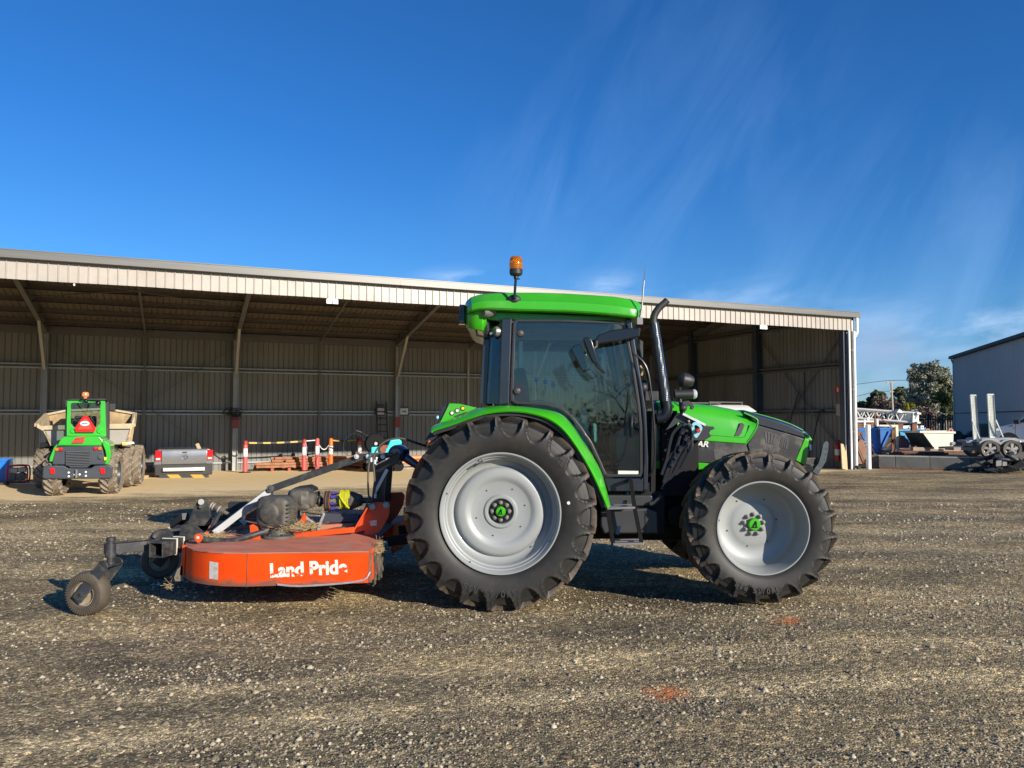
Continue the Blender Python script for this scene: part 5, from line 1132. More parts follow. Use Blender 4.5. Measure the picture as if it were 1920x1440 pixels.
# curved linkage plates at the front
CP = mat('linkage_plate', (.04, .05, .055), .4, var=.2, dirt=((.2, .2, .2), .15, 20))
for D in (7.05, 7.95):
    P = [(1548, 827), (1552, 828), (1554, 832), (1553, 845), (1549, 865), (1533, 892), (1523, 884), (1535, 868), (1540, 850), (1543.5, 832)]
    b = MB(); PP = WP(P, 7.05)
    b.prism([Vector((p.x, D, p.z)) for p in PP], (0, .03, 0)); lk = part(b, 'front_linkage_plate', CP, bevel=.003)
    for px, py in ((1550, 841.5), (1549, 851.5), (1547, 861)):
        p = W(px, py, 7.05); b = MB(); b.cyl((p.x, D-.002, p.z), (p.x, D+.005, p.z), .009, n=12); b.build('bolt_hole', BLACKM, lk)
b = MB(); b.bar((W(1485, 880, 7.05).x, 7.1, W(0, 886, 7.05).z), (W(1528, 886, 7.05).x, 7.1, W(0, 888, 7.05).z), .08, .1); part(b, 'front_linkage_arm', CHASS)
# ---- loader bracket on the near side
BRK = mat('bracket_dark', (.028, .028, .034), .38, coat=.2, var=.15)
b = MB(); b.plate([(1247, 808), (1270, 774), (1277.5, 775), (1326.5, 799), (1339, 800), (1340, 804.5), (1333, 806.5), (1330.5, 811), (1335, 817), (1321, 826), (1298, 826), (1296, 851), (1290, 851), (1288, 812), (1274, 790.6), (1262, 800)], 6.98, 7.02); brk = part(b, 'loader_bracket', BRK, bevel=.005)
b = MB(); b.bar(W(1279, 776, 6.95), W(1322, 797.5, 6.95), .05, .022); b.build('bracket_rail', GALV, brk, bevel=.003)
b = MB(); b.plate([(1275, 770), (1280, 753), (1290, 751), (1300, 757), (1302, 764), (1299, 768), (1295, 767), (1296, 762), (1291, 760), (1285, 768), (1284, 776)], 6.95, 6.99); b.sph(W(1280.6, 765, 6.93), .036); b.build('bracket_hook', BLACKM, brk, bevel=.003)
b = MB(); lc = W(1264, 740, 7.02); le = W(1299, 739, 7.02); b.cyl(lc, le, .042, n=24); lamp = part(b, 'work_lamp', BLACKM, bevel=.004)
b = MB(); b.lathe([(.044, 0), (.044, .02), (.03, .035), (0, .04)], le, (1, 0, 0), 24); b.build('lamp_lens', mat('lamp_lens', (.6, .62, .62), .1, metal=.4), lamp)
b = MB(); b.lathe([(0, -.03), (.045, -.025), (.066, .0), (.066, .05), (.045, .1), (0, .115)], W(1279, 712, 7.02), (.95, .1, -.15), 24); b.build('round_lamp', BLACKM, lamp); b = MB(); b.tube([W(1275, 722, 7.02), W(1275, 732, 7.02)], .012, 6); b.tube([W(1275, 748, 7.02), W(1278, 775, 7.02)], .016, 8); b.build('lamp_stem', BLACKM, lamp)
b = MB(); b.tube([W(1268, 728, 7), W(1262, 740, 7), W(1265, 754, 7), W(1274, 762, 7)], .004, 6, sub=4); b.build('lamp_wire', BLACKM, lamp)
b = MB(); b.ring(cr([tuple(v) for v in WP([(1296, 800), (1299, 793), (1305, 791), (1312, 794), (1317, 801), (1315.5, 808), (1308, 820), (1304, 821), (1300, 815), (1296, 807)], 6.9)], 2)[:-1], cr([tuple(v) for v in WP([(1302, 799), (1303, 797.5), (1306, 797.5), (1310, 800), (1312, 804), (1311, 808), (1307, 810), (1304, 809), (1303, 806), (1302, 802)], 6.9)], 2)[:-1], (0, .02, 0)); lv = part(b, 'locking_lever', mat('pale_blue_plastic', (.25, .55, .62), .35), bevel=.003)
b = MB(); b.cyl(W(1306, 807, 6.93), W(1310, 808, 6.84), .022, .018, n=16); b.build('lever_knob', RED, lv, bevel=.004)
b = MB(); b.cyl(W(1291, 796, 6.93), W(1298, 801, 6.9), .018); b.sph(W(1291, 790, 6.93), .014); b.build('coupler', STEEL, brk)
HB = mat('gloss_hose', (.02, .02, .022), .28, var=.3, coat=.3)
for i, pts in enumerate(([(1284, 800), (1276, 815), (1268, 840), (1258, 866), (1250, 885), (1244, 905)], [(1290, 812), (1284, 826), (1276, 845), (1262, 872), (1252, 895), (1240, 918)], [(1293, 822), (1290, 835), (1276, 860), (1264, 885), (1250, 905)], [(1278, 795), (1262, 812), (1256, 830), (1250, 860), (1240, 890)], [(1296, 815), (1296, 840), (1286, 860), (1276, 880)])):
    b = MB(); b.tube([W(x, y, 6.96+.02*(i % 3)) for x, y in pts], .017, 8, sub=4); part(b, 'hydraulic_hose', HB)
for px, py in ((1281, 806), (1288, 818), (1293, 826), (1277, 838), (1268, 852), (1262, 866)):
    b = MB(); b.cyl(W(px, py, 6.94), W(px-4, py+8, 6.94), .024, n=10); b.cyl(W(px+1, py-1, 6.94), W(px-.5, py+2, 6.94), .029, n=6); part(b, 'hose_fitting', HB)
b = MB(); b.bx(W(1232, 0, 7.1).x, W(1300, 0, 7.1).x, 7.08, 7.5, W(0, 930, 7.1).z, W(0, 800, 7.1).z); b.bx(W(1232, 0, 7.1).x, W(1262, 0, 7.1).x, 7.08, 7.5, W(0, 800, 7.1).z, W(0, 770, 7.1).z); part(b, 'bracket_frame', CHASS, bevel=.01)
# ---- steps and tank
TK = mat('tank_plastic', (.03, .032, .035), .42, var=.15)
b = MB(); b.plate([(1136, 928), (1222, 928), (1231, 942), (1230, 949), (1136, 951)], 6.93, 7.2); part(b, 'battery_box', TK, bevel=.015)
b = MB(); b.plate([(1125, 955), (1216, 953), (1234, 960), (1235, 1001), (1132, 1001), (1126, 985)], 6.9, 7.25); tk = part(b, 'fuel_tank', TK, bevel=.02)
b = MB(); b.plate([(1210, 958), (1212, 958), (1212, 1000), (1210, 1000)], 6.893, 6.91); b.cyl(W(1204, 996, 6.9), W(1204, 996, 6.87), .012, n=6); b.cyl(W(1148, 996, 6.9), W(1148, 996, 6.87), .012, n=6); b.build('tank_seam', BLACKM, tk)
b = MB(); b.tube([W(1218, 945, 6.9), W(1228, 942, 6.9), W(1240, 930, 6.9)], .02, 8); part(b, 'filler_pipe', TK)
b = MB(); b.bx(W(1122, 0, 7).x, W(1236, 0, 7).x, 6.97, 7.5, W(0, 1000, 7).z, W(0, 921, 7).z); part(b, 'side_frame', CHASS)
SR = mat('step_rail_gloss', (.006, .006, .007), .15, coat=.6, spec=.4)
for a, c in (((1138, 950), (1150, 1022)), ((1182, 898), (1190, 953)), ((1190, 953), (1203, 1019))):
    b = MB(); b.bar(W(*a, 6.72), W(*c, 6.72), .02, .035, up=(1, 0, 0)); part(b, 'step_rail', SR, bevel=.003)
b = MB(); b.bar(W(1176, 922, 6.95), W(1157, 1002, 6.9), .02, .035, up=(1, 0, 0)); part(b, 'step_rail', SR)
b = MB(); b.bar(W(1182, 900, 6.72), (W(1182, 900, 6.9).x, 6.92, W(0, 900, 6.9).z), .02, .03); part(b, 'step_bracket', SR)
for x0, x1, y in ((1138, 1190, 953), (1149, 1204, 1020)):
    for dy in (0, .1, .2):
        b = MB(); a, c = W(x0, y, 6.72), W(x1, y-1.5, 6.72); b.bar((a.x, 6.72+dy, a.z), (c.x, 6.72+dy, c.z), .05, .02); part(b, 'step_tread', mat('step_steel', (.35, .33, .33), .3, metal=.7), bevel=.003)
# ---- rear linkage
for yy in (7.2, 7.9): b = MB(); b.bar((rx-.1, yy, .62), (rx-1.05, yy-.02, .5), .05, .09); b.bar((rx-.1, yy, 1.3), (rx-.75, yy, 1.18), .05, .07); b.cyl((rx-.75, yy, 1.15), (rx-.75, yy, .55), .022); part(b, 'lift_arm', CHASS)
b = MB(); b.cyl((rx-.45, YC, .95), (rx-.62, YC, .95), .05, n=18); b.bx(rx-.5, rx-.3, 7.2, 7.9, .7, 1.3); part(b, 'pto_housing', CHASS)
TLM = mat('blue_black_gloss', (.03, .045, .08), .2, coat=.6)
b = MB(); b.cyl(W(790, 878, 7.45), W(756, 855, 7.45), .035, .045, n=16); b.lathe([(0, -.09), (.075, -.09), (.085, -.05), (.085, .05), (.075, .09), (0, .09)], W(748, 850, 7.45), (.25, 1, 0), 24); b.cyl(W(742, 850, 7.33), W(742, 850, 7.5), .05, n=20); tpl = part(b, 'top_link_cylinder', TLM, bevel=.004)
b = MB(); b.sph(W(749, 866, 7.36), .022, (1, 1, 1.3)); b.build('indicator_ball', STEEL, tpl)
# ============================================================ orange rotary mower
YM = 6.36
mroot = W(520, 1098, 6.9)
mw = thing('rotary_mower', (mroot.x, YC, 0), 'worn orange rotary mower with castor wheels behind the tractor', 'mower')
def mp_(mb, name, m, par=None, **k): return mb.build(name, m, par or mw, **k)
def X(px, D): return W(px, 786, D).x
ol = [(X(693, YM), YM), (X(468, YM), YM), (X(425, YM+.02), YM+.015), (X(395, 6.43), 6.43), (X(368, 6.52), 6.52), (X(354, 6.68), 6.68), (X(352, 6.9), 6.9), (X(368, 7.3), 7.3)]
olr = [(X(703, 6.5), 6.5), (X(716, 6.9), 6.9), (X(716, 7.2), 7.2)]
plan = ol+[(x, 2*YC-y) for x, y in reversed(ol)]+[(x, 2*YC-y) for x, y in olr]+[(x, y) for x, y in reversed(olr)]
ZT = .545; ZB = .262
def zt(x):
    """skirt top: low at the rounded end, a slight peak, falling to the front corner"""
    a, b_, c = X(468, YM), X(553, YM), X(695, YM)
    if x < a: return .535
    if x < b_: return .535+.033*(x-a)/(b_-a)
    return .568-.02*(x-b_)/(c-b_)
n = len(plan)
b = MB(); vs = []
for (x, y) in plan: vs.append((x, y, zt(x)))
cx_, cy_ = (X(520, 6.9), YC)
for (x, y) in plan: vs.append((cx_+(x-cx_)*.72, YC+(y-YC)*.62, .575+.012*math.sin(x*9)))
fs = [(i, (i+1) % n, n+(i+1) % n, n+i) for i in range(n)]+[tuple(range(n, 2*n))]
vs2 = [(x, y, z-.012) for x, y, z in vs]; fs2 = [tuple(reversed(f)) for f in fs]
b.add(vs, fs); b.add(vs2, fs2); deck = mp_(b, 'deck_top', ORTOP, smooth=30)
b = MB()
def sk(x, y, o=0):
    d = Vector((x-cx_, y-YC, 0)); d.normalize(); return (x-d.x*o, y-d.y*o)
O = [(x, y, ZB+(.03*sm(X(660, YM), X(694, YM), x) if y < YC else 0)) for x, y in plan]; T_ = [(x, y, zt(x)-.002) for x, y in plan]
I0 = [(*sk(x, y, .012), z) for x, y, z in O]; I1 = [(*sk(x, y, .012), z) for x, y, z in T_]
for i in range(n):
    j = (i+1) % n
    if i in (n-4,): continue
    b.add([O[i], O[j], T_[j], T_[i], I0[i], I0[j], I1[j], I1[i]], [(0, 1, 2, 3), (4, 7, 6, 5), (0, 4, 5, 1), (3, 2, 6, 7)])
skm, nt, bs_ = newmat('orange_skirt_worn'); tc = N(nt, 'ShaderNodeNewGeometry'); v = tc.outputs['Position']; sp = N(nt, 'ShaderNodeSeparateXYZ'); nt.links.new(v, sp.inputs[0])
n1 = noi(nt, v, 9, 8, .7); n2 = noi(nt, v, 3, 6, .6); mpn = N(nt, 'ShaderNodeMapping'); mpn.inputs['Scale'].default_value = (14, 14, 60); nt.links.new(v, mpn.inputs[0]); n3 = noi(nt, mpn.outputs[0], 1.0, 5, .6)
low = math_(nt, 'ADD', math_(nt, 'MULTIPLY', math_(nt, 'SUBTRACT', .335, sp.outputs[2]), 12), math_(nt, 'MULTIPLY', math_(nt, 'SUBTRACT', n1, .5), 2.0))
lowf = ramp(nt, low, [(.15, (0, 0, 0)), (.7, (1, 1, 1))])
c = ramp(nt, n2, [(.3, (.74, .055, .003)), (.7, (.84, .08, .004))])
c = mixc(nt, ramp(nt, n3, [(.68, (0, 0, 0)), (.74, (.85, .85, .85))]), c, (.12, .045, .03))
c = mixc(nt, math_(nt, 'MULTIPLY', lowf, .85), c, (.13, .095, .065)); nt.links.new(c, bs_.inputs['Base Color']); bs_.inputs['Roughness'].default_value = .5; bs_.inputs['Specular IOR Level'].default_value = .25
skirt = mp_(b, 'deck_skirt', skm, recalc=False, merge=.0005, smooth=40)
b = MB(); 
for i in (0, 1, 2, 3, 4): a, c_ = Vector((*plan[i], T_[i][2])), Vector((*plan[i+1], T_[i+1][2])); b.bar(a, c_, .016, .01)
mp_(b, 'deck_lip', ORTOP, skirt)
b = MB(); b.bar((plan[1][0], YM-.002, ZB+.0), (plan[1][0], YM-.002, ZT-.01), .006, .003, up=(0, 1, 0)); mp_(b, 'skirt_seam', RUST, skirt)
# sticker, skid and rub rail
STK = mat('weathered_sticker', (.6, .57, .52), .6, var=.2, vs=20, dirt=((.35, .3, .25), .45, 30))
b = MB(); P = WP([(389, 1057), (407.5, 1054), (410, 1086), (392, 1088.5)], 6.395); b.prism(P, (0, .01, 0)); 
d_ = Vector((ol[3][0]-ol[2][0], ol[3][1]-ol[2][1], 0)).normalized(); 
pa = Vector((ol[3][0]*.62+ol[2][0]*.38, ol[3][1]*.62+ol[2][1]*.38, 0)); b = MB(); nn = Vector((d_.y, -d_.x, 0)) * (-1 if d_.x > 0 else 1); nn = Vector((-abs(d_.y), -abs(d_.x), 0))
q0 = pa-d_*.045+nn*.003; q1 = pa+d_*.045+nn*.003; b.add([(q0.x, q0.y, .31), (q1.x, q1.y, .315), (q1.x, q1.y, .455), (q0.x, q0.y, .45), (q0.x, q0.y+.006, .31), (q1.x, q1.y+.006, .315), (q1.x, q1.y+.006, .455), (q0.x, q0.y+.006, .45)], [(0, 1, 2, 3), (4, 7, 6, 5)]); mp_(b, 'sticker', STK, skirt, recalc=False)
b = MB(); b.tube([W(520, 1096, YM-.01), W(560, 1099, YM-.01), W(640, 1094, YM-.01), W(682, 1087, YM-.01), W(694, 1072, YM)], .008, 6, sub=3); mp_(b, 'skid_rail', GALV)
b = MB(); b.prism([(X(694, YM), YM, .30), (X(700, YM), YM, .36), (X(700, YM), YM, .53), (X(693, YM), YM, .54)], (0, .01, 0)); mp_(b, 'front_edge', RUST)
LM, nt, bs_ = newmat('chipped_white_lettering'); g_ = N(nt, 'ShaderNodeNewGeometry'); nn_ = noi(nt, g_.outputs['Position'], 26, 5, .6); sp = N(nt, 'ShaderNodeSeparateXYZ'); nt.links.new(g_.outputs['Position'], sp.inputs[0])
w_ = math_(nt, 'ADD', nn_, math_(nt, 'MULTIPLY', math_(nt, 'SUBTRACT', .39, sp.outputs[2]), 1.5)); nt.links.new(mixc(nt, ramp(nt, w_, [(.56, (0, 0, 0)), (.6, (1, 1, 1))]), (.8, .74, .62), (.7, .08, .012)), bs_.inputs['Base Color']); bs_.inputs['Roughness'].default_value = .6
tx = text('Land Pride', .155, LM, skirt, W(578, 1067.5, YM-.003), (PI/2, 0, 0), 'side_lettering', ext=.001, off=.006, xs=.95); tx.rotation_euler = (PI/2, R(-3), 0)
# rubber / chain flap and grass at the front end
FL = mat('flap_dirty_rubber', (.05, .045, .04), .8, var=.4, dirt=((.2, .16, .1), .5, 12))
b = MB()
for k in range(16):
    y = 6.5+k*.03; x = X(705, 6.6)+.02*math.sin(k*2.1); b.box((x, y, .40-.02*(k % 3)), (.012, .028, .27), Matrix.Rotation(RNG.normal(0, .12), 3, 'Y'))
mp_(b, 'chain_guard', FL)
def straw(c, sx, sy, sz, n, name, par, seed=1):
    rg = np.random.default_rng(seed); b = MB()
    for _ in range(n):
        p = Vector(c)+Vector((rg.normal(0, sx), rg.normal(0, sy), abs(rg.normal(0, sz)))); d = Vector((rg.normal(0, 1), rg.normal(0, 1), rg.normal(0, .5))).normalized()*(.012+.03*rg.random()); w = d.cross(Vector((0, 0, 1))).normalized()*.0014
        b.add([p-d-w, p-d+w, p+d+w*.3+Vector((0, 0, .003)), p+d-w*.3], [(0, 1, 2, 3)])
    o = b.build(name, mat('dry_straw', (.42, .32, .16), .9, var=.35, vs=30), par, smooth=0, recalc=False); return o
# dry clippings lie on the deck: stuff on its own
st = MB()
o1 = straw(W(560, 990, 6.95), .09, .07, .022, 900, 'dry_clippings', None, 3); tag(o1, 'dry straw clippings heaped on the mower deck by the gearbox', 'clippings', kind='stuff')
o2 = straw(W(402, 1006, 6.95), .06, .05, .012, 350, 'dry_clippings', None, 4); tag(o2, 'dry straw clippings at the foot of the galvanised strut', 'clippings', kind='stuff')
o3 = straw(W(710, 1036, 6.6), .012, .05, .05, 200, 'dry_clippings', None, 5); tag(o3, 'dry straw caught in the chain guard beside the rear tyre', 'clippings', kind='stuff')
o4 = straw(W(316, 1100, 6.7)-Vector((0, 0, .02)), .012, .02, .03, 40, 'dry_clippings', None, 6); tag(o4, 'wisp of dry straw hanging from the rear corner plate', 'clippings', kind='stuff')
for D in (7.0, 8.1): b = MB(); b.bar(W(545, 1004.5, D), W(664, 993, D), .03, .05); mp_(b, 'deck_rib', ORANGE, bevel=.004)
# raised centre deck, darker hump
b = MB(); b.prism([(X(600, 7.4), 7.25, .56), (X(690, 7.4), 7.25, .56), (X(690, 7.4), 7.25, .66), (X(612, 7.4), 7.25, .64)], (0, .8, 0)); mp_(b, 'centre_deck', ORTOP, bevel=.01)
b = MB(); b.prism([(X(615, 7.5), 7.3, .65), (X(682, 7.5), 7.3, .66), (X(682, 7.5), 7.3, .73), (X(618, 7.5), 7.3, .745)], (0, .4, 0)); mp_(b, 'belt_cover', mat('cover_blue_grey', (.06, .06, .08), .5), bevel=.01)
# gearboxes
def rbox(c, d, r, m, name, par=None, rot=None, sg=4):
    b = MB(); b.box(c, d, rot); return mp_(b, name, m, par, bevel=r, segs=sg)
gc = W(520, 959, 6.98)
rot = Matrix.Rotation(R(-9), 3, 'Z')
gb = rbox(gc, (.31, .26, .285), .06, MOWGRY, 'gearbox', rot=rot)
f_ = rot @ Vector((0, -1, 0)); fc = gc+f_*.13+(rot @ Vector((-.015, 0, 0)))
b = MB(); b.lathe([(.092, -.005), (.092, .01), (.08, .02), (.068, .024), (.0, .026)], fc, f_, 32); mp_(b, 'bearing_cap', MOWGRY, gb)
b = MB()
for k in range(6): z = gc.z-.1+k*.035; p = gc+(rot @ Vector((.16, -.05, 0))); b.box((p.x, p.y, z), (.02, .16, .01), rot)
mp_(b, 'cooling_fin', MOWGRY, gb)
b = MB(); p = W(524, 1000, 6.98); b.lathe([(0, .14), (.075, .14), (.085, .08), (.1, .03), (.14, .02), (.15, .0), (0, .0)], (p.x, p.y, .57), (0, 0, 1), 28); mp_(b, 'gearbox_base', MOWGRY, gb)
b = MB()
for k in range(6): a = k*PI/3; b.cyl((p.x+.12*math.cos(a), p.y+.12*math.sin(a), .59), (p.x+.12*math.cos(a), p.y+.12*math.sin(a), .61), .013, n=6)
mp_(b, 'base_bolt', MOWBLK, gb)
g2 = W(563, 936, 7.35); gg = rbox(g2, (.2, .22, .2), .04, MOWGRY, 'centre_gearbox', rot=Matrix.Rotation(R(10), 3, 'Z'))
b = MB(); b.lathe([(.0, -.06), (.045, -.06), (.075, -.04), (.09, .02), (.105, .04), (.105, .08), (0, .08)], g2+Vector((.09, -.02, 0)), (-1, .1, 0), 24); mp_(b, 'input_housing', MOWGRY, gg)
b = MB()
for k in range(9):
    a = PI*.15+k*PI*.7/8; b.add([], [])
P = WP([(538, 931), (541, 921), (553, 914), (575, 911), (586, 916), (588, 922), (575, 917), (555, 921), (545, 930)], 7.5); b.prism(P, (0, .2, 0)); mp_(b, 'shaft_shield', BLACKM, gg, bevel=.006)
# driveline: bell, clutch discs, springs, cord
def C(px, py, D, r, w, name, m, par=None, n=28, prof=None):
    p = W(px, py, D); b = MB(); b.lathe(prof or [(0, -w/2), (r, -w/2), (r, w/2), (0, w/2)], p, (1, .02, .0), n); return mp_(b, name, m, par)
b = MB(); b.cyl(W(588, 940, 7.4), W(705, 938, 7.4), .028, n=16); ds = mp_(b, 'driveshaft', MOWBLK)
C(600, 940, 7.4, .05, .035, 'shaft_collar', MOWBLK, ds, prof=[(0, -.02), (.04, -.02), (.055, 0), (.04, .02), (0, .02)])
for i, px in enumerate((611.5, 614.5, 617.5, 620.5)): C(px, 939.5, 7.4, .098-.004*(i % 2), .009, 'clutch_disc', (MOWBLK, RUST)[i % 2], ds)
SPB = mat('spring_blue_violet', (.05, .05, .3), .5, var=.3)
for k in range(8):
    a = 2*PI*k/8+.2; p = W(623, 939.5, 7.4)+Vector((0, math.cos(a)*.072, math.sin(a)*.08)); b = MB(); b.cyl(p, p+Vector((.028, 0, 0)), .016, n=10); b.cyl(p+Vector((.028, 0, 0)), p+Vector((.06, 0, 0)), .006, n=6); mp_(b, 'clutch_spring', SPB, ds)
C(630, 939.5, 7.4, .05, .1, 'clutch_hub', mat('olive_metal', (.16, .15, .06), .5), ds)
b = MB(); b.lathe([(0, -.06), (.05, -.06), (.085, .03), (.09, .05), (0, .05)], W(667, 938, 7.4), (-1, 0, 0), 24); mp_(b, 'shaft_cone', FL, ds)
C(657, 938, 7.4, .088, .012, 'shaft_cone_flange', BLACKM, ds)
YC_ = mat('yellow_cord', (.5, .5, .015), .55)
cp = W(649, 937, 7.4); b = MB(); pts = []
for i in range(8*20+1):
    t = i/20; pts.append(cp+Vector((-.048+.098*t/8, math.cos(t*2*PI)*(.084+.004*math.sin(t*3)), math.sin(t*2*PI)*(.088+.003*math.sin(t*5)))))
b.tube(pts, .0062, 6)
b.tube([cp+Vector((-.05, -.08, .06)), cp+Vector((-.02, -.1, .01)), cp+Vector((.03, -.1, -.05)), cp+Vector((.045, -.08, -.07))], .008, 6, sub=3)
o = b.build('yellow_cord', YC_); tag(o, 'coil of bright yellow cord wound round the mower driveshaft', 'cord')
# link plates between gearboxes and hitch
for P, m_, D in (([(559, 981), (571, 961), (574, 974), (574, 981), (564, 979)], ORANGE, 7.1), ([(553, 986), (566, 984), (588, 992), (598, 1000), (578, 996)], FL, 7.05), ([(593, 997), (600, 975), (607, 961), (609, 965), (603, 980), (598, 997)], GALV, 7.1), ([(468, 985), (474, 983), (482, 988), (487, 1002), (488, 1014), (470, 1018)], ORANGE, 6.85), ([(574, 968), (590, 981), (592, 984), (572, 973)], GALV, 7.2)):
    b = MB(); b.plate(P, D, D+.015); mp_(b, 'bracket_plate', m_, bevel=.002)
# hitch uprights in orange
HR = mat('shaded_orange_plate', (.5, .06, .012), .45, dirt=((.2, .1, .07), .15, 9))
for k, D in enumerate((7.08, 8.02)):
    P = [Vector((p.x, D, p.z)) for p in WP([(690, 950), (700, 942), (726, 941), (732, 948), (729, 968), (716, 992), (702, 1006), (683, 1003), (683, 995), (660, 1000)], 7.08)]
    b = MB(); b.prism(P, (0, .02, 0)); up_ = mp_(b, 'hitch_plate', HR, bevel=.003)
    if k == 0:
        b = MB(); a, c_ = W(662, 998, 7.05), W(690, 951, 7.05); b.bar(a, c_, .06, .012, up=(1, 0, .5)); b.build('plate_flange', ORANGE, up_)
        b = MB(); b.plate([(693, 977), (706, 975), (707, 985), (695, 986)], 7.074, 7.08); b.build('sticker', STK, up_)
        for px, py in ((698, 950), (724, 947)):
            b = MB(); b.cyl(W(px, py, 7.1), W(px, py, 7.02), .02, n=16); b.cyl(W(px, py, 7.06), W(px, py, 7.045), .032, n=6); b.build('hitch_pin', STEEL, up_)
# black mast (A-frame)
for D in (7.32, 7.72):
    P = [Vector((p.x, D, p.z)) for p in WP([(697, 940), (704, 882), (706, 872), (727, 862), (734, 856), (745, 846), (752, 852), (748, 868), (725, 878), (721, 930), (722, 946), (694, 948)], 7.35)]
    b = MB(); b.prism(P, (0, .025, 0)); mast = mp_(b, 'mast_plate', mat('mast_black', (.012, .014, .02), .35, coat=.3, var=.2), bevel=.004)
b = MB(); P = WP([(664, 856), (668, 851), (735, 848), (738, 852), (706, 870), (700, 868), (684, 862), (666, 866)], 7.28); b.prism(P, (0, .02, 0)); tb = mp_(b, 'mast_link_plate', MOWBLK, bevel=.004)
for px, py in ((668.5, 856), (690.5, 856), (717.5, 856)):
    b = MB(); b.cyl(W(px, py, 7.285), W(px, py, 7.25), .022, n=16); b.cyl(W(px, py, 7.255), W(px, py, 7.24), .012, n=6); b.build('link_bolt', GALV, tb)
b = MB(); b.bar(W(674, 858, 7.3), W(507, 917, 7.3), .02, .065); mp_(b, 'top_brace', MOWBLK, bevel=.004)
b = MB(); b.bar(W(674, 858, 7.8), W(507, 917, 7.8), .02, .065); mp_(b, 'top_brace', MOWBLK, bevel=.004)
b = MB(); b.bar(W(504, 921, 7.25), W(401, 1000, 7.0), .03, .06); mp_(b, 'galvanised_strut', mat('galv_white', (.34, .345, .34), .45, metal=.2), bevel=.003)
b = MB(); b.bar(W(504, 921, 7.85), W(401, 1000, 7.85), .03, .06); mp_(b, 'galvanised_strut', mat('galv_white', (.34, .345, .34), .45, metal=.2), bevel=.003)
b = MB(); b.cyl(W(507, 916, 7.2), W(507, 916, 7.9), .034, n=20); b.cyl(W(507, 916, 7.2), W(507, 916, 7.185), .018, n=6); mp_(b, 'brace_joint', MOWBLK, bevel=.003)
b = MB(); b.bx(X(503, 7.3), X(512, 7.3), 7.3, 7.34, W(0, 935, 7.3).z, W(0, 918, 7.3).z); mp_(b, 'brace_lug', MOWBLK)
b = MB(); b.bar(W(702, 925, 7.28), W(726, 880, 7.3), .012, .03); mp_(b, 'mast_gusset', GALV)
# hoses at the mast
for pts in ([(692, 1000-60), (690, 905), (692, 870), (700, 858)], [(703, 918), (702, 890), (700, 866), (705, 845), (722, 828), (745, 822), (763, 824)], [(676, 985), (692, 950), (702, 920), (703, 900)], [(700, 852), (712, 850), (730, 852), (736, 853)], [(652, 989), (664, 985), (676, 975), (690, 945)], [(600, 997), (630, 990), (655, 988), (672, 978), (684, 955), (694, 930)]):
    b = MB(); b.tube([W(x, y, 7.18) for x, y in pts], .0085, 8, sub=5); mp_(b, 'hydraulic_hose', mat('hose_dusty', (.09, .08, .06), .6))
b = MB(); b.tube([W(763, 824, 7.18), W(785, 832, 7.2), W(805, 838, 7.3)], .011, 8, sub=3); mp_(b, 'hydraulic_hose', BLACKM)
for px, py in ((696, 862), (703, 866), (706, 861), (704, 930)):
    b = MB(); b.cyl(W(px, py-4, 7.18), W(px, py+4, 7.18), .014, n=8); mp_(b, 'hose_fitting', GALV)
# thick black hose across the deck with orange lug
b = MB(); b.tube([W(372, 1002, 6.75), W(384, 1011, 6.75), (W(410, 1014, 6.75)), W(440, 1013, 6.75), W(470, 1004, 6.78), W(500, 995, 6.85)], .024, 10, sub=5); mp_(b, 'shaft_guard_hose', HOSE)
b = MB(); b.cyl(W(494, 998, 6.84), W(502, 994, 6.86), .028, n=10); mp_(b, 'hose_fitting', MOWBLK)
b = MB(); b.plate([(364, 1010), (365, 1003), (371, 1000.5), (378, 1003), (380, 1009), (375, 1017), (370, 1018)], 6.72, 6.735); lg = mp_(b, 'deck_lug', ORANGE, bevel=.002)
b = MB(); b.cyl(W(371, 1008, 6.715), W(371, 1008, 6.73), .014, n=6); b.build('bolt', STEEL, lg)
b = MB(); b.plate([(383, 998), (391, 996), (390, 1002), (398, 1001), (393, 1008), (384, 1008)], 7.0, 7.02); mp_(b, 'deck_lug', ORANGE, bevel=.002)
b = MB(); b.tube([W(388, 1000, 7.3), W(420, 990, 7.3), W(450, 982, 7.3)], .015, 8); b.tube([W(395, 1004, 7.2), W(430, 1000, 7.2), W(455, 992, 7.2)], .012, 8); mp_(b, 'control_rod', MOWBLK)
# bellcrank plate and cylinder behind
b = MB(); b.plate([(350, 984), (364, 950), (371, 938), (378, 934), (386, 937), (392, 950), (396, 975), (394, 986), (385, 998), (372, 1000)], 7.5, 7.53); bc_ = mp_(b, 'lift_plate', MOWBLK, bevel=.003)
for px, py, r_ in ((377, 941, .028), (376, 950, .016)):
    b = MB(); b.cyl(W(px, py, 7.505), W(px, py, 7.47), r_, n=16); b.build('plate_pin', STEEL if r_ > .02 else BLACKM, bc_)
b = MB(); b.cyl(W(384, 940, 7.55), W(392, 947, 7.55), .03, n=14); b.cyl(W(391, 945, 7.55), W(420, 960, 7.55), .034, n=16); b.cyl(W(420, 960, 7.55), W(470, 985, 7.55), .018, n=10); cyl_ = mp_(b, 'lift_cylinder', MOWGRY)
for px, py in ((396, 948), (400, 950), (410, 955)): b = MB(); b.cyl(W(px, py, 7.55), W(px+2, py+1, 7.55), .0375, n=16); b.build('cylinder_band', mat('tan_band', (.4, .33, .24), .5), cyl_)
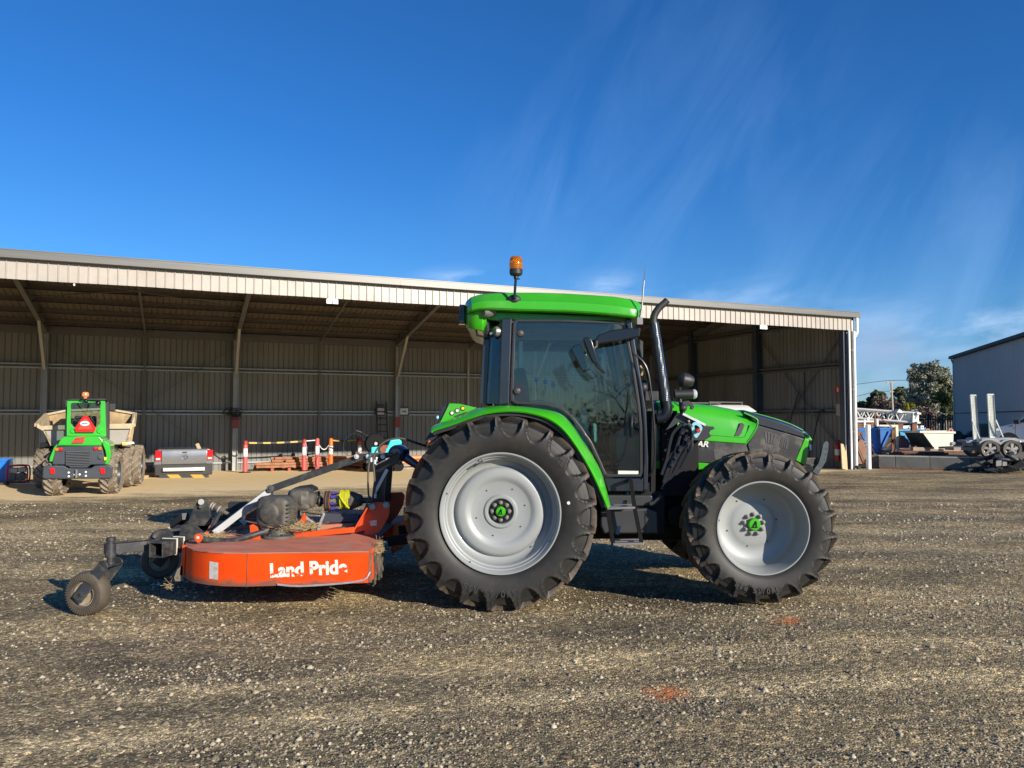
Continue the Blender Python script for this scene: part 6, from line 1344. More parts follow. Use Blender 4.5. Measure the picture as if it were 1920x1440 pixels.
b = MB(); b.bar(W(394, 995, 7.3), W(412, 962, 7.4), .02, .03); b.bar(W(438, 975, 7.6), W(470, 990, 7.6), .03, .04); b.bx(X(430, 7.9), X(560, 7.9), 7.9, 8.0, .62, .78); b.bar(W(400, 975, 7.9), W(600, 925, 7.9), .03, .05); mp_(b, 'frame_bar', MOWBLK)
b = MB(); b.plate([(448, 976), (456, 972), (462, 980), (458, 986)], 7.4, 7.42); mp_(b, 'frame_gusset', GALV)
b = MB(); b.bx(X(380, 7.7), X(500, 7.7), 7.5, 8.4, .56, .60); mp_(b, 'far_deck_panel', ORTOP)
# rear tube (open ended) and arm to castor
t0 = W(292, 1026, 6.62); t1 = W(362, 1001, 7.15)
tdir = (t1-t0).normalized(); tdir = Vector((tdir.x, tdir.y, 0)).normalized(); side = Vector((tdir.y, -tdir.x, 0)); up = Vector((0, 0, 1)); hw_ = .066
t0.z = .515; LT_ = .62
def sq(c, h): return [c-side*h-up*h, c+side*h-up*h, c+side*h+up*h, c-side*h+up*h]
b = MB(); b.ring(sq(t0, hw_), sq(t0, hw_-.012), tdir*LT_); tube_ = mp_(b, 'rear_cross_tube', MOWBLK, bevel=.004)
for d in (.19, .29):
    c = t0+tdir*d; b = MB(); b.ring(sq(c, hw_+.006), sq(c, hw_), tdir*.014); b.build('white_strap', mat('cream_strap', (.65, .6, .48), .6), tube_)
b = MB(); b.plate([(335, 1010), (338, 985), (362, 980), (378, 995), (392, 1010), (380, 1018), (358, 1012)], 6.98, 7.0); mp_(b, 'tube_bracket', MOWBLK, bevel=.003)
b = MB(); b.plate([(276, 1013), (284, 1000), (296, 993), (310, 992), (322, 1002), (318, 1014), (290, 1024)], 6.85, 6.9); br_ = mp_(b, 'pivot_bracket', MOWBLK, bevel=.006)
b = MB(); b.cyl(W(289, 1007, 6.83), W(292, 1003, 6.83), .02, n=12); b.build('pivot_pin', STEEL, br_)
sp0 = W(203, 1030, 6.55)
b = MB(); b.bar(sp0+Vector((-.03, 0, 0)), W(284, 1022, 6.8), .075, .085); b.bar(W(272, 1024, 6.75), W(320, 1012, 7.0), .075, .085); arm_ = mp_(b, 'castor_arm', MOWBLK, bevel=.005)
b = MB(); b.bar(W(348, 968, 7.6), W(325, 984, 7.9), .07, .07); b.bar(W(330, 1000, 7.2), W(350, 985, 8.2), .09, .09); mp_(b, 'castor_arm', MOWBLK, bevel=.005)
CT = tyremat('castor_tyre_rubber', (.035, .033, .03), (.16, .125, .085), .6, .05, .19)
HUBT = mat('dusty_tan_rim', (.36, .29, .2), .8, var=.2)
def castor(sp, ctr, yaw):
    """sp: spindle point at arm height, ctr: wheel centre; yaw: axle direction angle"""
    ax = Vector((math.sin(yaw), math.cos(yaw), 0)); r = ctr.z; w = .068
    r = .182
    b = MB(); prof = [(.098, -w*.75), (.115, -w*.95), (.15, -w), (.168, -w*.88), (r-.006, -w*.6), (r, -w*.3), (r, w*.3), (r-.006, w*.6), (.168, w*.88), (.15, w), (.115, w*.95), (.098, w*.75)]
    b.lathe(prof, ctr, ax, 64, closed=True); wh = mp_(b, 'castor_wheel', CT)
    b = MB(); u = ax.orthogonal().normalized(); u = Vector((0, 0, 1)); v = ax.cross(u)
    for s_ in (-1, 1):     # ribbed laminated tread on the walls
        b = MB()
        for k in range(46):
            a = 2*PI*k/46; d = u*math.cos(a)+v*math.sin(a); b.bar(ctr+d*.112+ax*s_*w*.97, ctr+d*.168+ax*s_*w*.95, .007, .012, up=ax)
        o = b.build('tyre_rib', CT, wh)
    b = MB(); b.lathe([(.1, -w*.5), (.1, -w*.75), (.09, -w*.8), (.08, -w*.45), (.03, -w*.4), (.03, -w*.9), (0, -w*.9)], ctr, ax, 32); b.lathe([(.1, w*.5), (.1, w*.75), (.09, w*.8), (.08, w*.45), (.03, w*.4), (.03, w*.9), (0, w*.9)], ctr, ax, 32); b.build('castor_rim', HUBT, wh)
    top = Vector((sp.x, sp.y, ctr.z+.22)); fork = None
    b = MB()
    mid = Vector((sp.x+.02, sp.y+.0, ctr.z+.225))
    for s_ in (-1, 1):
        o_ = ax*s_*(w+.02)
        b.bar(ctr+o_-(mid-ctr).normalized()*.05, mid+o_-Vector((0, 0, .0)), .012, .1, up=Vector((-(mid-ctr).z, 0, (mid-ctr).x)).normalized() if False else ax.cross((mid-ctr)).normalized())
    b.bar(mid-ax*(w+.026), mid+ax*(w+.026), .11, .014); b.cyl(mid-ax*(w+.026), mid-ax*(w+.014), .05, n=20); b.cyl(mid+ax*(w+.026), mid+ax*(w+.014), .05, n=20); b.cyl(mid, mid+Vector((0, 0, .03)), .04, n=18)
    fk = mp_(b, 'castor_fork', MOWBLK, bevel=.006)
    b = MB(); b.cyl(ctr-ax*(w+.04), ctr+ax*(w+.04), .014, n=12); b.cyl(ctr-ax*(w+.04), ctr-ax*(w+.028), .024, n=6); b.build('axle_bolt', MOWBLK, fk)
    b = MB(); b.cyl(mid+Vector((0, 0, .0)), Vector((mid.x, mid.y, sp.z+.085)), .028, n=18); b.cyl(Vector((mid.x, mid.y, sp.z+.07)), Vector((mid.x, mid.y, sp.z+.1)), .036, n=18); b.cyl(Vector((mid.x, mid.y, sp.z-.07)), Vector((mid.x, mid.y, sp.z+.05)), .042, n=18); b.build('spindle', MOWBLK, fk)
fw = W(166, 1110, 6.5); fw.z = .18
castor(Vector((sp0.x, sp0.y, sp0.z)), fw, R(12))
s2 = W(328, 985, 7.95); c2_ = W(300, 1050, 8.0); c2_.z = .18
castor(s2, c2_, R(-20))
# rear corner plate and belt guards under deck
b = MB(); b.plate([(326, 1083), (332, 1068), (343, 1058), (343, 1090), (328, 1090)], 6.72, 6.73); cpz = mp_(b, 'corner_plate', mat('dusty_plate', (.2, .16, .12), .7, var=.3), bevel=.002)
b = MB(); b.cyl(W(334, 1083, 6.715), W(334, 1083, 6.725), .008, n=10); b.build('plate_hole', BLACKM, cpz)
b = MB(); b.prism([(X(345, 6.75), 6.72, .28), (X(353, 6.75), 6.72, .28), (X(356, 6.75), 6.72, .54), (X(349, 6.75), 6.72, .54)], (0, .02, 0)); mp_(b, 'skirt_end', ORANGE, bevel=.002)
b = MB(); b.cyl((X(470, 7.0), 6.95, .2), (X(470, 7.0), 6.95, .5), .06, n=16); b.cyl((X(600, 7.4), 7.55, .2), (X(600, 7.4), 7.55, .5), .06, n=16); b.bx(X(400, 7)-.1, X(560, 7), 6.9, 6.98, .2, .212); mp_(b, 'blade_spindle', MOWBLK)
# ============================================================ green wheel loader with wide tub
DL = 16.4
LG = mat('loader_dark_grey', (.045, .052, .062), .4, var=.12)
lp = W(145, 925, DL); PHL = R(22); ld = thing('wheel_loader', (lp.x, DL, gz(lp.x, DL)), 'compact green wheel loader seen from behind with a wide sand-coloured tub', 'wheel loader', rz=PHL)
W_world, WP_world = W, WP
W = frame(ld.location, PHL)
def WP(pts, D): return [W(x, y, D) for x, y in pts]
DL = 0.0
def lb(mb, name, m, par=None, **k): return mb.build(name, m, par or ld, **k)
ME_L = tyre_mesh('loader_tyre', .46, .34, .25, 17, .045, TYREL, E=.1, step=14)
ME_L2 = tyre_mesh('loader_tyre_front', .5, .40, .27, 17, .045, TYREL, E=.1, step=14)
def lwheel(c, yaw, me, w, r0):
    ax = Vector((-math.sin(yaw), math.cos(yaw), 0)); b = MB(); b.lathe([(r0, -w*.42), (r0-.02, -w*.2), (.12, -w*.1), (0, -w*.1)], c, ax, 32); b.lathe([(r0, w*.42), (r0-.02, w*.2), (.12, w*.1), (0, w*.1)], c, ax, 32); b.lathe([(r0-.005, -w*.42), (r0-.005, w*.42)], c, ax, 32)
    rim = lb(b, 'wheel', LG); t = bpy.data.objects.new('tyre', me); COL.objects.link(t); t.parent = rim; t.location = c; t.rotation_euler = (0, 0, yaw)
z0 = 0
# rear wheels: axle across view (axis X), slightly turned
xa, xb = W(98, 900, DL).x, W(204, 900, DL).x
for x in (xa, xb): lwheel(Vector((x, DL+.55, z0+.45)), R(90-6), ME_L, .34, .25)
# front wheels beyond, body articulated to the right
DLf = 2.6; 
for px in (88, 234, 249):
    x = W(px, 880, DLf).x; lwheel(Vector((x, DLf+(.0 if px < 240 else .5), .49)), R(90-4), ME_L2, .40, .27)
def LP(px, py, D=DL): return W(px, py, D)
# rear bumper
b = MB(); P = WP([(79, 896), (80, 876), (84, 873), (120, 873), (128, 878), (170, 878), (178, 873), (205, 872), (211, 876), (210, 894), (205, 897), (172, 898), (84, 898)], DL+.05)
b.prism(P, (0, .55, 0)); bm_ = lb(b, 'rear_bumper', LG, bevel=.03)
for px in (98, 192): b = MB(); b.plate([(px-5, 878), (px+4, 878), (px+5, 888.5), (px-3, 889)], DL+.02, DL+.06); lb(b, 'reflector', REDLENS, bm_)
for px, py in ((129, 886), (129, 893), (161, 885), (161, 892), (140, 890), (149.5, 889.5)): b = MB(); b.cyl(LP(px, py, DL+.06), LP(px, py, DL+.03), .02, n=8); lb(b, 'bumper_bolt', GALV, bm_)
b = MB(); b.box(LP(144, 888, DL), (.03, .12, .17)); b.cyl(LP(144, 884, DL), LP(144, 880.5, DL), .025); lb(b, 'tow_pin', STEEL, bm_)
b = MB(); b.plate([(130, 883), (160, 882), (160, 895), (130, 896)], DL+.035, DL+.05); lb(b, 'tow_plate', LG, bm_)
# grille body
b = MB(); P = WP([(97, 872), (101, 842), (104, 837), (190, 835), (192, 838), (199, 868), (197, 872)], DL+.1); b.prism(P, (0, 1.1, 0)); gr_ = lb(b, 'engine_cover', LG, bevel=.03)
b = MB(); P = WP([(122, 845), (171, 843), (171, 871), (163, 877), (132, 877), (122, 870)], DL+.07); b.prism(P, (0, .06, 0)); gl_ = lb(b, 'rear_grille', LG, bevel=.01)
for k in range(9):
    b = MB(); a = LP(123.5, 847.5+3*k, DL+.05); c = LP(169.5, 846+3*k, DL+.05); b.bar(a, c, .05, .018); lb(b, 'louvre', mat('louvre_grey', (.07, .075, .08), .5), gl_)
for px, py, m_ in ((106.5, 843, ORLENS), (114, 842.5, REDLENS), (179, 841, REDLENS), (187, 841, ORLENS)):
    b = MB(); b.lathe([(0, -.03), (.03, -.025), (.042, 0), (.042, .04)], LP(px, py, DL+.08), (0, 1, 0), 16); lb(b, 'tail_light', m_, gr_)
b = MB(); b.cyl(LP(189, 857, DL+.1), LP(189, 857, DL+.06), .045, n=16); lb(b, 'exhaust_outlet', BLACKM, gr_); b = MB(); b.plate([(195, 857), (200, 857), (199, 863), (195, 863)], DL+.05, DL+.09); lb(b, 'yellow_sticker', YELLOW, gr_)
# green bonnet and side fins
b = MB(); P = [(106, 837), (114, 822), (120, 818), (186, 817.5), (192, 823), (202, 842), (192, 836), (112, 836)]
b.prism(WP(P, DL+.15), (0, 1.0, 0)); hd = lb(b, 'bonnet', GREEN2, bevel=.05, segs=3)
for P in ([(98, 866), (92, 866), (93, 858), (101, 838), (108, 832), (104, 842)], [(196, 872), (203, 870), (208, 855), (206, 832), (196, 825), (191, 830), (197, 845), (199, 858)]):
    b = MB(); b.prism(WP(P, DL+.08), (0, .9, 0)); lb(b, 'side_fin', GREEN2, bevel=.02)
RD = mat('red_label', (.6, .03, .03), .4)
b = MB(); b.plate([(142, 820), (160, 819), (158, 823), (140, 824)], DL+.12, DL+.14); b.plate([(138, 825), (160, 824.5), (156, 830), (135, 831)], DL+.1, DL+.13); lb(b, 'warning_label', RD, hd)
# cab
DCb = DL+1.0; 
outer_ = [(125, 818), (126, 790), (126, 752), (128, 749.5), (194, 749), (197, 752), (198, 790), (199, 818), (180, 818), (174, 814), (148, 814), (142, 818)]
inn_ = [(136, 800), (132, 794), (132, 770), (133, 757), (135, 755.5), (185, 755), (188, 757), (188, 793), (185, 796), (176, 800), (160, 800.5), (146, 800.5)]
b = MB(); O = WP([(125, 818), (125, 785), (126, 752), (128, 749.5), (160, 748.8), (194, 749), (197, 752), (198, 785), (199, 818), (160, 818)], DCb); I = WP([(138, 801), (132, 794), (132.5, 758), (135, 755.5), (160, 755), (185, 755), (188, 757), (188, 793), (183, 800.5), (160, 801.5)], DCb)
b.ring(O, I, (0, .12, 0)); cb = lb(b, 'cab_frame', GREEN2, bevel=.02)
b = MB(); b.prism([p+Vector((0, .05, 0)) for p in I], (0, .012, 0)); b.build('rear_window', GLASSC, cb, smooth=0)
b = MB(); 
for px in (127, 202): a = LP(px, 750, DCb+1.1); c = LP(px, 835, DCb+1.1); b.bar(a, c, .08, .08, up=(0, 1, 0))
a = LP(201, 750, DCb+.15); c = LP(201, 835, DCb+.15); b.bar(a, c, .07, .07, up=(0, 1, 0)); lb(b, 'cab_post', BLACKM)
b = MB(); b.prism(WP([(124, 750.5), (126, 747.5), (196, 747), (203, 751)], DCb-.05), (0, 1.35, 0)); lb(b, 'cab_roof', BLACKM, bevel=.02)
b = MB(); b.cyl(LP(160, 747, DCb+.5), LP(160, 742, DCb+.5), .04); b.lathe([(.075, 0), (.08, .06), (.06, .1), (0, .11)], LP(160, 743.5, DCb+.5), (0, 0, 1), 18); lb(b, 'beacon', mat('amber_small', (.75, .22, .08), .2, coat=.5))
b = MB(); b.sph(LP(184, 756, DCb-.1), .06); b.sph(LP(161, 752, DCb-.1), .045); b.tube([LP(150, 749, DCb-.1), LP(161, 750, DCb-.12), LP(170, 752, DCb-.12), LP(184, 752, DCb-.1)], .012, 6, sub=4); lb(b, 'rear_work_light', BLACKP)
b = MB(); b.box(LP(211, 763.5, DCb+.5), (.13, .08, .17)); b.bar(LP(203, 754, DCb+.5), LP(211, 760, DCb+.5), .02, .02); lb(b, 'mirror', BLACKM, bevel=.02)
for P in ([(131, 808), (134, 802), (140, 802), (142, 808), (138, 813), (133, 812)], [(181, 808), (184, 802), (190, 802), (192, 808), (188, 813), (183, 812)]):
    b = MB(); b.prism(WP(P, DCb-.03), (0, .04, 0)); lb(b, 'panel_boss', GREEN2, cb, bevel=.01)
# slow vehicle triangle
TR_ = [(156, 780), (164.5, 780), (180, 803.5), (177, 810), (143, 810), (139.5, 803.5)]
b = MB(); b.prism(WP(TR_, DCb-.1), (0, .02, 0)); tri = lb(b, 'slow_vehicle_triangle', mat('triangle_dark_red', (.6, .01, .01), .3, coat=.3))
b = MB(); b.prism(WP([(158.5, 784), (162, 784), (174, 805), (146, 805)], DCb-.107), (0, .007, 0)); b.build('triangle_inset', mat('triangle_orange_red', (.85, .06, .03), .35), tri)
b = MB(); c = LP(159, 794, DCb-.114); b.prism([c+Vector((.095*math.cos(t), 0, .055*math.sin(t))) for t in np.linspace(0, 2*PI, 25)[:-1]], (0, .006, 0)); b.build('triangle_badge', WHITE, tri); b = MB(); b.box(c+Vector((0, -.001, 0)), (.11, .004, .018)); b.build('badge_line', SPB, tri)
# seat visible
b = MB(); b.box(LP(160, 800, DCb+.6), (.45, .15, .5)); b.box(LP(160, 822, DCb+.4), (.5, .5, .12)); b.bx(LP(128, 0, DCb).x, LP(200, 0, DCb).x, DCb+.1, DCb+1.3, LP(0, 832, DCb).z, LP(0, 826, DCb).z); lb(b, 'operator_seat', BLACKM, bevel=.03)
b = MB(); b.bx(LP(115, 0, DL).x, LP(190, 0, DL).x, DL+.7, DL+3.4, z0+.35, z0+.8); lb(b, 'chassis', CHASS)
# wide tub on the front
DT = 2.2
TUB = mat('sandy_tub_paint', (.5, .42, .27), .6, var=.15, vs=4, dirt=((.38, .3, .2), .4, 3)); TUBI = mat('tub_inside_rust', (.42, .3, .15), .75, var=.35, vs=6, dirt=((.25, .17, .09), .5, 5)); TUBG = mat('tub_back_grey', (.32, .3, .26), .55, var=.15)
def tb_(name, px, D0, D1, m, bev=.01):
    b = MB(); b.prism(WP(px, D0), (0, D1-D0, 0)); return lb(b, name, m, bevel=bev)
tubp = tb_('tub', [(80, 804), (244, 801), (241, 826), (235, 833), (206, 834), (100, 836), (94, 849-13)], DT, DT+.06, TUBG)
b = MB(); b.prism(WP([(75, 800), (85, 798), (247, 794), (250, 796), (244, 804), (80, 806)], DT-.08), (0, .14, 0)); b.build('tub_rim', TUB, tubp, bevel=.01)
b = MB()
A0 = WP([(76, 800), (82, 800)], DT)
wl = [LP(75, 798, DT), LP(96, 834, DT), LP(87, 778, DT+1.3), LP(100, 830, DT+1.3)]
b.add([wl[0], wl[1], wl[3], wl[2]]+[v+Vector((.05, 0, 0)) for v in (wl[0], wl[1], wl[3], wl[2])], [(0, 1, 2, 3), (4, 7, 6, 5), (0, 4, 5, 1), (3, 2, 6, 7), (0, 3, 7, 4)])
b.build('tub_end', TUB, tubp)
b = MB(); wr = [LP(251, 796, DT), LP(237, 833, DT), LP(234, 830, DT+1.3), LP(253, 776, DT+1.3)]
b.add(wr+[v-Vector((.05, 0, 0)) for v in wr], [(0, 1, 2, 3), (4, 7, 6, 5), (0, 4, 5, 1), (3, 2, 6, 7), (0, 3, 7, 4)]); b.build('tub_end', TUB, tubp)
b = MB(); b.prism(WP([(87, 777), (126, 770), (200, 767), (252, 775), (252, 800), (246, 836), (100, 836), (90, 800)], DT+1.3), (0, .05, 0)); b.build('tub_front', TUBI, tubp, bevel=.01)
b = MB(); b.bar(LP(86, 777.5, DT+1.28), LP(126, 769.5, DT+1.28), .08, .05); b.bar(LP(126, 769.5, DT+1.28), LP(200, 766.5, DT+1.28), .08, .05); b.bar(LP(200, 766.5, DT+1.28), LP(253, 775.5, DT+1.28), .08, .05); b.bar(LP(69, 797, DT-.05), LP(87, 778, DT+1.3), .1, .07); b.bar(LP(250, 797, DT-.05), LP(253, 776, DT+1.3), .1, .07); b.build('tub_lip', TUB, tubp)
b = MB(); b.prism(WP([(68, 795), (76, 798), (84, 806), (80, 808), (69, 802)], DT-.1), (0, .1, 0)); b.prism(WP([(246, 795), (253, 776), (252, 793), (246, 808), (241, 815)], DT-.05), (0, .05, 0)); b.build('tub_corner', TUB, tubp, bevel=.01)
b = MB(); b.bx(LP(96, 0, DT).x, LP(240, 0, DT).x, DT+.1, DT+1.3, LP(0, 838, DT).z, LP(0, 832, DT).z); b.bx(LP(130, 0, DT).x, LP(215, 0, DT).x, DT-.4, DT+1.0, z0+.5, z0+1.0); b.build('tub_floor', CHASS, tubp)
b = MB(); b.plate([(229, 830), (250, 828), (252, 832), (230, 834)], DT-.1, DT); o = lb(b, 'plate_bar', WHITE); b = MB(); b.plate([(229, 830.5), (237, 829.5), (237, 833.5), (229, 834)], DT-.11, DT-.1); b.build('yellow_end', YELLOW, o)
W, WP = W_world, WP_world
# rusty fitting right of the loader by the column
p = W(263, 886, 24); r = thing('timber_stand', (p.x, 24, gz(p.x, 24)), 'small timber block with a rusty fitting between loader and silver tailgate', 'stand')
b = MB(); b.bx(p.x-.17, p.x+.17, 23.9, 24.2, r.location.z, r.location.z+.1); b.build('timber', mat('raw_pine', (.5, .36, .2), .7), r)
b = MB(); b.cyl((p.x-.05, 24, r.location.z+.1), (p.x-.05, 24, r.location.z+.42), .08); b.box((p.x, 24, r.location.z+.35), (.3, .15, .12)); b.bx(p.x-.1, p.x+.1, 23.95, 24.1, r.location.z+.1, r.location.z+.15); b.build('fitting', RUST, r, bevel=.01)
# ============================================================ right-hand yard
UZ = .4
def U(px, D, z=UZ): p = W(px, 786, D); return Vector((p.x, D, z))
# concrete block wall: separate blocks
BLK = mat('dark_concrete_block', (.12, .122, .115), .8, var=.25, vs=2, bump=.4, bs=40, dirt=((.13, .13, .12), .3, 3))
BTOP = mat('sunlit_block_top', (.42, .38, .3), .9, var=.2)  # sunlight on the block tops, put into a paler colour
wx = (0, .62, 1.75, 3.05, 3.72)
labs = ('short dark concrete block beside the white post', 'dark concrete block, second from the white post', 'longest dark concrete block in the middle of the low row', 'end dark concrete block of the row, next to the black rubbish heap')
wx = (0.25, .75, 1.75, 2.9, 3.5)
for i in range(4):
    a = BL0+bd*(wx[i]+.006); c = BL0+bd*(wx[i+1]-.006); r = thing('concrete_block', (a+c)/2, labs[i], 'concrete block', 'row of dark concrete blocks')
    b = MB(); b.prism([a+Vector((0, 0, .02)), c+Vector((0, 0, .02)), c+Vector((0, 0, .4)), a+Vector((0, 0, .4))], bn*.4); b.build('block', BLK, r, bevel=.012)
    b = MB(); b.prism([a+bn*.01+Vector((0, 0, .4)), c+bn*.01+Vector((0, 0, .4)), c+bn*.01+Vector((0, 0, .425)), a+bn*.01+Vector((0, 0, .425))], bn*.38); b.build('cap', BTOP, r)  # added thin cap carrying the sunlit top colour
a = BL0+bd*.3-bn*.15+Vector((0, 0, .03)); b = MB(); b.bar(a, a+bd*1.9, .06, .05); o = b.build('steel_bar', RUST); tag(o, 'rusty steel bar lying on the ground along the concrete blocks', 'steel bar')
# white post
p = W(1629, 877, 25.2); b = MB(); b.cyl((p.x, p.y, 0), (p.x, p.y, W(0, 797, 25.2).z), .08, n=24); b.lathe([(.08, 0), (.05, .02), (0, .02)], (p.x, p.y, W(0, 797, 25.2).z), (0, 0, 1), 24)
o = b.build('guard_post', DPIPE, bevel=.004); tag(o, 'thick white steel guard post standing right of the shed downpipe', 'post')
# rusty bucket
p = W(1612, 872, 26.0); r = thing('rusty_bucket', (p.x, 26.0, 0), 'rusty excavator bucket between the downpipe and the white post', 'bucket')
OLD = mat('worn_bucket_steel', (.2, .15, .12), .7, var=.4, vs=7, dirt=((.38, .13, .04), .5, 4))
b = MB(); b.prism(WP([(1600, 842), (1613, 823), (1620, 826), (1627, 858), (1628, 870), (1601, 870)], 26.0), (0, .5, 0)); b.build('shell', OLD, r, bevel=.01)
b = MB(); b.prism(WP([(1600, 820), (1613, 817), (1619, 824), (1612, 834), (1600, 839)], 26.1), (0, .4, 0)); b.build('mouth', BLACKM, r, bevel=.02)
b = MB(); b.prism(WP([(1598, 872), (1630, 870), (1631, 875), (1598, 877)], 25.9), (0, .6, 0)); b.build('base_plate', CHASS, r)
for py in (829, 835, 841, 847, 853): b = MB(); b.bar(W(1620, py, 26.05), W(1627, py-1, 26.05), .05, .05); b.build('tooth', mat('tooth_metal', (.25, .22, .2), .5), r)
b = MB(); b.bar(W(1610, 838, 25.95), W(1622, 868, 25.95), .02, .02); b.bar(W(1598, 800, 26.4), W(1612, 822, 26.4), .1, .12); b.bar(W(1604, 806, 26.4), W(1618, 815, 26.4), .06, .08); b.build('linkage', RUST, r)
# lattice boom
WB = mat('white_boom_paint', (.78, .76, .7), .45, var=.08)
D0, D1 = 30.0, 33.0
r = thing('crane_boom', U(1650, 31.5), 'white lattice crane boom section lying behind the blue hopper', 'crane boom')
def bpt(px, py, f): return W(px, py, D1*(1-f)+D0*f)
topn = [(1560, 762+2), (1723, 775)]; botn = [(1560, 781), (1722, 793)]
def lin(a, t): return (a[0][0]+(a[1][0]-a[0][0])*t, a[0][1]+(a[1][1]-a[0][1])*t)
def n3(chord, t, back): x, y = lin(chord, t); D = 32-1.5*t; p = W(x, y, D); return p+Vector((0, back, 0))
for ch in (topn, botn):
    for bk in (0, 1.1):
        b = MB(); b.tube([n3(ch, -.25, bk)+Vector((0, 0, 0)), n3(ch, 1, bk)], .05, 8); b.build('chord', WB, r)
NS = 9
for bk in (0, 1.1):
    for k in range(NS):
        t0, t1, tm = (k)/NS, (k+1)/NS, (k+.5)/NS
        b = MB(); b.tube([n3(botn, t0, bk), n3(topn, tm, bk)], .026, 6); b.build('lacing', WB, r); b = MB(); b.tube([n3(topn, tm, bk), n3(botn, t1, bk)], .026, 6); b.build('lacing', WB, r)
for k in range(NS):
    t0 = k/NS; b = MB(); b.tube([n3(topn, t0, 0), n3(topn, t0+.5/NS, 1.1)], .024, 6); b.tube([n3(botn, t0, 0), n3(botn, t0+.5/NS, 1.1)], .024, 6); b.build('cross_lacing', WB, r)
b = MB(); b.ring(WP([(1712, 774), (1723, 775), (1723, 794), (1711, 792)], 30.5), WP([(1715, 779), (1719, 779), (1718, 786), (1715, 786)], 30.5), (0, 1.1, 0)); b.build('end_frame', WB, r, bevel=.01)
b = MB(); b.plate([(1720, 773), (1727, 774), (1727, 777), (1720, 777)], 30.4, 30.6); b.plate([(1720, 790), (1726, 791), (1726, 794), (1720, 794)], 30.4, 30.6); b.build('lug', WB, r)
b = MB(); b.tube([n3([(1560, 760), (1690, 770)], 0, 1.6), n3([(1560, 760), (1690, 770)], 1, 1.6)], .06, 8); b.prism(WP([(1682, 773), (1686, 767), (1691, 770), (1693, 774)], 30.6), (0, .3, 0)); b.build('top_tube', WB, r)
for px in (1604, 1715): 
    for dy in (0, 1.1):
        p = W(px, 793, 30.8); b = MB(); b.bx(p.x-.1, p.x+.1, 30.8+dy, 30.95+dy, UZ, p.z); b.build('stand', RUST, r)
# white frame with hanging eyes behind the post
r = thing('lifting_frame', U(1612, 28.5), 'white steel frame with lifting eyes behind the downpipe', 'frame')
for px in (1605, 1628.5):
    b = MB(); b.bx(W(px-1.6, 0, 28.5).x, W(px+1.6, 0, 28.5).x, 28.5, 28.6, UZ, W(0, 787, 28.5).z); b.ring([W(px, 785, 28.5)+Vector((.06*math.cos(t), 0, .06*math.sin(t))) for t in np.linspace(0, 6.28, 13)[:-1]], [W(px, 785, 28.5)+Vector((.03*math.cos(t), 0, .03*math.sin(t))) for t in np.linspace(0, 6.28, 13)[:-1]], (0, .04, 0)); b.build('upright', WB, r)
b = MB(); b.bar(W(1590, 790, 28.55), W(1640, 790, 28.55), .08, .06); b.build('beam', WB, r)
# rusty mesh baskets behind
r = thing('mesh_basket', U(1622, 29.5), 'rusty orange mesh basket behind the white post', 'basket')
RM = mat('orange_rust_mesh', (.5, .24, .09), .8, var=.3)
b = MB()
for k in range(19): a = W(1598+2.2*k, 786+6, 29.5); b.bar((a.x, 29.5, UZ+.3), (a.x, 29.5, W(0, 792, 29.5).z), .012, .012, up=(0, 1, 0))
for py in (792, 796, 800, 804, 808): b.bar(W(1597, py, 29.5), W(1638, py, 29.5), .012, .014)
b.build('mesh', RM, r); b = MB(); b.bar(W(1597, 791.5, 29.5), W(1639, 791.5, 29.5), .05, .05); b.bx(W(1597, 0, 29.5).x, W(1639, 0, 29.5).x, 29.6, 30.1, UZ, UZ+.35); b.build('frame', RUST, r)
# blue hopper
BH = mat('blue_hopper_paint', (.0075, .13, .42), .4, var=.15, vs=2, dirt=((.12, .13, .15), .12, 5))
D = 27.0; r = thing('blue_hopper', U(1650, D), 'blue steel tipping hopper behind the concrete blocks', 'hopper')
b = MB(); A1 = WP([(1611, 808), (1671, 802), (1652, 848), (1632, 849)], D); B1 = [Vector((p.x+.05, D+1.2, p.z)) for p in A1]
b.add(A1+B1, [(0, 1, 2, 3), (4, 7, 6, 5), (0, 3, 7, 4), (1, 5, 6, 2), (3, 2, 6, 7)]); b.build('shell', BH, r, bevel=.01)
b = MB(); b.bar(A1[0], A1[1], .06, .08); b.bar(A1[1], B1[1], .06, .08); b.bar(B1[0], B1[1], .06, .08); b.bar(A1[0], B1[0], .06, .08); b.build('rim', BH, r)
b = MB(); b.bar(W(1669, 808, D-.05), W(1651, 845, D-.05), .03, .06); b.bar(W(1632, 818, D-.02), W(1649, 817, D-.02), .03, .06); b.build('stiffener', BH, r)
b = MB(); b.bar(W(1648.5, 800, D-.08), W(1651.5, 853, D-.08), .03, .035, up=(0, 1, 0)); b.bar(W(1640, 776, D-.1), W(1672, 800, D-.1), .03, .03); b.bar(W(1641, 775, D-.1), W(1640, 800, D-.1), .04, .05, up=(0, 1, 0)); b.bar(W(1633, 832, D-.1), W(1647, 846, D-.1), .015, .015); b.bar(W(1632, 836, D-.1), W(1640, 850, D-.1), .015, .015); b.build('prop', RUST, r)
b = MB(); b.bar(W(1634, 851, D), W(1662, 849, D), .3, .05); b.build('foot', BLACKM, r)
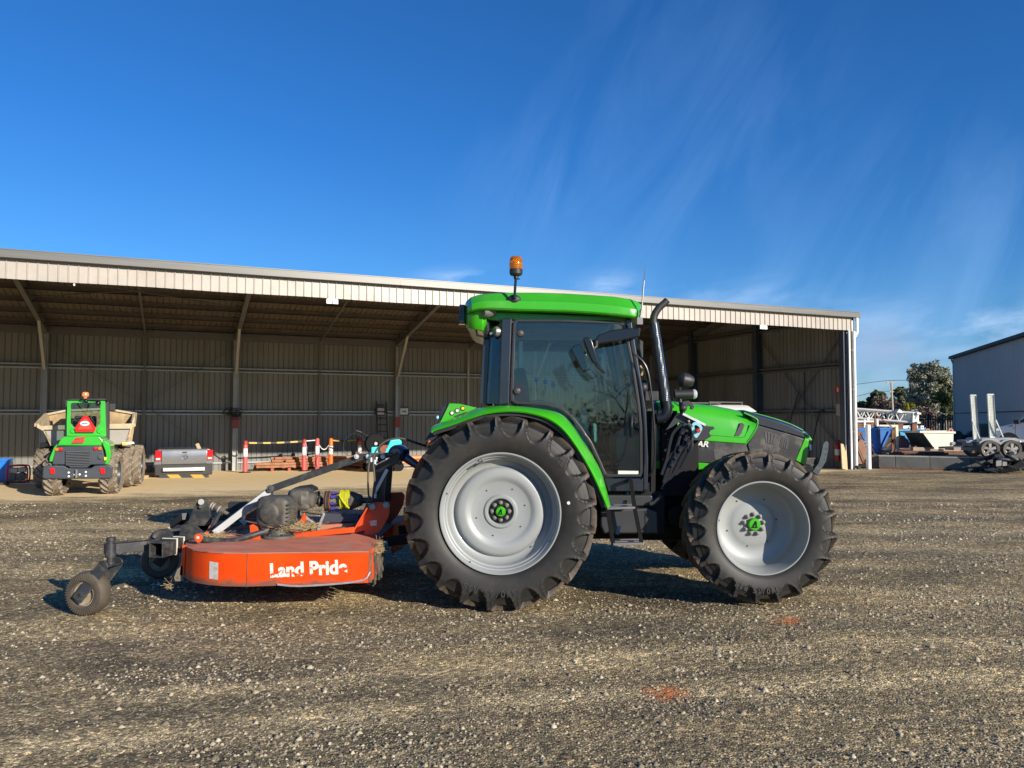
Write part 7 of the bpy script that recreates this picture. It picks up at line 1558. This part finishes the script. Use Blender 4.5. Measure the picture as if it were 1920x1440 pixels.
# cream frame
CF = mat('cream_frame_paint', (.72, .62, .4), .5, var=.1); D = 28.6; r = thing('steel_gantry', U(1670, D), 'cream painted steel gantry right of the blue hopper', 'gantry')
b = MB(); b.plate([(1679, 799), (1684.5, 799), (1685.5, 841), (1681, 841)], D, D+.2); b.build('upright', CF, r, bevel=.01)
b = MB(); b.plate([(1649, 796.5), (1684, 796.5), (1684, 801), (1649, 801)], D+.02, D+.18); b.build('top_rail', CF, r); b = MB(); b.plate([(1661, 842), (1687, 840.5), (1687, 843), (1661, 844)], D-.1, D+.6); b.build('foot_rail', CF, r)
b = MB(); b.bar(W(1673.5, 806, D-.3), W(1673.5, 851, D-.3), .06, .06, up=(0, 1, 0)); b.bar(W(1676, 805, D-.3), W(1680, 847, D-.3), .03, .04, up=(0, 1, 0)); b.bar(W(1662, 838, D-.3), W(1675, 825, D-.3), .06, .06); b.build('prop', RUST, r)
D = 28.9; b = MB(); b.plate([(1661, 838), (1668, 822), (1673, 820), (1678, 824), (1676, 842), (1662, 842)], D, D+.3); o = b.build('cream_drum', CF, bevel=.05); tag(o, 'cream steel drum section between the blue hopper and the cream upright', 'drum')
# rusty blue plate box
RB_ = mat('rusty_blue_box_paint', (.1, .11, .3), .6, var=.3, vs=3, dirt=((.3, .15, .09), .75, 1.6)); D = 29.0; r = thing('rusty_box', U(1695, D), 'rusty box with flaking blue paint left of the pale skip', 'box')
b = MB(); b.plate([(1687, 840), (1687, 819), (1692, 816), (1703, 824), (1705, 828), (1705, 840)], D, D+.9); b.build('box', RB_, r, bevel=.02)
b = MB(); b.plate([(1689, 817), (1697, 817), (1697, 820), (1689, 820)], D-.05, D+.6); b.build('lid', RUST, r)
# pale skip
SKW = mat('cream_skip_paint', (.7, .66, .53), .5, var=.1, dirt=((.3, .22, .13), .12, 5)); SKSH = mat('skip_side_shade', (.06, .065, .055), .6, var=.25)  # the sloping end's shade is put into its dark colour
D = 27.5
r = thing('skip_bin', U(1740, D), 'pale cream skip bin with a sloping end coloured dark as shade on timber bearers', 'skip bin')
F0 = WP([(1729, 809.5), (1788, 811), (1787, 836), (1750, 838)], D); L0 = WP([(1695, 809.5), (1709, 835.5)], D+2.2); R0 = [Vector((F0[1].x+1.2, D+2.4, F0[1].z)), Vector((F0[2].x+1.2, D+2.4, F0[2].z))]
b = MB(); b.add([F0[0], F0[1], F0[2], F0[3], F0[0]+Vector((0, .04, 0)), F0[1]+Vector((0, .04, 0)), F0[2]+Vector((0, .04, 0)), F0[3]+Vector((0, .04, 0))], [(0, 1, 2, 3), (4, 7, 6, 5), (0, 4, 5, 1), (1, 5, 6, 2)]); b.build('front_panel', SKW, r)
b = MB(); b.add([F0[0], F0[3], L0[1], L0[0]]+[v+Vector((.03, .03, 0)) for v in (F0[0], F0[3], L0[1], L0[0])], [(0, 1, 2, 3), (4, 7, 6, 5), (0, 3, 7, 4)]); b.build('sloping_end', SKSH, r)
b = MB(); b.add([F0[1], F0[2], R0[1], R0[0]], [(0, 1, 2, 3)]); b.add([L0[0], L0[1], R0[1], R0[0]], [(0, 1, 2, 3)]); b.add([F0[3], F0[2], R0[1], L0[1]], [(0, 1, 2, 3)]); b.build('rear_panel', SKW, r, recalc=False)
b = MB(); b.bar(F0[0]-Vector((.1, 0, 0)), F0[1]+Vector((.05, 0, 0)), .08, .07); b.bar(F0[0], L0[0], .08, .07); b.bar(F0[1], R0[0], .08, .07); b.bar(L0[0], R0[0], .08, .07); b.build('rim', SKW, r)
for px, py in ((1740, 808), (1783, 807.5)):
    c = W(px, py, D); b = MB(); b.ring([c+Vector((.09*math.cos(t), 0, .09*math.sin(t))) for t in np.linspace(0, 6.28, 13)[:-1]], [c+Vector((.04*math.cos(t), 0, .04*math.sin(t))) for t in np.linspace(0, 6.28, 13)[:-1]], (0, .05, 0)); b.build('lifting_eye', mat('salmon_rust', (.45, .17, .1), .6), r)
b = MB(); b.cyl(W(1788, 831, D-.02), W(1788, 831, D-.08), .06, n=16); b.build('lug', SKW, r)
b = MB(); b.bar(W(1755, 838, D), W(1755, 842, D), .15, .05, up=(0, 1, 0)); b.bar(W(1780, 838, D), W(1780, 842, D), .15, .05, up=(0, 1, 0)); b.build('foot', SKW, r)
zf = F0[3].z
for k, (px, dd) in enumerate(((1735, .3), (1762, .5), (1745, 1.5))):
    a = W(px, 0, D+dd).x; b = MB(); b.bx(a-.9, a+.9, D+dd-.1, D+dd+.1, UZ, zf-.02); o = b.build('timber_bearer', WOODD if k else mat('grey_weathered_wood', (.32, .26, .2), .8), bevel=.01); tag(o, ('front left timber bearer under the pale skip', 'front right timber bearer under the pale skip', 'rear timber bearer under the pale skip')[k], 'timber', 'timbers under the skip')
# blue skip behind it with white lugs
D = 31.5; r = thing('blue_skip', U(1710, D), 'light blue skip rim showing behind the pale cream skip', 'skip bin')
b = MB(); b.prism(WP([(1686, 807), (1734, 804), (1731, 828), (1692, 830)], D), (0, 1.4, 0)); b.build('shell', mat('light_blue_paint', (.04, .3, .55), .45), r, bevel=.02)
b = MB(); b.bar(W(1684, 807, D-.05), W(1735, 804, D-.05), .08, .07); b.build('rim', mat('light_blue_paint', (.04, .3, .55), .45), r)
b = MB(); b.ring(WP([(1726.5, 798), (1732, 798), (1732, 805), (1726.5, 805)], D-.1), WP([(1728, 800), (1730.5, 800), (1730.5, 803), (1728, 803)], D-.1), (0, .1, 0)); b.build('white_lug', WB, r)
D = 33.5; r = thing('white_beam', U(1700, D), 'white steel beam lying above the light blue skip', 'beam'); b = MB(); b.bar(W(1684, 801, D), W(1718, 800, D), .3, .12); b.bx(W(1690, 0, D).x, W(1692, 0, D).x, D-.1, D+.1, UZ, W(0, 802, D).z); b.bx(W(1712, 0, D).x, W(1714, 0, D).x, D-.1, D+.1, UZ, W(0, 802, D).z); b.prism(WP([(1704, 803), (1708, 798), (1713, 803)], D-.2), (0, .3, 0)); b.build('flange', WB, r)
# long timbers / scrap on the ground between skip and blocks
for k in range(9):
    x0 = 1665+RNG.random()*60; D = 26.3+RNG.random()*1.0; a = U(x0, D, UZ+.05+.02*(k % 3)); ln = 1.2+RNG.random()*1.3; an = R(-22+RNG.normal(0, 7)); b = MB(); b.bar(a, a+Vector((math.cos(an)*ln, math.sin(an)*ln*.5, 0)), .1, .07)
    o = b.build('loose_timber', (WOODD, mat('grey_weathered_wood', (.32, .26, .2), .8), RUST)[k % 3]); tag(o, ('dark', 'grey weathered', 'rust-brown')[k % 3]+' loose timber lying between the skip and the concrete blocks', 'timber', 'loose timbers behind the concrete blocks')
# trailer
ALU = mat('ramp_mesh_white', (.74, .76, .68), .45, var=.06); TRF = mat('trailer_galv', (.3, .31, .31), .45, metal=.4, var=.2)
PHT = R(-8); r = thing('trailer', U(1872, 24.3), 'grey tandem trailer with two upright white mesh ramps', 'trailer', rz=PHT); W = frame(r.location, PHT); D = 0.0; tz = 0.0
def WP(pts, D): return [W(x, y, D) for x, y in pts]
for px, xo in ((1825, 0), (1858, 0)):
    w = 5.5
    P = [(px-w, 740), (px+w, 740), (px+w+6.5, 824), (px-w+6.5, 825)] if px < 1840 else [(px-6.5, 738.5), (px+5.5, 738.5), (px+11, 820.5), (px-1.5, 821)]
    Dr = D+.3 if px < 1840 else D+.1
    b = MB(); q4 = WP(P, Dr); ctr4 = sum(q4, Vector())/4
    b.ring(q4, [p.lerp(ctr4, .0)+(ctr4-p).normalized()*.03 for p in q4], (0, .07, 0)); rmp = b.build('ramp', ALU, r)
    b = MB()
    for k in range(1, 30):
        t = k/30; a = q4[0].lerp(q4[3], t); c = q4[1].lerp(q4[2], t); b.bar(a+Vector((0, .03, 0)), c+Vector((0, .03, 0)), .02, .012)
    for s_ in (.2, .4, .6, .8): b.bar(q4[0].lerp(q4[1], s_)+Vector((0, .04, 0)), q4[3].lerp(q4[2], s_)+Vector((0, .04, 0)), .016, .02, up=(0, 1, 0))
    b.build('ramp_mesh', ALU, rmp)
    b = MB(); b.prism([p+Vector((0, .05, 0)) for p in q4], (0, .008, 0)); b.build('ramp_sheet', ALU, rmp)
b = MB(); b.bar(W(1822, 786, D), W(1837, 822, D), .03, .03); b.bar(W(1867, 787, D), W(1881, 820, D), .03, .03); b.build('ramp_brace', GALV, r)
b = MB(); b.plate([(1841, 822), (1905, 821), (1912, 824), (1945, 825), (1945, 829), (1838, 831), (1836, 829)], D, D+1.1); b.build('deck', TRF, r, bevel=.01)
b = MB(); b.plate([(1811, 826), (1824, 825), (1826, 837), (1822, 837), (1821, 830), (1812, 830)], D+.2, D+.9); b.build('rear_leg', TRF, r, bevel=.01)
b = MB(); b.plate([(1836, 829), (1843, 824.5), (1868, 824), (1876, 829), (1883, 824.5), (1900, 823.5), (1912, 831), (1908, 834), (1898, 829), (1886, 829), (1877, 835), (1868, 829), (1846, 829), (1838, 836)], D-.12, D+.1); b.build('mudguard', TRF, r, bevel=.01)
b = MB(); b.sph(W(1912, 828, D-.1), .04); b.build('marker_light', WHITE, r)
for px in (1852, 1893):
    for yy in (D-.1, D+1.05):
        c = W(px, 843.5, D); c = Vector((c.x, yy, tz+.29)); b = MB(); b.lathe([(.2, -.09), (.27, -.1), (.29, -.06), (.29, .06), (.27, .1), (.2, .09)], c, (0, 1, 0), 32, closed=True); wh = b.build('wheel', TYRES, r)
        b = MB(); b.lathe([(.2, -.09), (.195, -.05), (.17, -.04)], c, (0, 1, 0), 32)
        for k in range(5):
            a = 2*PI*k/5+.3; d = Vector((math.cos(a), 0, math.sin(a))); e_ = Vector((-d.z, 0, d.x)); b.prism([c+d*.03-e_*.03+Vector((0, -.075, 0)), c+d*.18-e_*.045+Vector((0, -.07, 0)), c+d*.18+e_*.045+Vector((0, -.07, 0)), c+d*.03+e_*.03+Vector((0, -.075, 0))], (0, .03, 0))
        b.cyl(c+Vector((0, -.08, 0)), c+Vector((0, -.04, 0)), .05, n=16); b.build('alloy_rim', STEEL, wh)
b = MB(); b.plate([(1903, 832), (1912, 834), (1912, 850), (1905, 848)], D+.1, D+.15); b.build('mud_flap', mat('cream_flap', (.55, .5, .38), .6), r)
W, WP = W_world, WP_world; D = 24.3
b = MB(); b.bar(W(1780, 841, D+.6), W(1838, 841, D+.6), .5, .1); o = b.build('long_plank', mat('grey_weathered_wood', (.32, .26, .2), .8)); tag(o, 'long pale plank lying flat behind the trailer wheels', 'plank')
o.location.z = UZ+.02 if False else o.location.z
# white ute
PHU = R(-48); r = thing('white_ute', U(1895, 29.5), 'white ute parked behind the trailer, its bonnet and mirror showing', 'ute', rz=PHU); W = frame(r.location, PHU); D = 0.0
def WP(pts, D): return [W(x, y, D) for x, y in pts]
UW = mat('white_ute_paint', (.75, .76, .78), .3, coat=.5, var=.03)
def pxu(px, py): return W(px, py, D)
prof_ = [(1872, 826), (1866, 820), (1867, 808), (1872, 800), (1895, 795), (1904, 792), (1922, 779), (1975, 777), (1990, 792), (2060, 793), (2060, 822), (2040, 826)]
bot = [(2026, 826), (2022, 815), (2012, 811), (2002, 815), (1998, 826), (1905, 826), (1902, 817), (1892, 812), (1881, 817), (1878, 826)]
b = MB(); b.prism(WP(prof_+bot, D), (0, 1.8, 0)); bd_ = b.build('body', UW, r, bevel=.04, segs=3)
b = MB(); b.plate([(1909, 792), (1923, 781.5), (1943, 781), (1943, 793)], D-.006, D+.02); b.build('side_window', BLACKP, bd_); b = MB(); b.plate([(1946, 781), (1972, 780), (1984, 793), (1946, 793)], D-.006, D+.02); b.build('side_window', BLACKP, bd_)
b = MB(); b.box(W(1906.5, 791, D-.12), (.2, .14, .16)); b.build('wing_mirror', BLACKM, bd_, bevel=.03)
b = MB(); b.plate([(1891, 798), (1899, 797.5), (1899, 799.5), (1891, 800)], D-.004, D+.01); b.plate([(1899, 802), (1902, 802), (1902, 803.5), (1899, 803.5)], D-.004, D+.01); b.build('door_badge', mat('badge_grey', (.2, .22, .28), .4), bd_)
b = MB(); b.plate([(1867, 806), (1871, 801), (1875, 802), (1872, 808)], D-.01, D+.1); b.build('headlight', CHROME, bd_)
b = MB(); b.plate([(1903.5, 794), (1904.3, 794), (1904.3, 822), (1903.5, 822)], D-.003, D+.01); b.build('door_gap', BLACKM, bd_)
for px in (1891.5, 2011):
    for yy in (D+.1, D+1.7):
        c = W(px, 826, D); c = Vector((c.x, yy, .37)); b = MB(); b.lathe([(.22, -.11), (.34, -.12), (.37, -.08), (.37, .08), (.34, .12), (.22, .11)], c, (0, 1, 0), 32, closed=True); wh = b.build('wheel', TYRES, r); b = MB(); b.lathe([(.22, -.1), (.2, -.05), (.05, -.06), (0, -.08)], c, (0, 1, 0), 24); b.build('rim', STEEL, wh)
W, WP = W_world, WP_world
# black vehicle nose / bins in shade behind the trailer
D = 36; r = thing('dark_bin', U(1845, D), 'dark wheelie bin with a green lid between the two trailer ramps', 'bin')
b = MB(); b.prism(WP([(1839, 823), (1838, 800), (1856, 799), (1855, 823)], D), (0, .6, 0)); b.build('body', mat('grey_bin', (.09, .1, .1), .5), r, bevel=.03)
b = MB(); b.prism(WP([(1836.5, 800), (1838, 795), (1856, 794), (1857, 800)], D-.05), (0, .7, 0)); b.build('lid', mat('bin_green', (.02, .16, .09), .5), r, bevel=.02)
D = 42; r = thing('parked_car', U(1805, D), 'low dark car in the shade at the foot of the blue-grey warehouse', 'car')
b = MB(); b.prism(WP([(1789, 829), (1789, 822), (1797, 819), (1805, 815), (1818, 815), (1826, 820), (1832, 822), (1832, 830)], D), (0, 1.7, 0)); b.build('body', mat('dark_blue_car', (.01, .015, .04), .3, coat=.4), r, bevel=.08)
for px in (1796, 1825): b = MB(); c = W(px, 829, D); b.cyl((c.x, D-.02, UZ+.3), (c.x, D+.2, UZ+.3), .3, n=20); b.build('wheel', TYRES, r)
# black rubbish heap at the right
r = thing('scrap_heap', U(1890, 23.4, 0), 'heap of black scrap and sheeting at the end of the concrete blocks', 'scrap heap')
r.location.z = 0; OW[r.name] = Vector(r.location)
hm = MB(); c0 = W(1900, 870, 23.2)
for k in range(46):
    p = Vector((c0.x+RNG.normal(0.1, .42), 23.2+RNG.random()*.9, .04+abs(RNG.normal(0, .2)))); d = (.1+RNG.random()*.45, .05+RNG.random()*.3, .03+RNG.random()*.12)
    hm.box(p, d, Matrix.Rotation(RNG.normal(0, .5), 3, 'Y') @ Matrix.Rotation(RNG.random()*3, 3, 'Z'))
hm.build('scrap', BLACKM, r, bevel=.01)
b = MB(); b.sph((c0.x-.1, 23.3, .42), .3, (1, .8, .22)); b.build('sheeting', mat('grey_sheeting', (.2, .21, .23), .25), r)
b = MB(); b.plate([(1868, 864), (1878, 863), (1878, 873), (1868, 874)], 23.0, 23.03); b.plate([(1880, 866), (1888, 866), (1888, 873), (1880, 874)], 23.0, 23.03); b.build('panel', mat('grey_panel', (.16, .16, .15), .6), r)
b = MB()
for k in range(10): a = W(1868+5.5*k, 876, 22.9); b.tube([a, a+Vector((.04, 0, -.04)), a+Vector((.08, -.02, -.12))], .012, 5)
b.build('cable', BLACKM, r)
# ---- blue-grey warehouse (long wall facing left, in its own shade)
WA = Vector((26.45, 46, 0)); WBk = Vector((22.35, 33.1, 0)); HW_ = 5.32
wdir = (WBk-WA).normalized(); Lw = (WBk-WA).length; wn = Vector((-wdir.y, wdir.x, 0)); wn = wn if wn.x > 0 else -wn
r = thing('warehouse', WA+Vector((0, 0, 0)), 'blue-grey corrugated warehouse filling the right edge beyond the trailer', 'warehouse')
WM = mat('blue_grey_cladding', (.47, .43, .40), .45, var=.05, vs=.5)
def wall_r(a, dr, ln, z0_, fz, outn, name, m, pitch=.2):
    xs = []; x = 0
    while x < ln-.05:
        for dx, d in ((0, 0), (.012, .028), (.03, .028), (.042, 0)): xs.append((min(x+dx, ln), d))
        x += pitch
    xs.append((ln, 0)); n = len(xs); b = MB()
    b.add([a+dr*x+outn*d+Vector((0, 0, z0_)) for x, d in xs]+[a+dr*x+outn*d+Vector((0, 0, fz(x))) for x, d in xs], [(i, i+1, n+i+1, n+i) for i in range(n-1)]); return b.build(name, m, r, smooth=0, recalc=False)
wall_r(WA, wdir, Lw, .2, lambda x: HW_, -wn, 'wall', WM)
wall_r(WA, wn, 14, .2, lambda x: HW_+(.14*x if x < 7 else .14*(14-x)), -wdir, 'wall', WM)
wall_r(WBk, wn, 14, .0, lambda x: HW_+(.14*x if x < 7 else .14*(14-x)), wdir, 'wall', WM)
TRM = mat('dark_navy_trim', (.008, .013, .025), .6, spec=.2)
b = MB(); b.bar(WA-wn*.12-wdir*.15+Vector((0, 0, HW_+.0)), WBk-wn*.12+wdir*.15+Vector((0, 0, HW_)), .2, .16); b.build('gutter', TRM, r)
b = MB(); b.bar(WA-wn*.05+Vector((0, 0, 1.98)), WBk-wn*.05+Vector((0, 0, 1.98)), .03, .04); b.build('seam', TRM, r)
b = MB(); b.tube([WA-wn*.1+Vector((0, 0, HW_-.1)), WA-wn*.02+wdir*.1+Vector((0, 0, HW_-.4)), WA-wn*.06+wdir*.1+Vector((0, 0, .4))], .05, 8); b.build('downpipe', WM, r)
b = MB(); rf = [(-.2, HW_-.02), (7, HW_+.98), (14.2, HW_-.02)]
for i in (0, 1):
    p0, p1 = rf[i], rf[i+1]; q4 = [WA-wdir*.2+wn*p0[0]+Vector((0, 0, p0[1]+.06)), WBk+wdir*.2+wn*p0[0]+Vector((0, 0, p0[1]+.06)), WBk+wdir*.2+wn*p1[0]+Vector((0, 0, p1[1]+.06)), WA-wdir*.2+wn*p1[0]+Vector((0, 0, p1[1]+.06))]; b.prism(q4, (0, 0, .05))
b.build('roof', WM, r)
# ---- palisade fence
FN = mat('black_fence', (.012, .014, .02), .5)
r = thing('palisade_fence', U(1755, 50), 'black palisade fence in front of the big gum tree', 'fence')
D = 50; zt_ = W(0, 779, D).z; x0, x1 = W(1590, 0, D).x, W(1800, 0, D).x; n = int((x1-x0)/.16)
pk = MB()
for k in range(n): x = x0+k*.16; pk.bx(x-.028, x+.028, D-.02, D+.02, UZ+.05, zt_-.0); pk.add([(x-.028, D, zt_), (x+.028, D, zt_), (x, D, zt_+.12)], [(0, 1, 2)])
pr = pk.build('pickets', FN, r); pr['kind'] = 'stuff'
b = MB(); b.bx(x0, x1, D+.02, D+.06, zt_-.3, zt_-.24); b.bx(x0, x1, D+.02, D+.06, UZ+.35, UZ+.41); b.build('rail', FN, r)
for k in range(9): x = x0+k*(x1-x0)/8; b = MB(); b.bx(x-.06, x+.06, D, D+.12, UZ, zt_+.1); b.build('fence_post', FN, r)
hx = MB(); rg = np.random.default_rng(11)
def leafcloud(mb, c, rad, n, ls, rg, shell=.5, flat=1, mi=0, zmin=None):
    c = Vector(c)
    for _ in range(n):
        v = Vector(rg.normal(0, 1, 3)); v.normalize(); rr = (shell+(1-shell)*rg.random()**.6); p = c+Vector((v.x*rad[0]*rr, v.y*rad[1]*rr, v.z*rad[2]*rr))
        if zmin is not None and p.z < zmin: continue
        a = Vector(rg.normal(0, 1, 3)).normalized()*ls*(.6+.8*rg.random()); b_ = a.cross(Vector(rg.normal(0, 1, 3))).normalized()*a.length*.55
        mb.add([p-a, p-b_, p+a, p+b_], [(0, 1, 2, 3)], mi)
def leafmat(name, col, var=.5):
    m, nt, b = newmat(name); tc = N(nt, 'ShaderNodeTexCoord'); oi = noi(nt, tc.outputs['Object'], 1.4, 4, .6)
    nt.links.new(ramp(nt, oi, [(.3, tuple(c*(1-var) for c in col)), (.7, tuple(c*(1+var) for c in col))]), b.inputs['Base Color']); b.inputs['Roughness'].default_value = .6; b.inputs['Specular IOR Level'].default_value = .3; return m
def tree(px, base_py, top_py, wpx, D, name, lab, leafc, clumps, n, ls, seed, zb=UZ, low=.25, bark=(.25, .2, .16), trunk_r=.012, sub=7):
    rg = np.random.default_rng(seed); s = D/F; c = U(px, D, zb); H = W(0, top_py, D).z-zb; wr = wpx*s
    r = thing(name, c, lab, 'tree', 'trees behind the yard')
    tb = MB(); cents = []
    tb.tube([c, c+Vector((0, 0, H*.25)), c+Vector((H*.03, 0, H*.5)), c+Vector((H*.02, 0, H*.8))], [H*trunk_r*1.6, H*trunk_r*.4], 8, sub=2)
    for k in range(clumps):
        a = 2*PI*k/clumps*1.618*2; h = low+(1-low)*rg.random()**.8; prof = math.sin(PI*min(1, max(.08, (h-low*.6)/(1-low*.6)*.92)))**.6
        q = c+Vector((math.cos(a)*wr*prof*(.3+.55*rg.random()), math.sin(a)*wr*.8*prof*(.3+.55*rg.random()), H*h*.93)); cents.append(q)
        st_ = c+Vector((H*.02, 0, H*(.15+.45*h*.6))); mid = st_.lerp(q, .5)+Vector((0, 0, H*.04)); tb.tube([st_, mid, q], [H*trunk_r*.55, H*trunk_r*.12], 5, sub=2)
    tb.build('trunk', mat('bark_'+name, bark, .9, var=.3), r)
    cb_ = MB()
    for q in cents:
        rr = wr*(.24+.16*rg.random()); leafcloud(cb_, q, (rr, rr, rr*.7), n//clumps, ls, rg, .35, zmin=zb+.3)
        for _ in range(3):
            v = Vector(rg.normal(0, 1, 3)).normalized()*rr; leafcloud(cb_, q+v, (rr*.45, rr*.45, rr*.35), n//clumps//4, ls, rg, .2, zmin=zb+.3)
    o = cb_.build('crown', leafc, r, smooth=0, recalc=False); return r
GUM = leafmat('gum_leaves', (.26, .265, .185)); DKL = leafmat('dark_conifer_leaves', (.055, .08, .03)); OLV = leafmat('olive_leaves', (.13, .14, .07)); YEL = leafmat('yellow_wattle_leaves', (.3, .26, .03)); RBR = leafmat('reddish_twigs', (.2, .14, .1))
tree(1744, 822, 682, 47, 95, 'gum_tree', 'large rounded grey-green gum tree beside the warehouse', GUM, 44, 17000, .13, 1, low=.3, bark=(.4, .36, .32))
tree(1773, 822, 705, 26, 88, 'dark_tree', 'dark green tree tucked between the gum tree and the warehouse', leafmat('deep_green_leaves', (.07, .09, .03)), 20, 6000, .14, 8, low=.2)
tree(1646, 822, 728, 24, 110, 'conifer_tree', 'dark pointed evergreen tree left of the power pole', DKL, 22, 6500, .16, 2, low=.2)
tree(1620, 822, 752, 20, 112, 'low_tree', 'low dark evergreen at the left end of the tree line', DKL, 14, 3500, .16, 12, low=.1)
tree(1690, 822, 727, 30, 105, 'olive_tree', 'olive grey-green tree behind the power pole', OLV, 26, 8000, .15, 3, low=.2)
tree(1705, 822, 755, 17, 80, 'wattle_tree', 'yellow-green flowering wattle in front of the olive tree', YEL, 12, 2600, .1, 4, low=.15)
tree(1660, 822, 747, 34, 92, 'bare_tree', 'reddish-brown leafless scrub tree left of the power pole', RBR, 22, 5200, .1, 5, low=.15)
tree(1738, 822, 765, 24, 78, 'scrub_tree', 'brownish bare scrub under the gum tree, behind the fence', RBR, 16, 3200, .09, 6, low=.1)
tree(1600, 822, 741, 7, 100, 'gum_sapling', 'thin tree tip showing just right of the shed downpipe', OLV, 6, 500, .13, 7, low=.5)
hx = MB(); rg = np.random.default_rng(21)
for k in range(70):
    x = 22+rg.random()*80; y = 118+rg.random()*12; leafcloud(hx, (x, y, UZ+1.5), (3, 2, 2.6+rg.random()*1.2), 130, .25, rg, .4, zmin=.1)
o = hx.build('distant_wood', OLV, smooth=0, recalc=False); tag(o, 'low dark wood along the horizon behind the yard', 'wood', kind='stuff')
# trees behind the photographer, seen only as the reflection in the cab glass
def bare(c, H, seed, lab):
    rg = np.random.default_rng(seed); r = thing('bare_tree', c, lab, 'tree'); b = MB()
    def br(p, d, L_, r_, n):
        q = p+d*L_; b.tube([p, p.lerp(q, .5)+Vector(rg.normal(0, .03*L_, 3)), q], [r_, r_*.55], 5)
        if n:
            for _ in range(3 if n > 2 else 4):
                e = (d+Vector((rg.normal(0, .55), rg.normal(0, .55), rg.normal(.1, .3)))).normalized(); br(q, e, L_*(.62+.2*rg.random()), r_*.5, n-1)
    br(Vector(c), Vector((0, 0, 1)), H*.27, H*.022, 5); b.build('trunk', mat('bare_bark', (.06, .05, .04), .9), r)
bare((10.6, -58, 0), 8.0, 5, 'bare winter tree mirrored in the tractor door glass')
bare((14.5, -66, 0), 7.0, 9, 'smaller bare tree mirrored at the edge of the tractor door glass')
hx = MB(); rg = np.random.default_rng(31)
for k in range(46):
    x = -30+k*2.0+rg.normal(0, .6); leafcloud(hx, (x, -70+rg.random()*5, 1.2), (1.8, 1.5, 1.3+.8*rg.random()), 120, .22, rg, .4, zmin=.05)
o = hx.build('distant_wood', DKL, smooth=0, recalc=False); tag(o, 'dark hedge line mirrored in the tractor door glass', 'wood', kind='stuff')
# ---- power pole and wires
D = 70; p = U(1678, D); top = W(1671, 716, D); r = thing('power_pole', U(1675.5, D), 'timber power pole with two wires rising over the trees', 'power pole')
b = MB(); b.cyl(U(1675.5, D), top, .1, .075, n=10); b.build('pole', mat('pole_wood', (.42, .36, .27), .8), r)
b = MB(); b.bar(top+Vector((-.45, 0, -.1)), top+Vector((.35, 0, -.05)), .07, .07); b.bar(top+Vector((-.2, 0, -.9)), top+Vector((.2, 0, -.9)), .1, .1)
for dx in (-.4, .3): b.cyl(top+Vector((dx, 0, -.05)), top+Vector((dx, 0, .15)), .04, n=8)
b.build('crossarm', mat('pole_wood', (.42, .36, .27), .8), r)
b = MB(); b.tube([W(1500, 730, D+2), W(1597, 721.5, D), top+Vector((-.4, 0, .12)), W(1720, 711, D-2), W(1900, 690, D-8)], .022, 5, sub=4); b.build('wire', BLACKM, r)
b = MB(); b.tube([W(1500, 762, D+2), W(1597, 745, D), top+Vector((-.2, 0, -.85)), W(1760, 752, D+12)], .02, 5, sub=4); b.build('wire', BLACKM, r)
# ------------------------------------------------------------ tidy duplicate checks
for o_ in list(bpy.data.objects):
    if o_.type == 'MESH' and len(o_.data.polygons) == 0: bpy.data.objects.remove(o_)
